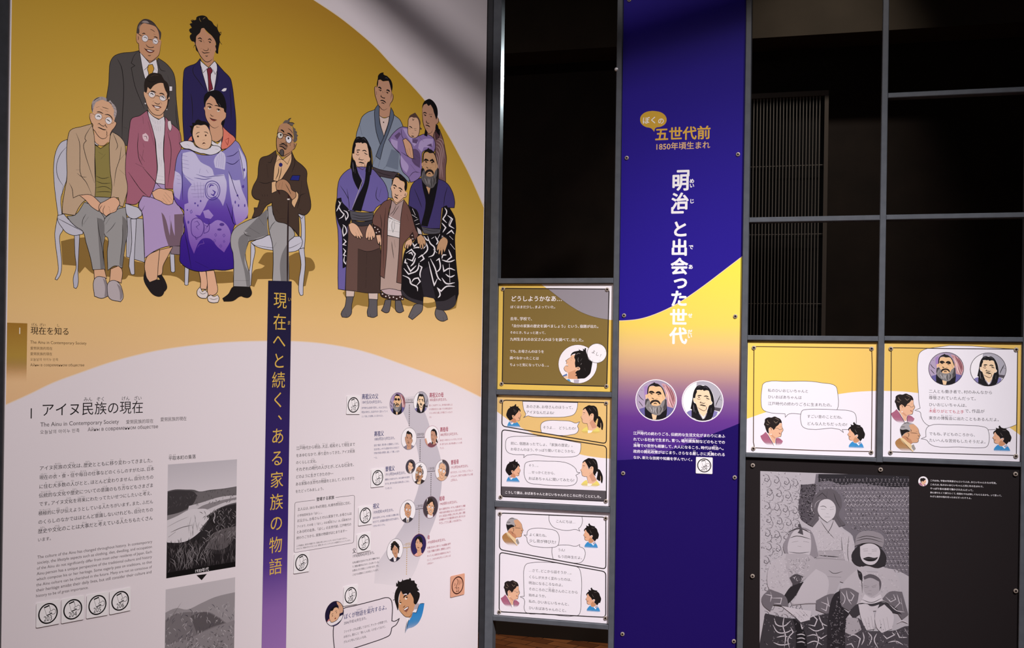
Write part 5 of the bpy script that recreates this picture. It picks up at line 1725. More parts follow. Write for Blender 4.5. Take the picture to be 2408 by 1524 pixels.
figure('printed_man', 'bearded great-grandfather in a dark robe with white swirling patterns', BEARD_HEAD.split('P beard')[0] + """
P tabi_sock
@ 760 430 4.482
F 6a6669 970,1280 1052,1280 1042,1350 990,1402 940,1442 898,1412 930,1340
L 1.3 925,1420 950,1385
P tabi_sock
F 6a6669 1188,1325 1262,1345 1302,1400 1312,1440 1260,1460 1200,1432 1178,1380
L 1.3 1270,1455 1262,1410
P patterned_robe
F 141116 905,240 950,250 1000,440 1040,500 1045,550 1230,540 1240,480 1270,260 1330,260 1390,380 1387,600 1397,800 1392,1282 1300,1342 1240,1340 1195,1330 1180,1240 1150,1205 1055,1200 1050,1285 940,1252 820,1172 830,1000 850,760 880,690 930,650 990,560 950,400
f 2b272f 1040,930 1110,880 1130,1000 1170,1150 1182,1222 1060,1197
f 39353b 825,1120 900,1200 1050,1250 1050,1285 940,1252 820,1172
f 39353b 1185,1250 1290,1240 1392,1180 1392,1282 1300,1342 1195,1330
l 3 f4f0f3 872,742 930,702 970,750 940,822 882,800
l 3 f4f0f3 900,745 930,735 945,765
l 3 f4f0f3 880,858 920,932 980,872
l 3 f4f0f3 850,902 900,962 990,922 1012,842
l 3 f4f0f3 838,975 910,1012 922,1060 990,1100 995,1142
l 3 f4f0f3 930,1050 960,1012 1000,1002 1022,1040 985,1082
l 3 f4f0f3 1000,792 1042,762 1062,800 1020,832
l 3 f4f0f3 950,690 1000,680 1050,692 1085,660
l 3 f4f0f3 940,630 960,670 990,640
l 3 f4f0f3 1012,870 1040,890 1020,960 1025,1000
l 3 f4f0f3 870,800 862,840 890,850
l 3 f4f0f3 920,880 950,850 975,790
l 3 f4f0f3 1100,560 1130,640 1172,682 1160,760 1110,782
l 3 f4f0f3 1180,562 1212,622 1190,652
l 3 f4f0f3 1230,542 1200,602
l 3 f4f0f3 1080,622 1100,702 1050,762
l 3 f4f0f3 1110,830 1150,1000 1170,1082 1202,1012
l 3 f4f0f3 1130,800 1180,902 1212,1002 1242,1032
l 3 f4f0f3 1190,822 1222,800 1232,902 1182,952
l 3 f4f0f3 1250,812 1330,832 1387,812
l 3 f4f0f3 1260,862 1272,932 1330,902 1390,922
l 3 f4f0f3 1290,962 1340,992 1387,972
l 3 f4f0f3 1250,1002 1300,1062 1387,1052
l 3 f4f0f3 1200,1102 1242,1142 1300,1092 1387,1092
l 3 f4f0f3 1200,1102 1232,1182 1210,1212
l 3 f4f0f3 1320,702 1352,782 1300,822
l 3 f4f0f3 1340,642 1387,702
l 3 f4f0f3 1300,760 1260,760 1250,800
l 3 f4f0f3 1330,850 1335,1050
l 3 f4f0f3 1140,590 1170,570
l 3 f4f0f3 1160,700 1200,740
l 3 f4f0f3 1060,560 1090,600 1120,610
P purple_robe
F 483e76 1030,-50 960,-10 920,60 905,180 900,240 940,262 985,330 1022,440 1040,482 1230,482 1250,262 1382,262 1387,200 1360,90 1300,0 1215,-40
f 141116 1035,-50 1050,60 1080,210 1030,452 1100,462 1160,250 1200,60 1217,-45
L 1.2 960,60 1010,180 1040,260
L 1.2 1310,40 1280,150 1270,250
f d2a57c 1085,40 1132,40 1115,122
F 58565d 1030,458 1120,480 1242,488 1230,532 1150,542 1060,532
L 1 1050,480 1150,510 1230,505
P sleeve
F 141116 930,258 985,290 1020,420 1045,500 1000,520 960,420 940,330
l 2.8 f4f0f3 940,272 972,342
l 2.8 f4f0f3 930,332 990,372
l 2.8 f4f0f3 960,402 1002,382
l 2.8 f4f0f3 975,440 1015,430
F d5d0d2 985,462 1030,500 1045,545 1000,540
P sleeve
F 141116 1265,255 1300,240 1350,330 1390,400 1387,560 1350,620 1310,610 1245,560 1240,480
l 2.8 f4f0f3 1280,262 1302,302 1262,382 1302,422
l 2.8 f4f0f3 1310,342 1362,382 1330,452 1382,482
l 2.8 f4f0f3 1250,422 1292,472 1260,522
l 2.8 f4f0f3 1300,542 1352,502 1380,540
l 2.8 f4f0f3 1320,442 1352,362
l 2.8 f4f0f3 1330,560 1370,600
F b9b4b8 1250,550 1312,590 1318,615 1245,580
P hand
F d2a57c 985,572 1030,540 1072,590 1080,655 1072,672 1060,640 1056,690 1042,702 1036,650 1030,692 1016,690 1012,640 1000,650
L 1.1 1020,610 1035,690
L 1.1 1045,600 1055,680
P hand
F d2a57c 1196,700 1230,602 1270,565 1312,602 1296,690 1276,740 1266,700 1256,760 1242,764 1240,710 1226,755 1212,752 1218,700 1204,720
L 1.1 1240,680 1235,745
L 1.1 1265,680 1262,735
@ 975 340 12.7
P beard""" + BEARD_HEAD.split('P beard')[1])
figure('printed_boy', 'boy in a brown haori coat with a white sash standing between the elders', """
@ 905 395 15.24
f f3c6a4 300,430 255,620 215,720 230,790 245,850 250,980 270,1060 300,1140 330,1240 400,1335 650,1130 680,1060 740,1050 790,960 800,880 740,850 700,700 690,520 600,460 500,390 400,340 350,360
L 1.2 215,720 230,790 245,850 250,980 270,1060 330,1170 390,1232 450,1242 540,1182 620,1112 680,1062 740,1052 792,960 802,880
P tabi_sock
@ 760 430 4.482
F 646064 655,1232 717,1232 705,1320 690,1362 660,1370 613,1345 635,1300
P tabi_sock
F 646064 760,1238 817,1238 837,1300 850,1350 810,1370 770,1352 760,1300
P kimono
F c2a89d 675,555 805,580 800,700 775,1050 827,1060 822,1135 600,1132 605,980 645,1000 670,720
F cbb1b3 608,1130 700,1115 822,1140 832,1192 720,1192 640,1162
F 3d2722 603,1150 680,1180 770,1190 847,1190 847,1232 760,1237 660,1217 608,1190
C f1e6e2 625,1172 8,7
C f1e6e2 660,1196 8,7
C f1e6e2 700,1210 8,7
C f1e6e2 740,1205 8,7
C f1e6e2 775,1222 8,7
C f1e6e2 810,1205 8,7
C f1e6e2 835,1220 8,7
C f1e6e2 690,1190 6,6
F b9a09b 725,180 770,230 852,175 832,300 815,422 690,402 690,350 710,260
L 1.1 770,230 740,300 700,340
L 1.1 800,240 760,300 730,350
L 1.2 720,620 730,700 745,800
L 1.2 750,600 760,680
P sash
F f0eae8 680,360 817,420 806,582 675,552
L 1 690,400 812,440
L 1 685,500 805,520
l 2 fdfafa 690,350 740,380 815,415
l 2 fdfafa 740,380 700,440 715,500
l 2 fdfafa 740,380 750,450 735,520 720,460
L 0.8 738,385 722,455 735,522 752,452 742,385
P haori_coat
F 77544b 715,170 640,200 590,260 545,320 520,420 540,450 612,490 612,640 607,800 600,980 645,1007 672,700 692,300 720,200
F 77544b 852,178 900,250 930,330 980,500 1002,540 970,602 920,562 850,640 832,800 827,1062 773,1050 800,700 815,400 835,250
L 1.2 600,330 615,420 612,490
L 1.2 880,330 900,400
L 1.2 910,530 960,490
L 1.2 660,260 640,500 635,900
F 3d2722 525,440 600,480 612,542 560,552 540,512
C f1e6e2 545,470 7,6
C f1e6e2 575,490 7,6
C f1e6e2 590,515 7,6
C f1e6e2 560,525 7,6
F 3d2722 915,560 945,520 962,602 935,625
C f1e6e2 938,555 6,6
C f1e6e2 945,590 6,6
P hand
F f0c09e 555,550 607,545 614,640 608,664 598,664 596,620 588,650 578,640 566,600
P hand
F f0c09e 932,582 937,642 912,680 906,650 896,696 882,694 884,650 872,690 858,684 870,622
L 1 890,640 880,685
P hair
@ 905 395 15.24
f 1d1613 240,645 270,450 340,330 420,225 520,220 640,290 740,380 790,480 802,620 790,740 752,835 720,800 700,680 720,590 690,490 610,462 540,430 500,360 420,330 360,350 310,430 270,600
l 1.2 55504c 400,270 480,260 520,320
l 1.2 55504c 560,350 620,340
P
L 2.6 283,622 350,615 424,684
L 2.5 483,712 550,725 634,804
L 1.5 305,690 340,705 370,735
C 4a2c24 350,732 18,18
L 1.5 525,798 560,815 592,852
C 4a2c24 570,848 18,18
L 1.6 358,920 390,972 450,992 484,960
L 2.5 333,1030 400,1050 464,1107
C 5a3424 580,985 10,10
L 1.3 748,905 720,980 742,1015
L 1.2 205,700 215,770
""")
MU.y = min(YL, MU.y) - 2e-5
title_strip()
# ------------------------------------------------------------------ round portraits
MU.y = Y0 - 6e-5
def circle_map(plane, cx, cy, ry, yb):
    s, z = plane.at(cx, cy, yb); r = (plane.at(cx, cy - ry, yb)[1] - plane.at(cx, cy + ry, yb)[1]) / 2
    return lambda u, v: (s + u * r, z - v * r)
UNIT = [(math.cos(2 * math.pi * i / 36), math.sin(2 * math.pi * i / 36)) for i in range(36)]
def portrait(th, label, cx, cy, ry, bg, draws, rim=0.03, rimc='3a3236', halo=None):
    a = Art(th, 'portrait', label)
    a.fmap = circle_map(th.plane, cx, cy, ry, th.b.y + th.y)
    if halo: a.ellipse(0, 0, 1 + halo, 1 + halo, 'fbf4fa')
    a.clip = UNIT
    a.ellipse(0, 0, 1, 1, bg)
    for d in draws: d(a)
    a.clip = None
    a.last = None
    a.line(UNIT, rim, rimc, False, True)
    a.done()
def unit(spec, lw):
    return lambda a: a.draw(spec, ENV, False, lw)
def head(idx, only, cx, cy, R, ratio, skip=()):
    """A face of the family portrait, refitted to the round frame."""
    x0, y0, k = map(float, only.split())
    fr = [(x0 - cx) / (ratio * R), (y0 - cy) / R, k * ratio * R, k * R]
    return lambda a: a.draw(SPECS[idx], ENV, False, 1.0 / R, only, skip, fr)
def bearded(rp):
    return [unit("""@ -1.1032 -1.1746 630
f b6a5c0 60,700 150,350 400,140 560,180 420,420 400,800 340,1000 180,1030 60,900
L 1.4 120,560 200,680 300,760
L 1.4 130,780 200,860 280,960
L 1.2 190,420 260,440
f a888c2 300,330 420,260 400,700 330,700 310,480
f d3a0a4 860,200 1000,230 1200,400 1320,750 1240,980 1060,930 1040,700 980,450
l 3 935c62 920,260 1030,420 1090,640 1160,820 1240,960
l 3 935c62 1000,240 1110,420 1200,640 1260,860
l 3 f0cdc8 960,300 1060,520 1110,760 1190,930
l 3 935c62 1120,320 1230,560 1280,780
f 6c66a2 180,1030 340,980 420,1400 100,1400
f 6c66a2 1040,930 1260,990 1250,1400 980,1400
f 17141a 340,980 400,820 1040,880 1050,1100 1000,1400 360,1400
f f3cfa4 560,1190 735,1190 700,1360 600,1360
f f6cfa6 345,580 400,570 400,720 360,720
f e8bc96 990,520 1040,560 1020,680""", 1 / rp),
        lambda a: a.draw(BEARD_HEAD.replace('d2a57c', 'f3c797').replace('625e5f', '8a8686').replace('1c1718', '4a4648').replace('aaa6a8', 'c8c4c4'), ENV, False, 1.15 / rp, None, (), [-0.9434, -1.0367, 488.8, 720.4])]
def longhaired(rp):
    return [unit("""@ -1.0787 -1.2205 635
f b4b1bc 500,100 900,100 1400,500 1400,1000 1060,980 1000,500 700,260 480,320
L 1.5 1255,570 1200,690 1140,820 1100,940
L 1.5 1200,690 1310,740
f 57505a 1060,960 1300,990 1240,1100 1050,1060
f 8680b8 200,1140 330,1070 420,1400 100,1500
f 8680b8 1030,1060 1180,1110 1100,1300 980,1300
f 17141a 340,1080 480,1080 700,1360 740,1330 880,1040 1040,1040 1000,1300 760,1450 340,1300
l 2 a79aa4 570,1150 640,1250 710,1370
l 2 a79aa4 830,1120 790,1250 740,1350""", 1 / rp),
        lambda a: a.draw(LONGHAIR_HEAD.replace('f3c8a9', 'fbdcb6'), ENV, False, 1.1 / rp, None, (), [-0.9064, -0.9857, 548.4, 766.9])]
portrait(P4, 'bearded great-grandfather in a white-ringed circle', 1542.8, 941, 46.3, 'a99ab4', bearded(47.8), 0.012, '5a4a5a', 0.055)
portrait(P4, 'long-haired great-grandmother in a white-ringed circle', 1652, 943.3, 46.3, 'ffffff', longhaired(47.8), 0.012, '8a7a8a', 0.055)
portrait(P6, 'round portrait of the bearded great-grandfather', 2224.8, 867, 38.5, 'a99ab4', bearded(38.5), 0.03)
portrait(P6, 'round portrait of the long-haired great-grandmother', 2323.6, 869, 39, 'fbf8fc', longhaired(39), 0.03)
# family tree portraits on the mural
SH = {}
def shoulders(c1, c2=None, v=0.55, shirt='f2ecee'):
    s = "@ 0 0 1\nf %s -0.95,1.1 -0.85,%.2f -0.45,%.2f -0.2,%.2f 0,%.2f 0.2,%.2f 0.45,%.2f 0.85,%.2f 0.95,1.1" % (c1, v + .2, v + .02, v - .1, v + .1, v - .1, v + .02, v + .2)
    if c2: s += "\nf %s -0.2,%.2f 0.2,%.2f 0.12,1.1 -0.1,1.1" % (shirt, v - .1, v - .1) + "\nf %s -0.05,%.2f 0.06,%.2f 0.1,1.1 -0.04,1.1" % (c2, v + .12, v + .12)
    return unit(s, 0.03)
I = {k: i for i, s in enumerate(SPECS) for k in ('300 30 11.72', '430 25 10.88', '200 215 11.72', '325 160 11.72', '430 205 9.525', '635 270 13.25', '870 160 15.24', '940 220 12.7', '905 395 15.24') if '@ ' + k + '\n' in s}
def hd(k, cx, cy, R, ratio, skip=()): return head(I[k], k, cx, cy, R, ratio, skip)
portrait(MU, 'bearded man against purple cloth', 935, 949.4, 26, '8f78a0', bearded(26))
portrait(MU, 'long-haired person before grey cloth', 989.8, 946.2, 25.2, 'fbf8fa', longhaired(26))
portrait(MU, 'short-haired man on white', 961.7, 1031.8, 25.8, 'f8f4f6', [shoulders('8a8494', 'cbb6ac', 0.6), hd('870 160 15.24', 903.5, 216, 62, .71)], rimc='6a6468')
portrait(MU, 'woman looking down with a raised hand', 1015.8, 1026.7, 25.3, 'f8f4f6', [shoulders('7d4a52', None, 0.6), unit("@ 0 0 1\nf d9a68a -1,0.2 -0.8,0.1 -0.62,0.5 -0.5,0.9 -0.8,1 -1,0.6", .03), hd('940 220 12.7', 1000, 277, 62, .69, ('baby', 'striped_kimono', 'purple_wrap', 'hand'))], rimc='b06a80')
portrait(MU, 'spectacled man with a goatee', 987, 1113, 25.8, 'f8f4f6', [shoulders('33292a', None, 0.62), unit("@ 0 0 1\nf e6c8a0 -0.35,0.5 0.2,0.5 0.1,1.1 -0.3,1.1", .03), hd('635 270 13.25', 676, 324, 58, .80)], rimc='6a5f64')
portrait(MU, 'small dark portrait of a young man', 965.5, 1097, 16.3, '4a4450', [shoulders('6a5c58', 'd8c4b8', 0.6), hd('905 395 15.24', 938, 446, 48, .72)], rimc='2a2428')
portrait(MU, 'elderly woman before a dark ground', 1040, 1106, 24.8, '4f454c', [unit("@ 0 0 1\nf f4f0f2 -1.1,-1.1 0,-1.1 -0.1,0 -0.4,1.1 -1.1,1.1", .03), shoulders('cdb29a', None, 0.55), hd('200 215 11.72', 243, 276, 62, .9)], rimc='8a6a6e')
portrait(MU, 'smiling grandfather in a suit', 958.9, 1202.5, 26.4, 'f8f4f6', [shoulders('3f3a40', '8a7a5a', 0.6), hd('300 30 11.72', 350, 103, 75, .88)], rimc='5a5460')
portrait(MU, 'grandmother with glasses on a dark ground', 1012.5, 1193, 25.5, '463c42', [shoulders('6a4a58', None, 0.7), unit("@ 0 0 1\nf f0eaee -0.4,0.62 0.3,0.62 0.35,1.1 -0.4,1.1\nf f0eaee -0.5,-0.85 -0.4,-0.85 -0.42,-0.55 -0.5,-0.4", .03), hd('325 160 11.72', 368, 227, 66, .87, ('skirt', 'shoe', 'sweater', 'pink_jacket', 'hand'))], rimc='8a6a78')
portrait(MU, 'curly-haired father in a suit', 929, 1294, 26.8, 'f8f4f6', [shoulders('2e2a3a', 'f2ecee', 0.65), hd('430 25 10.88', 482, 100, 78, .84)], rimc='4a4448')
portrait(MU, 'mother with side-swept black hair on navy', 984.2, 1282, 26.1, '2c2058', [shoulders('ecb0a4', None, 0.75), hd('430 205 9.525', 503, 266, 68, .83, ('leg', 'shoe', 'blouse', 'violet_coat', 'coat_pattern', 'fur_collar', 'baby'))], rimc='b06a60')

# ------------------------------------------------------------------ the guiding boy and his bubble on the mural
MU.y = Y0 - 5e-5
bubble(MU, 'speech_bubble', frame_map(740, 1330, 6.02), [(404, 612), (550, 573), (700, 535), (900, 483), (1035, 455), (1072, 475), (1095, 530), (1093, 785), (1130, 790), (1203, 748), (1150, 842), (1092, 884), (1083, 930), (1060, 985), (1000, 1020), (800, 1092), (560, 1170), (330, 1240), (290, 1230), (276, 1150), (270, 850), (330, 700)], [], None, 'ece2e8', '3a3038', 2.0)
a = Art(MU, 'lettering', 'dark blue words of the boy')
a.text('ぼくが{物語|ものがたり}を{案内|あんない}するよ。', 808.9, 1456, 911, '2a3270', 0.014, vs=1.1, rk=0.3)
a.text('2004(平成16)年生まれ。', 808.6, 1469, 863, '3a3550', 0.004, vs=1.15)
for s, y, x1 in (('ファイターズも応援してるけど、サッカーが得意です。', 1489, 912), ('お母さん、僕のこと「食いしん坊」とか言ってるけど、', 1500.6, 907.5), ('グルメと呼んでほしいなあ。', 1513, 863)):
    a.text(s, 808, y, x1, '2f2b36', 0.008, vs=1.15)
a.done()
portrait(MU, 'baby wrapped in white beside its mother', 786.5, 1443.3, 28.8, '1b1434', [unit("""@ -1.5238 -1.3248 420 585
f d9a98a 730,230 860,260 980,330 1040,500 1020,800 870,830 830,600 820,450 760,350
f e8b892 470,600 620,510 700,490 790,540 850,700 860,950 780,1080 640,1150 490,1140 430,1000 420,760
f 0f0b12 420,780 470,600 540,620 640,500 810,515 700,380 500,480 400,620
f d98a86 300,1080 400,950 440,1060
f efe9ec 280,1110 420,1060 490,1150 700,1140 860,980 1020,910 1010,1050 900,1180 750,1270 560,1310 400,1290
f 4a4066 390,1285 560,1310 800,1260 720,1400 500,1400
L 1.2 430,1000 490,1145 640,1152 780,1082 862,950
C 5a3018 550,860 20,26
C 5a3018 735,750 20,26
L 1 510,800 545,765 590,755
L 1 660,685 710,665 765,680
L 1.2 640,920 700,890
f 8a3a20 650,990 690,970 722,1000 690,1052 655,1030
L 1 840,470 1000,450""", 1 / 28.8)], 0.05, '2a2232')
ENV['TEE'] = grad('shirt_blue_fade', [(0, '5aa6dc'), (1, '2f86c8')], zm(1500, 965), zm(1445, 965), (0.05, 0.85))
a = Art(MU, 'printed_boy', 'laughing boy with tousled black hair and blue pullover, guide of the mural')
a.draw("""
@ 900 1340 9.525
f d29c72 380,560 410,470 460,550 560,560 620,520 680,620 722,760 740,780 700,900 660,960 640,1060 600,1080 560,1062 510,1050 430,980 370,900 350,800 360,720
L 1.2 350,880 430,980 510,1052 560,1062 610,1050 650,960
P pullover
f TEE 830,770 935,750 910,900 870,1050 790,1200 670,1290 560,1325 500,1425 530,1280 580,1130 640,1060 680,960 750,960 790,870
f f4eff2 700,905 772,890 752,962 672,958
f b9adb1 738,740 817,762 782,870 690,892
f f4eff2 520,1085 590,1070 612,1112 555,1160
L 1.2 817,762 782,880 750,962 672,958 640,1060
L 1.2 822,768 880,755 930,752
L 1.2 590,1100 560,1200 545,1330
L 1 545,1160 520,1280 500,1420
P hair
f 17110f 335,915 300,800 270,700 263,600 290,470 340,380 298,372 303,280 330,318 345,235 380,272 420,262 440,203 458,240 540,215 590,212 598,182 632,195 637,240 712,240 722,290 772,330 762,370 818,460 772,480 824,520 827,600 802,680 772,740 740,780 702,760 690,650 640,550 610,510 560,572 530,530 450,552 410,468 370,560 350,680 355,780 350,870
L 1 300,640 230,690 250,660
L 1 225,520 280,525
L 1 770,400 815,365
L 1.4 320,905 345,860
P
L 3 460,632 500,582 545,566
L 2.6 368,702 405,680
C f6ecdc 520,648 26,20
C f6ecdc 392,758 20,18
C 3a2416 540,618 18,20
C 3a2416 402,735 16,18
L 1.3 450,832 475,838 502,800
f 8a5648 468,892 520,850 580,822 582,870 532,950 485,925
f fffafa 476,885 560,832 568,855 490,908
L 1 468,892 520,850 580,822
L 1.2 525,965 545,968
""", ENV)
a.done()

# ------------------------------------------------------------------ heads in the story panels
def fade(P, name, c1, c2, py0, py1, px, lo=0.1, hi=0.8):
    return grad(name, [(0, c1), (1, c2)], zr(py0, px) - P.b.z, zr(py1, px) - P.b.z, (lo, hi))
BOY_R = """
@ 1180 940 20.32
f ecb592 620,780 700,680 800,560 830,490 870,560 890,650 922,740 885,830 865,900 850,980 780,1012 700,1005 690,1100 560,1090 430,1020 500,930 540,880 480,750 560,735
f cf9170 540,880 620,900 690,1000 690,1100 560,1090 430,1020
P pullover
f TEE 380,1030 300,1140 245,1290 300,1340 600,1370 850,1340 890,1290 800,1150 720,1060 690,1100 560,1105 430,1025
f fbf8fb 430,1150 520,1090 572,1112 490,1192
f b9b2c0 360,1040 440,1030 500,1090 420,1150
P hair
f 17100f 380,1000 320,920 268,860 213,740 240,600 300,460 400,370 378,318 450,332 520,310 590,288 650,205 692,230 682,300 740,330 792,308 790,370 850,430 890,500 897,575 860,560 830,490 780,580 720,650 640,750 610,795 560,740 485,745 500,830 540,890 480,950
l 0.8 6b625e 560,430 600,520 590,600
l 0.8 6b625e 640,480 680,560 650,620
P
L 0.9 795,672 840,690
L 0.9 815,630 860,625
L 0.9 790,840 830,892 872,880
L 0.8 890,650 922,740 885,830 865,900 850,980 780,1012 705,1005
L 0.8 500,770 560,800 580,850
"""
BOY_L = """
@ 1365 1225 21.78
f ecb592 220,500 260,425 300,520 400,630 480,760 510,800 622,738 612,820 560,880 640,960 700,1040 560,1135 430,1120 400,1020 300,1012 230,970 215,880 200,790 148,740 200,640 215,580
f d09670 430,950 500,860 560,880 640,960 700,1040 560,1135 430,1120 415,1020
P pullover
f TEE 390,1060 290,1150 205,1300 215,1380 450,1440 700,1440 895,1380 850,1250 780,1130 740,1070 600,1150 440,1130
f fbf8fb 540,1142 592,1130 702,1230 650,1268
f b9b2c0 640,1120 742,1060 782,1160 700,1205
l 1 2f5f96 560,1230 480,1360
P hair
f 17100f 200,565 178,480 220,400 310,320 285,228 370,262 430,260 398,170 450,112 522,220 580,245 660,268 765,280 720,310 840,420 880,540 942,700 932,800 882,942 830,920 780,1000 740,1062 640,950 578,880 622,820 624,738 540,740 490,792 430,670 330,560 270,440 230,480
l 0.8 6b625e 480,470 530,580 580,640
l 0.8 6b625e 560,360 640,370 720,380
P
L 0.9 245,640 295,652
L 0.8 225,590 260,585
L 0.9 225,852 270,830 288,850
L 0.8 200,640 148,740 200,790 215,880 230,970 300,1012 400,1022
L 0.8 530,790 590,770
"""
MOTHER_L = """
@ 1355 945 17.93
f f0c09e 290,320 380,270 450,380 540,600 560,625 600,540 660,485 722,510 742,600 722,740 760,860 830,960 885,1085 840,1115 680,1215 510,1190 490,1050 460,920 360,912 280,880 250,820 245,760 225,690 193,640 240,590 260,480
f d79e80 560,880 640,790 725,730 780,880 865,1050 820,1090 680,1125 620,1000
P blouse
f YEL 460,1050 340,1110 215,1245 300,1310 470,1400 500,1350 650,1320 800,1350 1010,1270 960,1180 885,1085 700,1212 510,1200
f fdf6ea 490,1198 690,1215 640,1290 490,1320
P hair
f 17100f 278,325 340,250 440,190 530,142 640,160 750,163 850,230 900,340 925,480 932,600 1000,628 1060,720 1110,830 1137,950 1132,1080 1112,1185 1080,1192 1050,1120 1045,930 1020,1080 990,1112 930,1060 868,1020 900,870 922,720 880,700 850,780 820,822 832,900 770,850 728,760 742,580 722,510 660,488 600,530 550,625 540,580 480,440 380,278 300,345
l 0.8 6a605c 540,270 580,330 640,400
l 0.8 6a605c 700,220 780,300 850,420
l 1.2 d9b890 1035,880 1040,1000 1048,1110
P
L 1 280,465 330,458 385,472
L 1 288,532 345,522
L 0.9 215,690 262,692
L 0.9 248,762 305,755
L 0.8 240,590 193,640 225,690 245,760 250,820 280,880 360,912 460,918 490,1050 510,1190
L 0.8 620,600 650,545 690,560
L 0.8 560,800 620,740
"""
GRANDPA_R = """
@ 1170 1205 16.93
f dba882 640,300 800,290 900,380 960,480 980,600 1027,720 990,755 992,810 960,850 962,920 930,972 760,1000 700,1055 600,960 470,850 400,770 430,700 560,560 680,520 660,380
f c88c68 700,860 760,990 700,1055 600,960 470,850 400,770 520,720 640,820
P jacket
f TAN 330,810 230,890 185,970 220,1110 350,1250 600,1380 775,1345 600,1130 420,940
f edcf9e 335,802 420,800 600,960 722,1060 742,1120 722,1190 805,1305 772,1335 600,1130 400,930
f a09a94 742,1085 802,1050 872,1220 812,1290 742,1180
L 0.8 345,830 600,1130 765,1330
P hair
f aaa6a8 430,745 380,680 338,500 370,380 450,270 570,208 700,240 822,282 700,300 640,330 690,470 682,560 600,590 500,640
f 1a1516 343,470 420,500 560,485 682,548 640,582 580,590 520,620 430,705 402,765 370,620
l 1.2 2a2526 360,400 440,390 520,400
l 1.2 2a2526 450,280 560,230 660,250
l 1 2a2526 700,480 720,540 700,580
P
l 1.1 5a3a28 680,612 800,622 935,642
L 0.9 870,582 922,556
f dba882 560,600 630,620 650,720 600,800 555,720
L 0.9 575,620 640,640 640,720 600,790
L 1.2 905,820 952,852
L 0.9 945,690 960,740 1010,750
L 0.8 900,380 960,480 980,600 1027,720 990,755 992,810 960,850 962,920 930,972 760,1000 705,1050
L 0.8 540,770 600,820 620,870
"""
GRANDMA_R = """
@ 1170 1355 17.93
f edbb98 600,690 680,560 780,480 850,415 890,450 890,560 932,700 910,760 880,800 872,880 850,962 760,980 680,1012 660,1100 650,1225 590,1205 500,1020 400,840 440,800 428,640 490,588 560,640
f d9a080 480,860 560,900 680,1010 660,1060 560,980
P jacket
f PNK 320,770 240,860 135,930 180,1060 300,1220 450,1310 600,1340 622,1345 560,1200 480,1050 400,880
f PNK 690,1010 780,1010 925,1132 870,1250 700,1340 682,1200
f fbf6f8 580,1212 662,1222 652,1345 612,1345
L 0.9 400,880 480,1050 560,1200 615,1335
L 0.9 690,1020 672,1120 690,1290
P hair
f 231a18 390,812 330,680 290,540 263,490 290,380 300,280 430,203 520,215 640,172 730,215 820,260 882,370 887,435 820,420 760,510 680,580 650,640 600,705 560,640 490,588 430,640 430,760 442,832
l 1.2 806f60 380,300 420,400 480,440
l 1.2 806f60 600,340 680,430 760,360
l 1.2 806f60 330,450 400,500 440,480
l 1 806f60 640,230 720,270 800,330
P
L 2.2 640,622 765,632
l 1 8a7a70 765,632 800,690 880,680 890,620
f 9a4a40 780,798 825,830 858,868 800,850
L 0.9 800,580 860,560
L 0.8 890,450 890,560 932,700 910,760 880,800 872,880 850,962 760,980 690,1005
C fdfafa 510,870 20,22
L 0.8 470,630 520,640 530,720
"""
SRC = {'boy_r': (BOY_R, (1190.6, 1225.3, 950.3, 989.7)), 'boy_l': (BOY_L, (1371.9, 1408.2, 1230.3, 1271.6)), 'mother': (MOTHER_L, (1365.9, 1418.3, 953, 995.8)),
       'grandpa': (GRANDPA_R, (1190, 1230.5, 1217.4, 1263.2)), 'grandma': (GRANDMA_R, (1184.8, 1221.9, 1364.8, 1408.5))}
NF = [0]
def comic_head(P, kind, name, label, dst, clip=None, circ=None):
    spec, (x0, x1, y0, y1) = SRC[kind]; X0, X1, Y0_, Y1 = dst
    kx, ky = (X1 - X0) / (x1 - x0), (Y1 - Y0_) / (y1 - y0)
    fx = lambda x, y: RIGHT.at(X0 + (x - x0) * kx, Y0_ + (y - y0) * ky, P.y)
    lo, hi = {'boy_r': (1370 / 20.32 + 940, 1150 / 20.32 + 940), 'boy_l': (1440 / 21.78 + 1225, 1250 / 21.78 + 1225), 'mother': (1400 / 17.93 + 945, 1150 / 17.93 + 945), 'grandpa': (1390 / 16.93 + 1205, 1050 / 16.93 + 1205), 'grandma': (1350 / 17.93 + 1355, 1080 / 17.93 + 1355)}[kind]
    b, t = Y0_ + (lo - y0) * ky, Y0_ + (hi - y0) * ky
    NF[0] += 1
    env = {}
    for k, c1, c2 in (('TEE', '58a8e0', '3a94d2'), ('YEL', 'f3dc7e', 'f1df74'), ('TAN', 'c9a47a', 'b08150'), ('PNK', 'c792a6', 'ad6680')):
        if ' ' + k + ' ' in spec: env[k] = fade(P, k.lower() + '_cloth_fade', c1, c2, b, t, (X0 + X1) / 2)
    a = Art(P, name, label)
    a.fmap = fx
    if clip: a.clip = clip
    a.draw(spec, env, True, 1.0)
    a.done()
comic_head(P2, 'boy_r', 'printed_boy', 'upper boy in a blue pullover', (1190.6, 1225.3, 950.3, 989.7))
comic_head(P2, 'mother', 'printed_woman', 'upper ponytailed mother in yellow', (1365.9, 1418.3, 953, 995.8))
comic_head(P2, 'boy_r', 'printed_boy', 'lower boy in a blue pullover', (1188.9, 1223.6, 1080.4, 1119.4))
comic_head(P2, 'mother', 'printed_woman', 'lower ponytailed mother in yellow', (1365, 1417.6, 1077.3, 1120.6))
comic_head(P3, 'grandpa', 'printed_man', 'grey-haired grandfather in a brown jacket', (1190, 1230.5, 1217.4, 1263.2))
comic_head(P3, 'boy_l', 'printed_boy', 'upper boy facing left', (1371.9, 1408.2, 1230.3, 1271.6))
comic_head(P3, 'grandma', 'printed_woman', 'grandmother in a pink jacket', (1184.8, 1221.9, 1364.8, 1408.5))
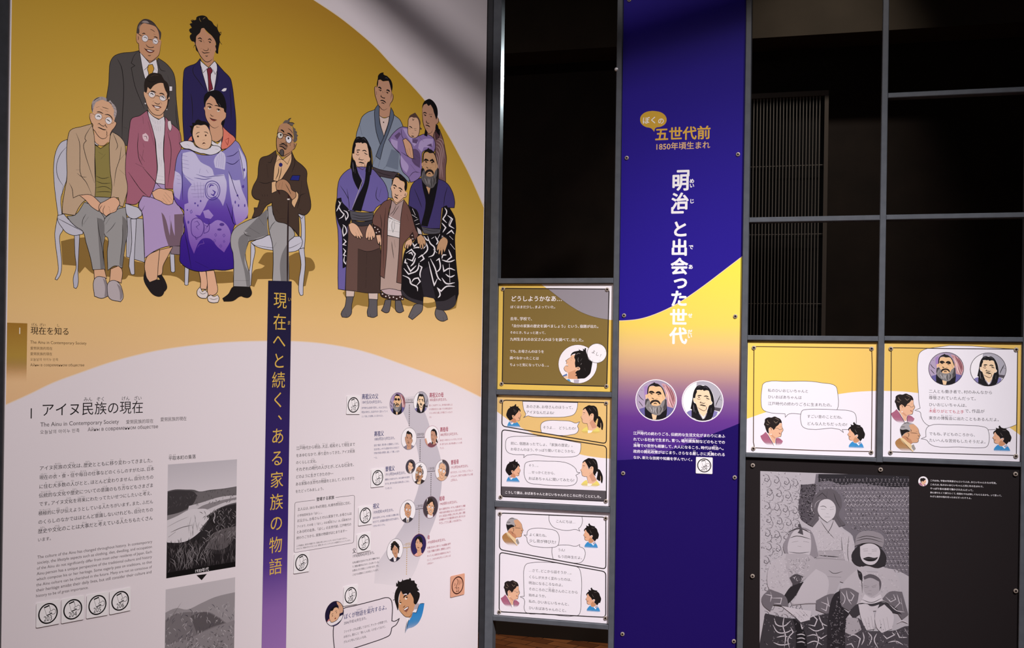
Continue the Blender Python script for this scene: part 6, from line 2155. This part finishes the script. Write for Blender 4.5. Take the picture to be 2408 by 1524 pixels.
comic_head(P3, 'boy_l', 'printed_boy', 'lower boy facing left', (1377.3, 1413.5, 1381.6, 1421.8))
comic_head(P5, 'grandma', 'printed_woman', 'grandmother in a pink jacket', (1796.7, 1841.4, 979.7, 1026.9))
comic_head(P5, 'boy_l', 'printed_boy', 'boy facing left', (1993, 2034, 992.3, 1035.6))
comic_head(P6, 'grandma', 'printed_woman', 'grandmother in a pink jacket', (2104.2, 2151, 925.7, 974))
comic_head(P6, 'grandpa', 'printed_man', 'grey-haired grandfather in a brown jacket', (2116, 2164.2, 992.8, 1041))
comic_head(P6, 'boy_l', 'printed_boy', 'boy facing left', (2334, 2378.4, 1000.5, 1043.2))
# tiny round portrait on the black panel
a = Art(P7, 'portrait', 'tiny round portrait beside the caption')
a.ellipse(2170.9, 1132, 11.6, 11.6, 'f4eff2'); a.done()
cc = [(2170.9 + 11.4 * u, 1132 + 11.4 * v) for u, v in UNIT]
spec, (x0, x1, y0, y1) = SRC['grandma']
a = Art(P7, 'printed_woman', 'tiny dark-haired grandmother')
kx, ky = 14.5 / (x1 - x0), 13.5 / (y1 - y0)
spec7 = '\n'.join(l for l in spec.splitlines() if l[:1] in 'fPC' or l.startswith('@ 1170'))
a.clip = [((u - 2163.5) / kx + x0, (v - 1124) / ky + y0) for u, v in cc]
a.fmap = lambda x, y: RIGHT.at(2163.5 + (x - x0) * kx, 1124 + (y - y0) * ky, P7.y)
a.draw(spec7, {'PNK': 'b47a90'}, True, 1.0); a.done()
# the boy looking up on the olive page
cu = [(1358.7 + 45 * u, 856.3 + 45 * v) for u, v in UNIT]
a = Art(P1, 'portrait', 'boy with wild black hair looking up, in a white circle')
a.ellipse(1358.7, 856.3, 46.2, 46.2, '5a4a28'); a.ellipse(1358.7, 856.3, 45.2, 45.2, 'faf6fb')
a.clip = cu
a.draw("""
@ 1310 800 13.85
f f2c09c 590,440 560,480 470,490 430,560 350,620 280,670 310,720 290,780 300,810 260,840 225,930 260,1000 340,1050 340,1250 500,1272 700,1262 720,1100 640,950 760,930 720,870 600,880 590,700
f dca27c 360,1060 560,980 600,960 660,1200 680,1272 360,1252
f 5f7db4 185,1150 320,1088 332,1150 200,1195
f f2cfae 210,1190 330,1150 340,1250 260,1260
f 4296cc 300,1280 400,1268 445,1352 380,1360
f fdfbfd 425,1280 540,1290 560,1400 460,1380
f bdb6c6 540,1290 722,1280 702,1410 560,1410
P hair
f 15100f 440,535 450,470 520,390 660,350 720,335 698,282 760,330 850,352 838,268 890,312 900,258 942,258 947,370 980,480 1030,620 1152,720 1122,900 1080,1080 1000,1172 900,1242 780,1252 668,1262 650,1172 588,1160 640,1110 588,1068 640,1000 740,960 752,910 700,870 600,892 580,750 590,640 560,560 600,440 540,450 470,490
l 1 8a8684 620,480 680,430 760,440
l 1 8a8684 690,560 680,660 700,720
l 1 8a8684 760,680 810,600
l 2 a9a5a4 770,800 800,750
l 0.9 5a5654 900,900 920,1000
P
f f2c09c 610,890 700,870 752,930 700,980 630,990
L 1 640,910 700,900 690,960
L 1.2 440,640 470,655
L 1.3 440,562 495,592
f fdfafa 285,800 345,795 355,835 285,832
L 1 275,838 330,832 362,850
L 0.9 430,560 350,620 280,670 310,720 290,780
L 0.9 260,840 225,930 260,1000 340,1052
L 1 320,720 360,715
""", ENV, True, 1.0)
a.done()
a = Art(P1, 'speech_bubble', 'round white bubble with a short shout')
a.ellipse(1403.5, 830.7, 22.8, 22.8, 'fbf8fc', 1.0, '4a4440')
for (x, y), (x1, y1) in (((1386, 808), (1392, 814)), ((1410, 803), (1409, 813)), ((1415, 805), (1412, 814)), ((1432, 826), (1421, 827)), ((1415, 853), (1410, 846)), ((1410, 854), (1408, 847)), ((1385, 842), (1389, 839)), ((1393, 851), (1394, 846))):
    a.line([(x, y), (x1, y1)], 0.9, '4a4030')
for ch, x, y in (('よ', 1396, 827.5), ('し', 1404.8, 832.5), ('!', 1412.6, 835.8)): a.char(ch, x, y, 9.6, '3a3438', 0.0, 1.0, 0, -0.35)
a.done()
# ------------------------------------------------------------------ the grey archive print
rnd = random.Random(11)
QUAD = [(1787.8, 1107.8), (2137.7, 1120.2), (2136.2, 1600), (1786, 1600)]
def ph(name, label, spec, extra=None):
    a = Art(P7, name, label, clip=QUAD)
    a.draw(spec, ENV, True, 1.0)
    if extra: extra(a)
    a.done()
FZ = '@ 1740 1070 3.357\n'
def zz(x, y): return 1740 + x / 3.357, 1070 + y / 3.357
def grain(a, poly, n, cols, ln=9, w=0.8, bend=0.6):
    xs = [p[0] for p in poly]; ys = [p[1] for p in poly]
    def inside(x, y):
        c = False
        for i in range(len(poly)):
            (x1, y1), (x2, y2) = poly[i - 1], poly[i]
            if (y1 > y) != (y2 > y) and x < (x2 - x1) * (y - y1) / (y2 - y1) + x1: c = not c
        return c
    for c in cols:
        k = 0; t = 0
        while k < n and t < n * 8:
            t += 1
            x, y = rnd.uniform(min(xs), max(xs)), rnd.uniform(min(ys), max(ys))
            if not inside(x, y): continue
            k += 1
            th = rnd.uniform(0, math.pi); l = ln * rnd.uniform(.5, 1.3); b = rnd.uniform(-bend, bend) * l
            a.line([zz(x - math.cos(th) * l, y - math.sin(th) * l), zz(x - math.sin(th) * b, y + math.cos(th) * b), zz(x + math.cos(th) * l, y + math.sin(th) * l)], w, c, n=2)
def backdrop(a):
    a.last = None
    # scrolling tendrils of the left cloth
    for j in range(11):
        for i in range(4):
            x, y = 195 + i * 75 + (j % 2) * 20 + rnd.uniform(-6, 6), 150 + j * 108 + i * 12
            if x > 450 and y > 500: continue
            q = [(x, y), (x + 28, y + 12), (x + 40, y + 40), (x + 22, y + 62), (x, y + 52), (x + 4, y + 34), (x + 18, y + 36)]
            a.line([zz(*p) for p in q], 1.5, '5f595f')
            a.line([zz(x + 40, y + 40), zz(x + 52, y + 70), zz(x + 40, y + 100), zz(x + 10, y + 104)], 1.2, '6b656b')
            a.line([zz(x + 20, y + 80), zz(x + 5, y + 75)], 1.2, '5f595f')
    grain(a, [(165, 130), (480, 135), (480, 520), (360, 700), (220, 1050), (165, 1080)], 230, ['6a646a', 'd0cad0'], 6, 0.9)
    # small repeating figures of the right cloth
    for j in range(22):
        for i in range(24):
            x, y = 640 + i * 30 + (j % 2) * 15, 195 + j * 34
            if x > 1330 or (x < 830 and y > 280) or (x < 930 and y > 560) or (x < 1140 and y > 600) or y > 930: continue
            c = 'b9b2b8' if y > 240 else '857e85'
            if 320 < y < 400:
                a.line([zz(x - 15, y + 10), zz(x, y - 12), zz(x + 15, y + 10)], 1.5, c, n=1)
                continue
            a.line([zz(x - 8, y - 8), zz(x, y), zz(x + 8, y - 8)], 1.5, c, n=1); a.line([zz(x, y), zz(x, y + 12)], 1.6, c, n=1)
            a.line([zz(x - 8, y + 14), zz(x, y + 8), zz(x + 8, y + 14)], 1.1, '8f888e', n=1)
    grain(a, [(620, 170), (1330, 175), (1330, 900), (1180, 880), (1130, 620), (880, 600), (800, 300), (620, 280)], 260, ['37333a', '9f989e'], 5, 0.9)
    grain(a, [(480, 235), (620, 225), (600, 330), (560, 560), (480, 500)], 50, ['1d1a1e', '8a848a'], 8, 1.0)
ph('photo_print', 'grey print of the cloth backdrop', FZ + """
f b3adb3 100,60 1400,60 1400,1700 100,1700
f 6f6971 600,150 1400,155 1400,1000 1240,910 1150,890 900,760 890,640 800,560 780,300 600,300 480,240 590,225
f 2a272c 620,150 1400,155 1400,225 1330,250 1100,245 950,225 800,235 700,205 620,215
f 524c53 480,235 600,228 600,300 560,420 600,500 560,565 475,500
""", backdrop)
def robe(a, pts, w=2.6, c='c3bcc2'):
    for p in pts: a.line([zz(*q) for q in p], w, c)
ph('printed_woman', 'standing young woman with full dark hair and a pale kimono', FZ + """
f 5f595f 572,420 585,330 640,280 720,268 785,310 805,400 780,470 835,550 760,575 730,500 620,480 622,520 580,568 535,545 590,470
f c9c3c8 620,400 640,362 700,350 748,390 757,440 740,492 690,532 640,492 614,440
L 1.2 632,408 665,405 685,418
L 1.2 712,412 745,408
L 1.4 640,428 675,430
L 1.4 710,432 740,428
L 1.1 680,462 700,466
L 1.3 668,490 712,490
f b8b1b7 630,505 690,552 742,510 800,590 860,620 905,700 872,862 820,832 620,800 600,700 556,592
L 1.2 636,520 690,600 745,660
L 1.2 740,515 720,570 690,620
L 1.2 800,650 812,780 826,850
L 1.2 860,640 850,780 862,850
f a9a2a8 600,820 830,832 920,880 965,1000 880,1022 790,1000 745,1095 640,1165 520,1175 415,1185 480,1050 560,900
L 1.3 600,900 580,1040 570,1150
L 1.3 690,960 800,965
L 1.1 690,960 680,1100 640,1160
L 1.2 700,910 740,935 810,920
P obi_sash
f a59ea4 618,758 812,752 830,832 600,818
l 2 2b272b 625,792 700,800 780,805
L 1.2 618,758 812,752
L 1.2 605,812 830,830
P hair_strands
l 1.3 2d292d 600,340 650,300 690,340
l 1.3 2d292d 690,290 680,350
l 1.3 2d292d 740,300 760,360 790,420
l 1.3 a39ca2 590,420 600,380 640,350
l 1.2 2d292d 560,550 600,500
l 1.2 2d292d 760,480 800,550
""", lambda a: grain(a, [(560, 600), (800, 600), (900, 700), (820, 830), (620, 800)], 60, ['8f888e', 'd3ccd2'], 6, 0.7))
ph('printed_man', 'old man with a headband and a long beard in a patterned robe', FZ + """
f 8b848b 380,640 400,600 470,570 560,600 600,700 620,800 560,820 380,800 340,720
f bdb6bc 400,640 440,592 552,602 562,680 552,782 520,832 420,822 378,762
L 1.8 380,610 470,580 565,620
f 4b464b 460,545 478,545 495,600 500,632 455,615 470,590
L 1.5 395,655 450,640 560,665
L 1.4 410,690 460,680
L 1.4 500,682 545,690
L 1.2 455,720 485,725
L 1.2 385,765 470,775 550,765
f b5aeb4 250,850 365,775 400,1032 362,1125 235,1065 215,950
f aaa3a9 365,780 552,790 605,830 570,900 530,960 480,1000 440,992 400,1042 378,940 358,850
f 2a262a 400,1042 505,1000 430,1122 380,1175 348,1112
f 4a454a 390,970 440,940 500,960 470,1010 420,1030
f b9b2b8 505,1000 600,900 690,960 690,1090 640,1160 560,1165 415,1175
P robe_sleeve
f 6b656b 175,1120 240,1060 362,1120 385,1205 330,1195 262,1185 240,1235 180,1180
f 6b656b 600,1150 700,1100 745,1095 765,1210 700,1262 600,1222
L 1.4 262,1185 330,1192 380,1205
P robe_lap
f 39353a 200,1250 420,1292 700,1250 690,1420 702,1800 100,1800
f 1e1b1f 420,1290 470,1330 520,1420 520,1700 430,1700 440,1400
P hand
f c3bcc2 328,1192 440,1212 562,1232 552,1302 480,1322 440,1282
L 1.2 440,1240 500,1290
L 1.2 470,1230 520,1280
L 1.2 500,1235 540,1275
""", lambda a: (robe(a, [[(200, 1100), (250, 1110), (240, 1160)], [(250, 1130), (330, 1130), (320, 1175), (270, 1170)], [(240, 1080), (255, 1130)], [(640, 1160), (690, 1180), (680, 1230), (640, 1210)], [(690, 1120), (700, 1190), (750, 1210)]], 1.8),
    robe(a, [[(270, 1290), (290, 1340), (350, 1350), (400, 1310)], [(260, 1340), (300, 1400), (370, 1400), (410, 1380)], [(290, 1440), (350, 1430), (410, 1450)], [(350, 1270), (340, 1350), (360, 1430), (350, 1520)], [(400, 1360), (420, 1400), (380, 1450), (390, 1524)],
             [(540, 1290), (580, 1270), (610, 1300), (590, 1350), (540, 1340)], [(540, 1360), (600, 1390), (660, 1370), (640, 1310)], [(530, 1430), (590, 1420), (640, 1450), (690, 1420)], [(530, 1490), (590, 1470), (650, 1500)], [(620, 1260), (650, 1330), (690, 1350)], [(600, 1400), (620, 1460), (600, 1524)],
             [(450, 1420), (490, 1415), (515, 1425)], [(450, 1450), (490, 1445), (515, 1455)], [(450, 1480), (490, 1475), (515, 1485)], [(480, 1330), (490, 1370), (500, 1360)], [(265, 1480), (320, 1500), (400, 1490)]], 2.4),
    grain(a, [(365, 790), (550, 800), (560, 900), (470, 1000), (400, 1030)], 50, ['6f696f', 'cfc8ce'], 10, 0.8, 0.2),
    grain(a, [(230, 860), (360, 790), (400, 1030), (240, 1060)], 40, ['8a838a', 'd3ccd2'], 6, 0.7), grain(a, [(200, 1260), (700, 1260), (700, 1520), (170, 1520)], 70, ['8d868c', '151216'], 7, 0.9)))
ph('printed_woman', 'seated woman with a wrapped hat and tattooed mouth, hands on her knees', FZ + """
f 2e2a2e 940,705 880,790 900,852 955,880 1000,870 1090,890 1150,870 1155,800 1100,730
f c6bfc5 948,722 1000,700 1060,705 1102,742 1102,802 1060,862 1000,862 958,822
L 1.2 968,745 1010,740
L 1.2 1040,748 1085,742
L 1.5 975,758 1010,756
L 1.5 1042,760 1080,756
L 1.1 1010,780 1040,782
f 1b181b 970,818 1010,805 1060,812 1092,806 1070,832 1020,840 990,832
l 1 b5aeb4 985,820 1075,820
f b5aeb4 930,900 960,880 1060,925 1120,890 1232,930 1272,1062 1285,1210 1200,1185 1120,1150 900,1185 790,1055 800,1030
L 1.4 930,900 960,990 965,1090
L 1.3 1000,920 1090,925
f 2a262a 925,905 960,930 968,1000 945,980
P hat
f 8d868c 905,720 920,640 960,605 1060,603 1130,640 1135,700 1122,732 1050,700 980,700
L 1.3 915,680 1000,660 1130,690
L 1.3 920,660 1000,640 1125,665
L 1.3 910,715 980,698 1050,698 1120,728
P robe_sleeve
f 6b656b 785,1060 860,1050 940,1090 920,1180 860,1230 790,1180
f 6b656b 1120,1140 1180,1080 1280,1080 1330,1260 1280,1300 1200,1190
f 3a363b 860,1240 920,1180 1000,1165 1120,1160 1220,1200 1280,1260 1180,1240 1000,1230 900,1290
P robe_lap
f 4a454b 830,1290 940,1290 1000,1390 1220,1385 1330,1350 1400,1400 1400,1800 810,1800
f a59ea4 840,1280 930,1290 960,1380 880,1420 830,1400
P hand
f c6bfc5 935,1180 1010,1180 1060,1262 1055,1375 1000,1385 960,1302
L 1.1 985,1290 1010,1380
L 1.1 1010,1280 1032,1380
L 1.1 1035,1270 1052,1370
P hand
f c6bfc5 1078,1225 1140,1180 1212,1262 1202,1372 1120,1405 1080,1362
L 1.1 1105,1300 1120,1390
L 1.1 1130,1290 1150,1390
L 1.1 1160,1280 1178,1380
""", lambda a: (robe(a, [[(800, 1080), (830, 1130), (810, 1190)], [(840, 1070), (850, 1130), (880, 1180)], [(870, 1080), (900, 1110), (880, 1150), (850, 1140)], [(1150, 1120), (1190, 1160), (1230, 1140), (1210, 1100)], [(1240, 1100), (1260, 1170), (1220, 1210)], [(1270, 1130), (1290, 1230)], [(1180, 1180), (1240, 1230), (1300, 1240)]], 1.8),
    robe(a, [[(850, 1440), (900, 1420), (950, 1450), (930, 1524)], [(970, 1400), (980, 1450), (960, 1500)], [(1010, 1400), (1040, 1440), (1020, 1500)], [(1080, 1410), (1060, 1460), (1090, 1524)], [(1130, 1420), (1160, 1450), (1220, 1420), (1200, 1400)], [(1230, 1380), (1260, 1440), (1320, 1440)], [(1170, 1480), (1230, 1470), (1290, 1500)], [(1300, 1370), (1330, 1420)], [(840, 1500), (880, 1490), (900, 1524)], [(1240, 1330), (1280, 1310), (1330, 1330)]], 2.4),
    grain(a, [(930, 910), (1230, 940), (1280, 1180), (960, 1150)], 50, ['8a838a', 'd3ccd2'], 6, 0.7), grain(a, [(830, 1300), (1330, 1360), (1330, 1520), (830, 1520)], 60, ['9d969c', '151216'], 7, 0.9)))
ph('printed_child', 'small frowning child held in front of the seated woman', FZ + """
f 5b555b 975,960 1030,940 1108,985 1112,1050 1090,1090 1090,1010 1040,985 985,1000
f a69fa5 980,985 1030,970 1098,1000 1096,1082 1042,1122 990,1092 970,1032
L 1.3 978,1030 1020,1038
L 1.3 1040,1038 1080,1026
L 1.5 985,1045 1015,1048
L 1.5 1045,1046 1075,1040
L 1 1018,1070 1038,1072
L 1.3 1008,1095 1040,1098
f c9c2c8 985,1100 1040,1130 1110,1100 1130,1150 1040,1175 950,1165
L 1.2 960,1140 1040,1165 1120,1130
f c3bcc2 1000,1180 1040,1195 1100,1180 1080,1230 1020,1235
""")
ph('shadow_gap', 'dark gap between the two seated elders', FZ + """
f 2a262b 700,1255 745,1100 790,1070 800,1190 865,1255 840,1290 830,1400 845,1800 690,1800
""", lambda a: grain(a, [(710, 1260), (780, 1110), (860, 1260), (830, 1400), (840, 1520), (700, 1520)], 70, ['8d868c', '0f0d10'], 9, 0.9))
# ------------------------------------------------------------------ numbered stickers
def sticker(num, cx, cy, r, plane, y, label, hand=False, tilt=0.0, group=None):
    s, z = plane.at(cx, cy, y); rr = (plane.at(cx, cy - r, y)[1] - plane.at(cx, cy + r, y)[1]) / 2
    h = rr * 1.13
    t = Thing('number_sticker', label, 'sticker', plane, (s, y, z - h), group, -0.0004)
    B = (s, y, z - h)
    ca, sa = math.cos(tilt), math.sin(tilt)
    f = lambda u, v: (s + (u * ca - v * sa) * rr, z - (u * sa + v * ca) * rr)
    m = Mesh()
    paper, ink = ('e2a586', '45190b') if hand else ('f7f3f4', '141012')
    q = rrect([(-1.13, 1.13), (1.13, 1.13), (1.13, -1.13), (-1.13, -1.13)], 0.12, 3)
    pts = [f(*p) for p in q]; n = len(pts)
    area = sum(pts[i - 1][0] * pts[i][1] - pts[i][0] * pts[i - 1][1] for i in range(n))
    if area < 0: pts.reverse()
    vs = [(x, y - 0.0004, zz_) for x, zz_ in pts] + [(x, y, zz_) for x, zz_ in pts]
    m.add(vs, [list(range(n))] + [[i, i + n, (i + 1) % n + n, (i + 1) % n] for i in range(n)], mat(paper, 0.4, 0, 0.4))
    m.build('paper', t.obj, B)
    t.b = Vector(B)
    yy = y - 0.0004
    class A2(Art):
        pass
    def art(name):
        a = Art(t, name); a.fmap = f; return a
    t.y = -0.0004
    a = art('ring'); a.ellipse(0, 0, .95, .95, ink); a.ellipse(0, 0, .82, .82, paper); a.done()
    a = art('icon')
    if hand:
        a.line([(-.25, -.72), (-.02, -.6), (.02, -.3), (-.15, .0), (-.25, .18), (-.5, .2)], .07, ink)
        a.line([(-.45, -.3), (-.42, -.15), (-.5, .0)], .06, ink)
        for i in range(4): a.line([(.15 + i * .15, -.62 + i * .06), (.16 + i * .15, -.2), (.14 + i * .14, .1 - i * .06)], .045, '8a5030')
    else:
        a.fill([(-.4, -.60), (.12, -.74), (.36, .08), (-.14, .19)], '6a6668', False)
        a.fill([(-.36, -.57), (.09, -.69), (.32, .07), (-.12, .15)], paper, False)
        a.fill([(-.4, -.64), (.1, -.78), (.14, -.66), (-.36, -.53)], ink, False)
        a.fill([(-.15, .13), (.34, .01), (.37, .1), (-.12, .22)], ink, False)
        a.fill([(.12, -.12), (.22, -.2), (.34, -.2), (.52, -.32), (.7, -.22), (.72, .02), (.58, .14), (.38, .12), (.34, -.02), (.16, -.02)], paper, True, .05, line='6a6668')
    a.done()
    a = art('number')
    w = .30 * len(num) if not hand else .5
    k = [advance(c) for c in num]; sc = .84 * len(num) / 3 / sum(k) * 1.0
    yl = t.layer(); mm = a.sub[None]; u0 = -sum(k) * sc / 2
    for ch in num:
        v, fc = glyph(ch, 0.0)
        mm.add([(f(u0 + x * sc, .68 - w_ * sc * 1.2)[0] - B[0], yl, f(u0 + x * sc, .68 - w_ * sc * 1.2)[1] - B[2]) for x, w_, _ in v], fc, mat(ink))
        u0 += advance(ch) * sc
    a.done()
YM = -0.0018
for num, cx, cy, r, tl, where in (('203', 112.8, 1442.7, 25.6, .0, 'below the English text, leftmost of its row'), ('204', 171, 1433, 25.2, .0, 'below the English text, second in its row'), ('205', 229, 1422.8, 24.5, .01, 'below the English text, third in its row'), ('206', 282.5, 1413, 24.3, -.02, 'below the English text, last in its row'),
        ('207', 709.4, 1323, 20.8, .02, 'under the outlined family text box'), ('208', 824.4, 1400, 20.2, .04, 'above the large speech bubble'), ('210', 831, 952.3, 19.2, .03, 'at the top of the family tree'),
        ('215', 887.8, 1123.5, 19, .0, 'beside the portrait of the goateed man'), ('219', 859, 1212.3, 19.6, .0, 'beside the portrait of the smiling grandfather'), ('221', 855.5, 1275.6, 19.5, -.02, 'above the notes on the father')):
    sticker(num, cx, cy, r, LEFT, YM, 'square white sticker %s with phone icon, %s' % (num, where), False, tl, 'numbered phone stickers')
sticker('22', 1075.9, 1376.5, 22, LEFT, YM, 'orange-tan sticker 22 with a hand icon near the right edge of the mural', True)
sticker('209', 1656, 1094.6, 17.2, RIGHT, YP - 0.0012, 'square white sticker 209 with phone icon on the tall indigo panel', False, .0, 'numbered phone stickers')
bolts()
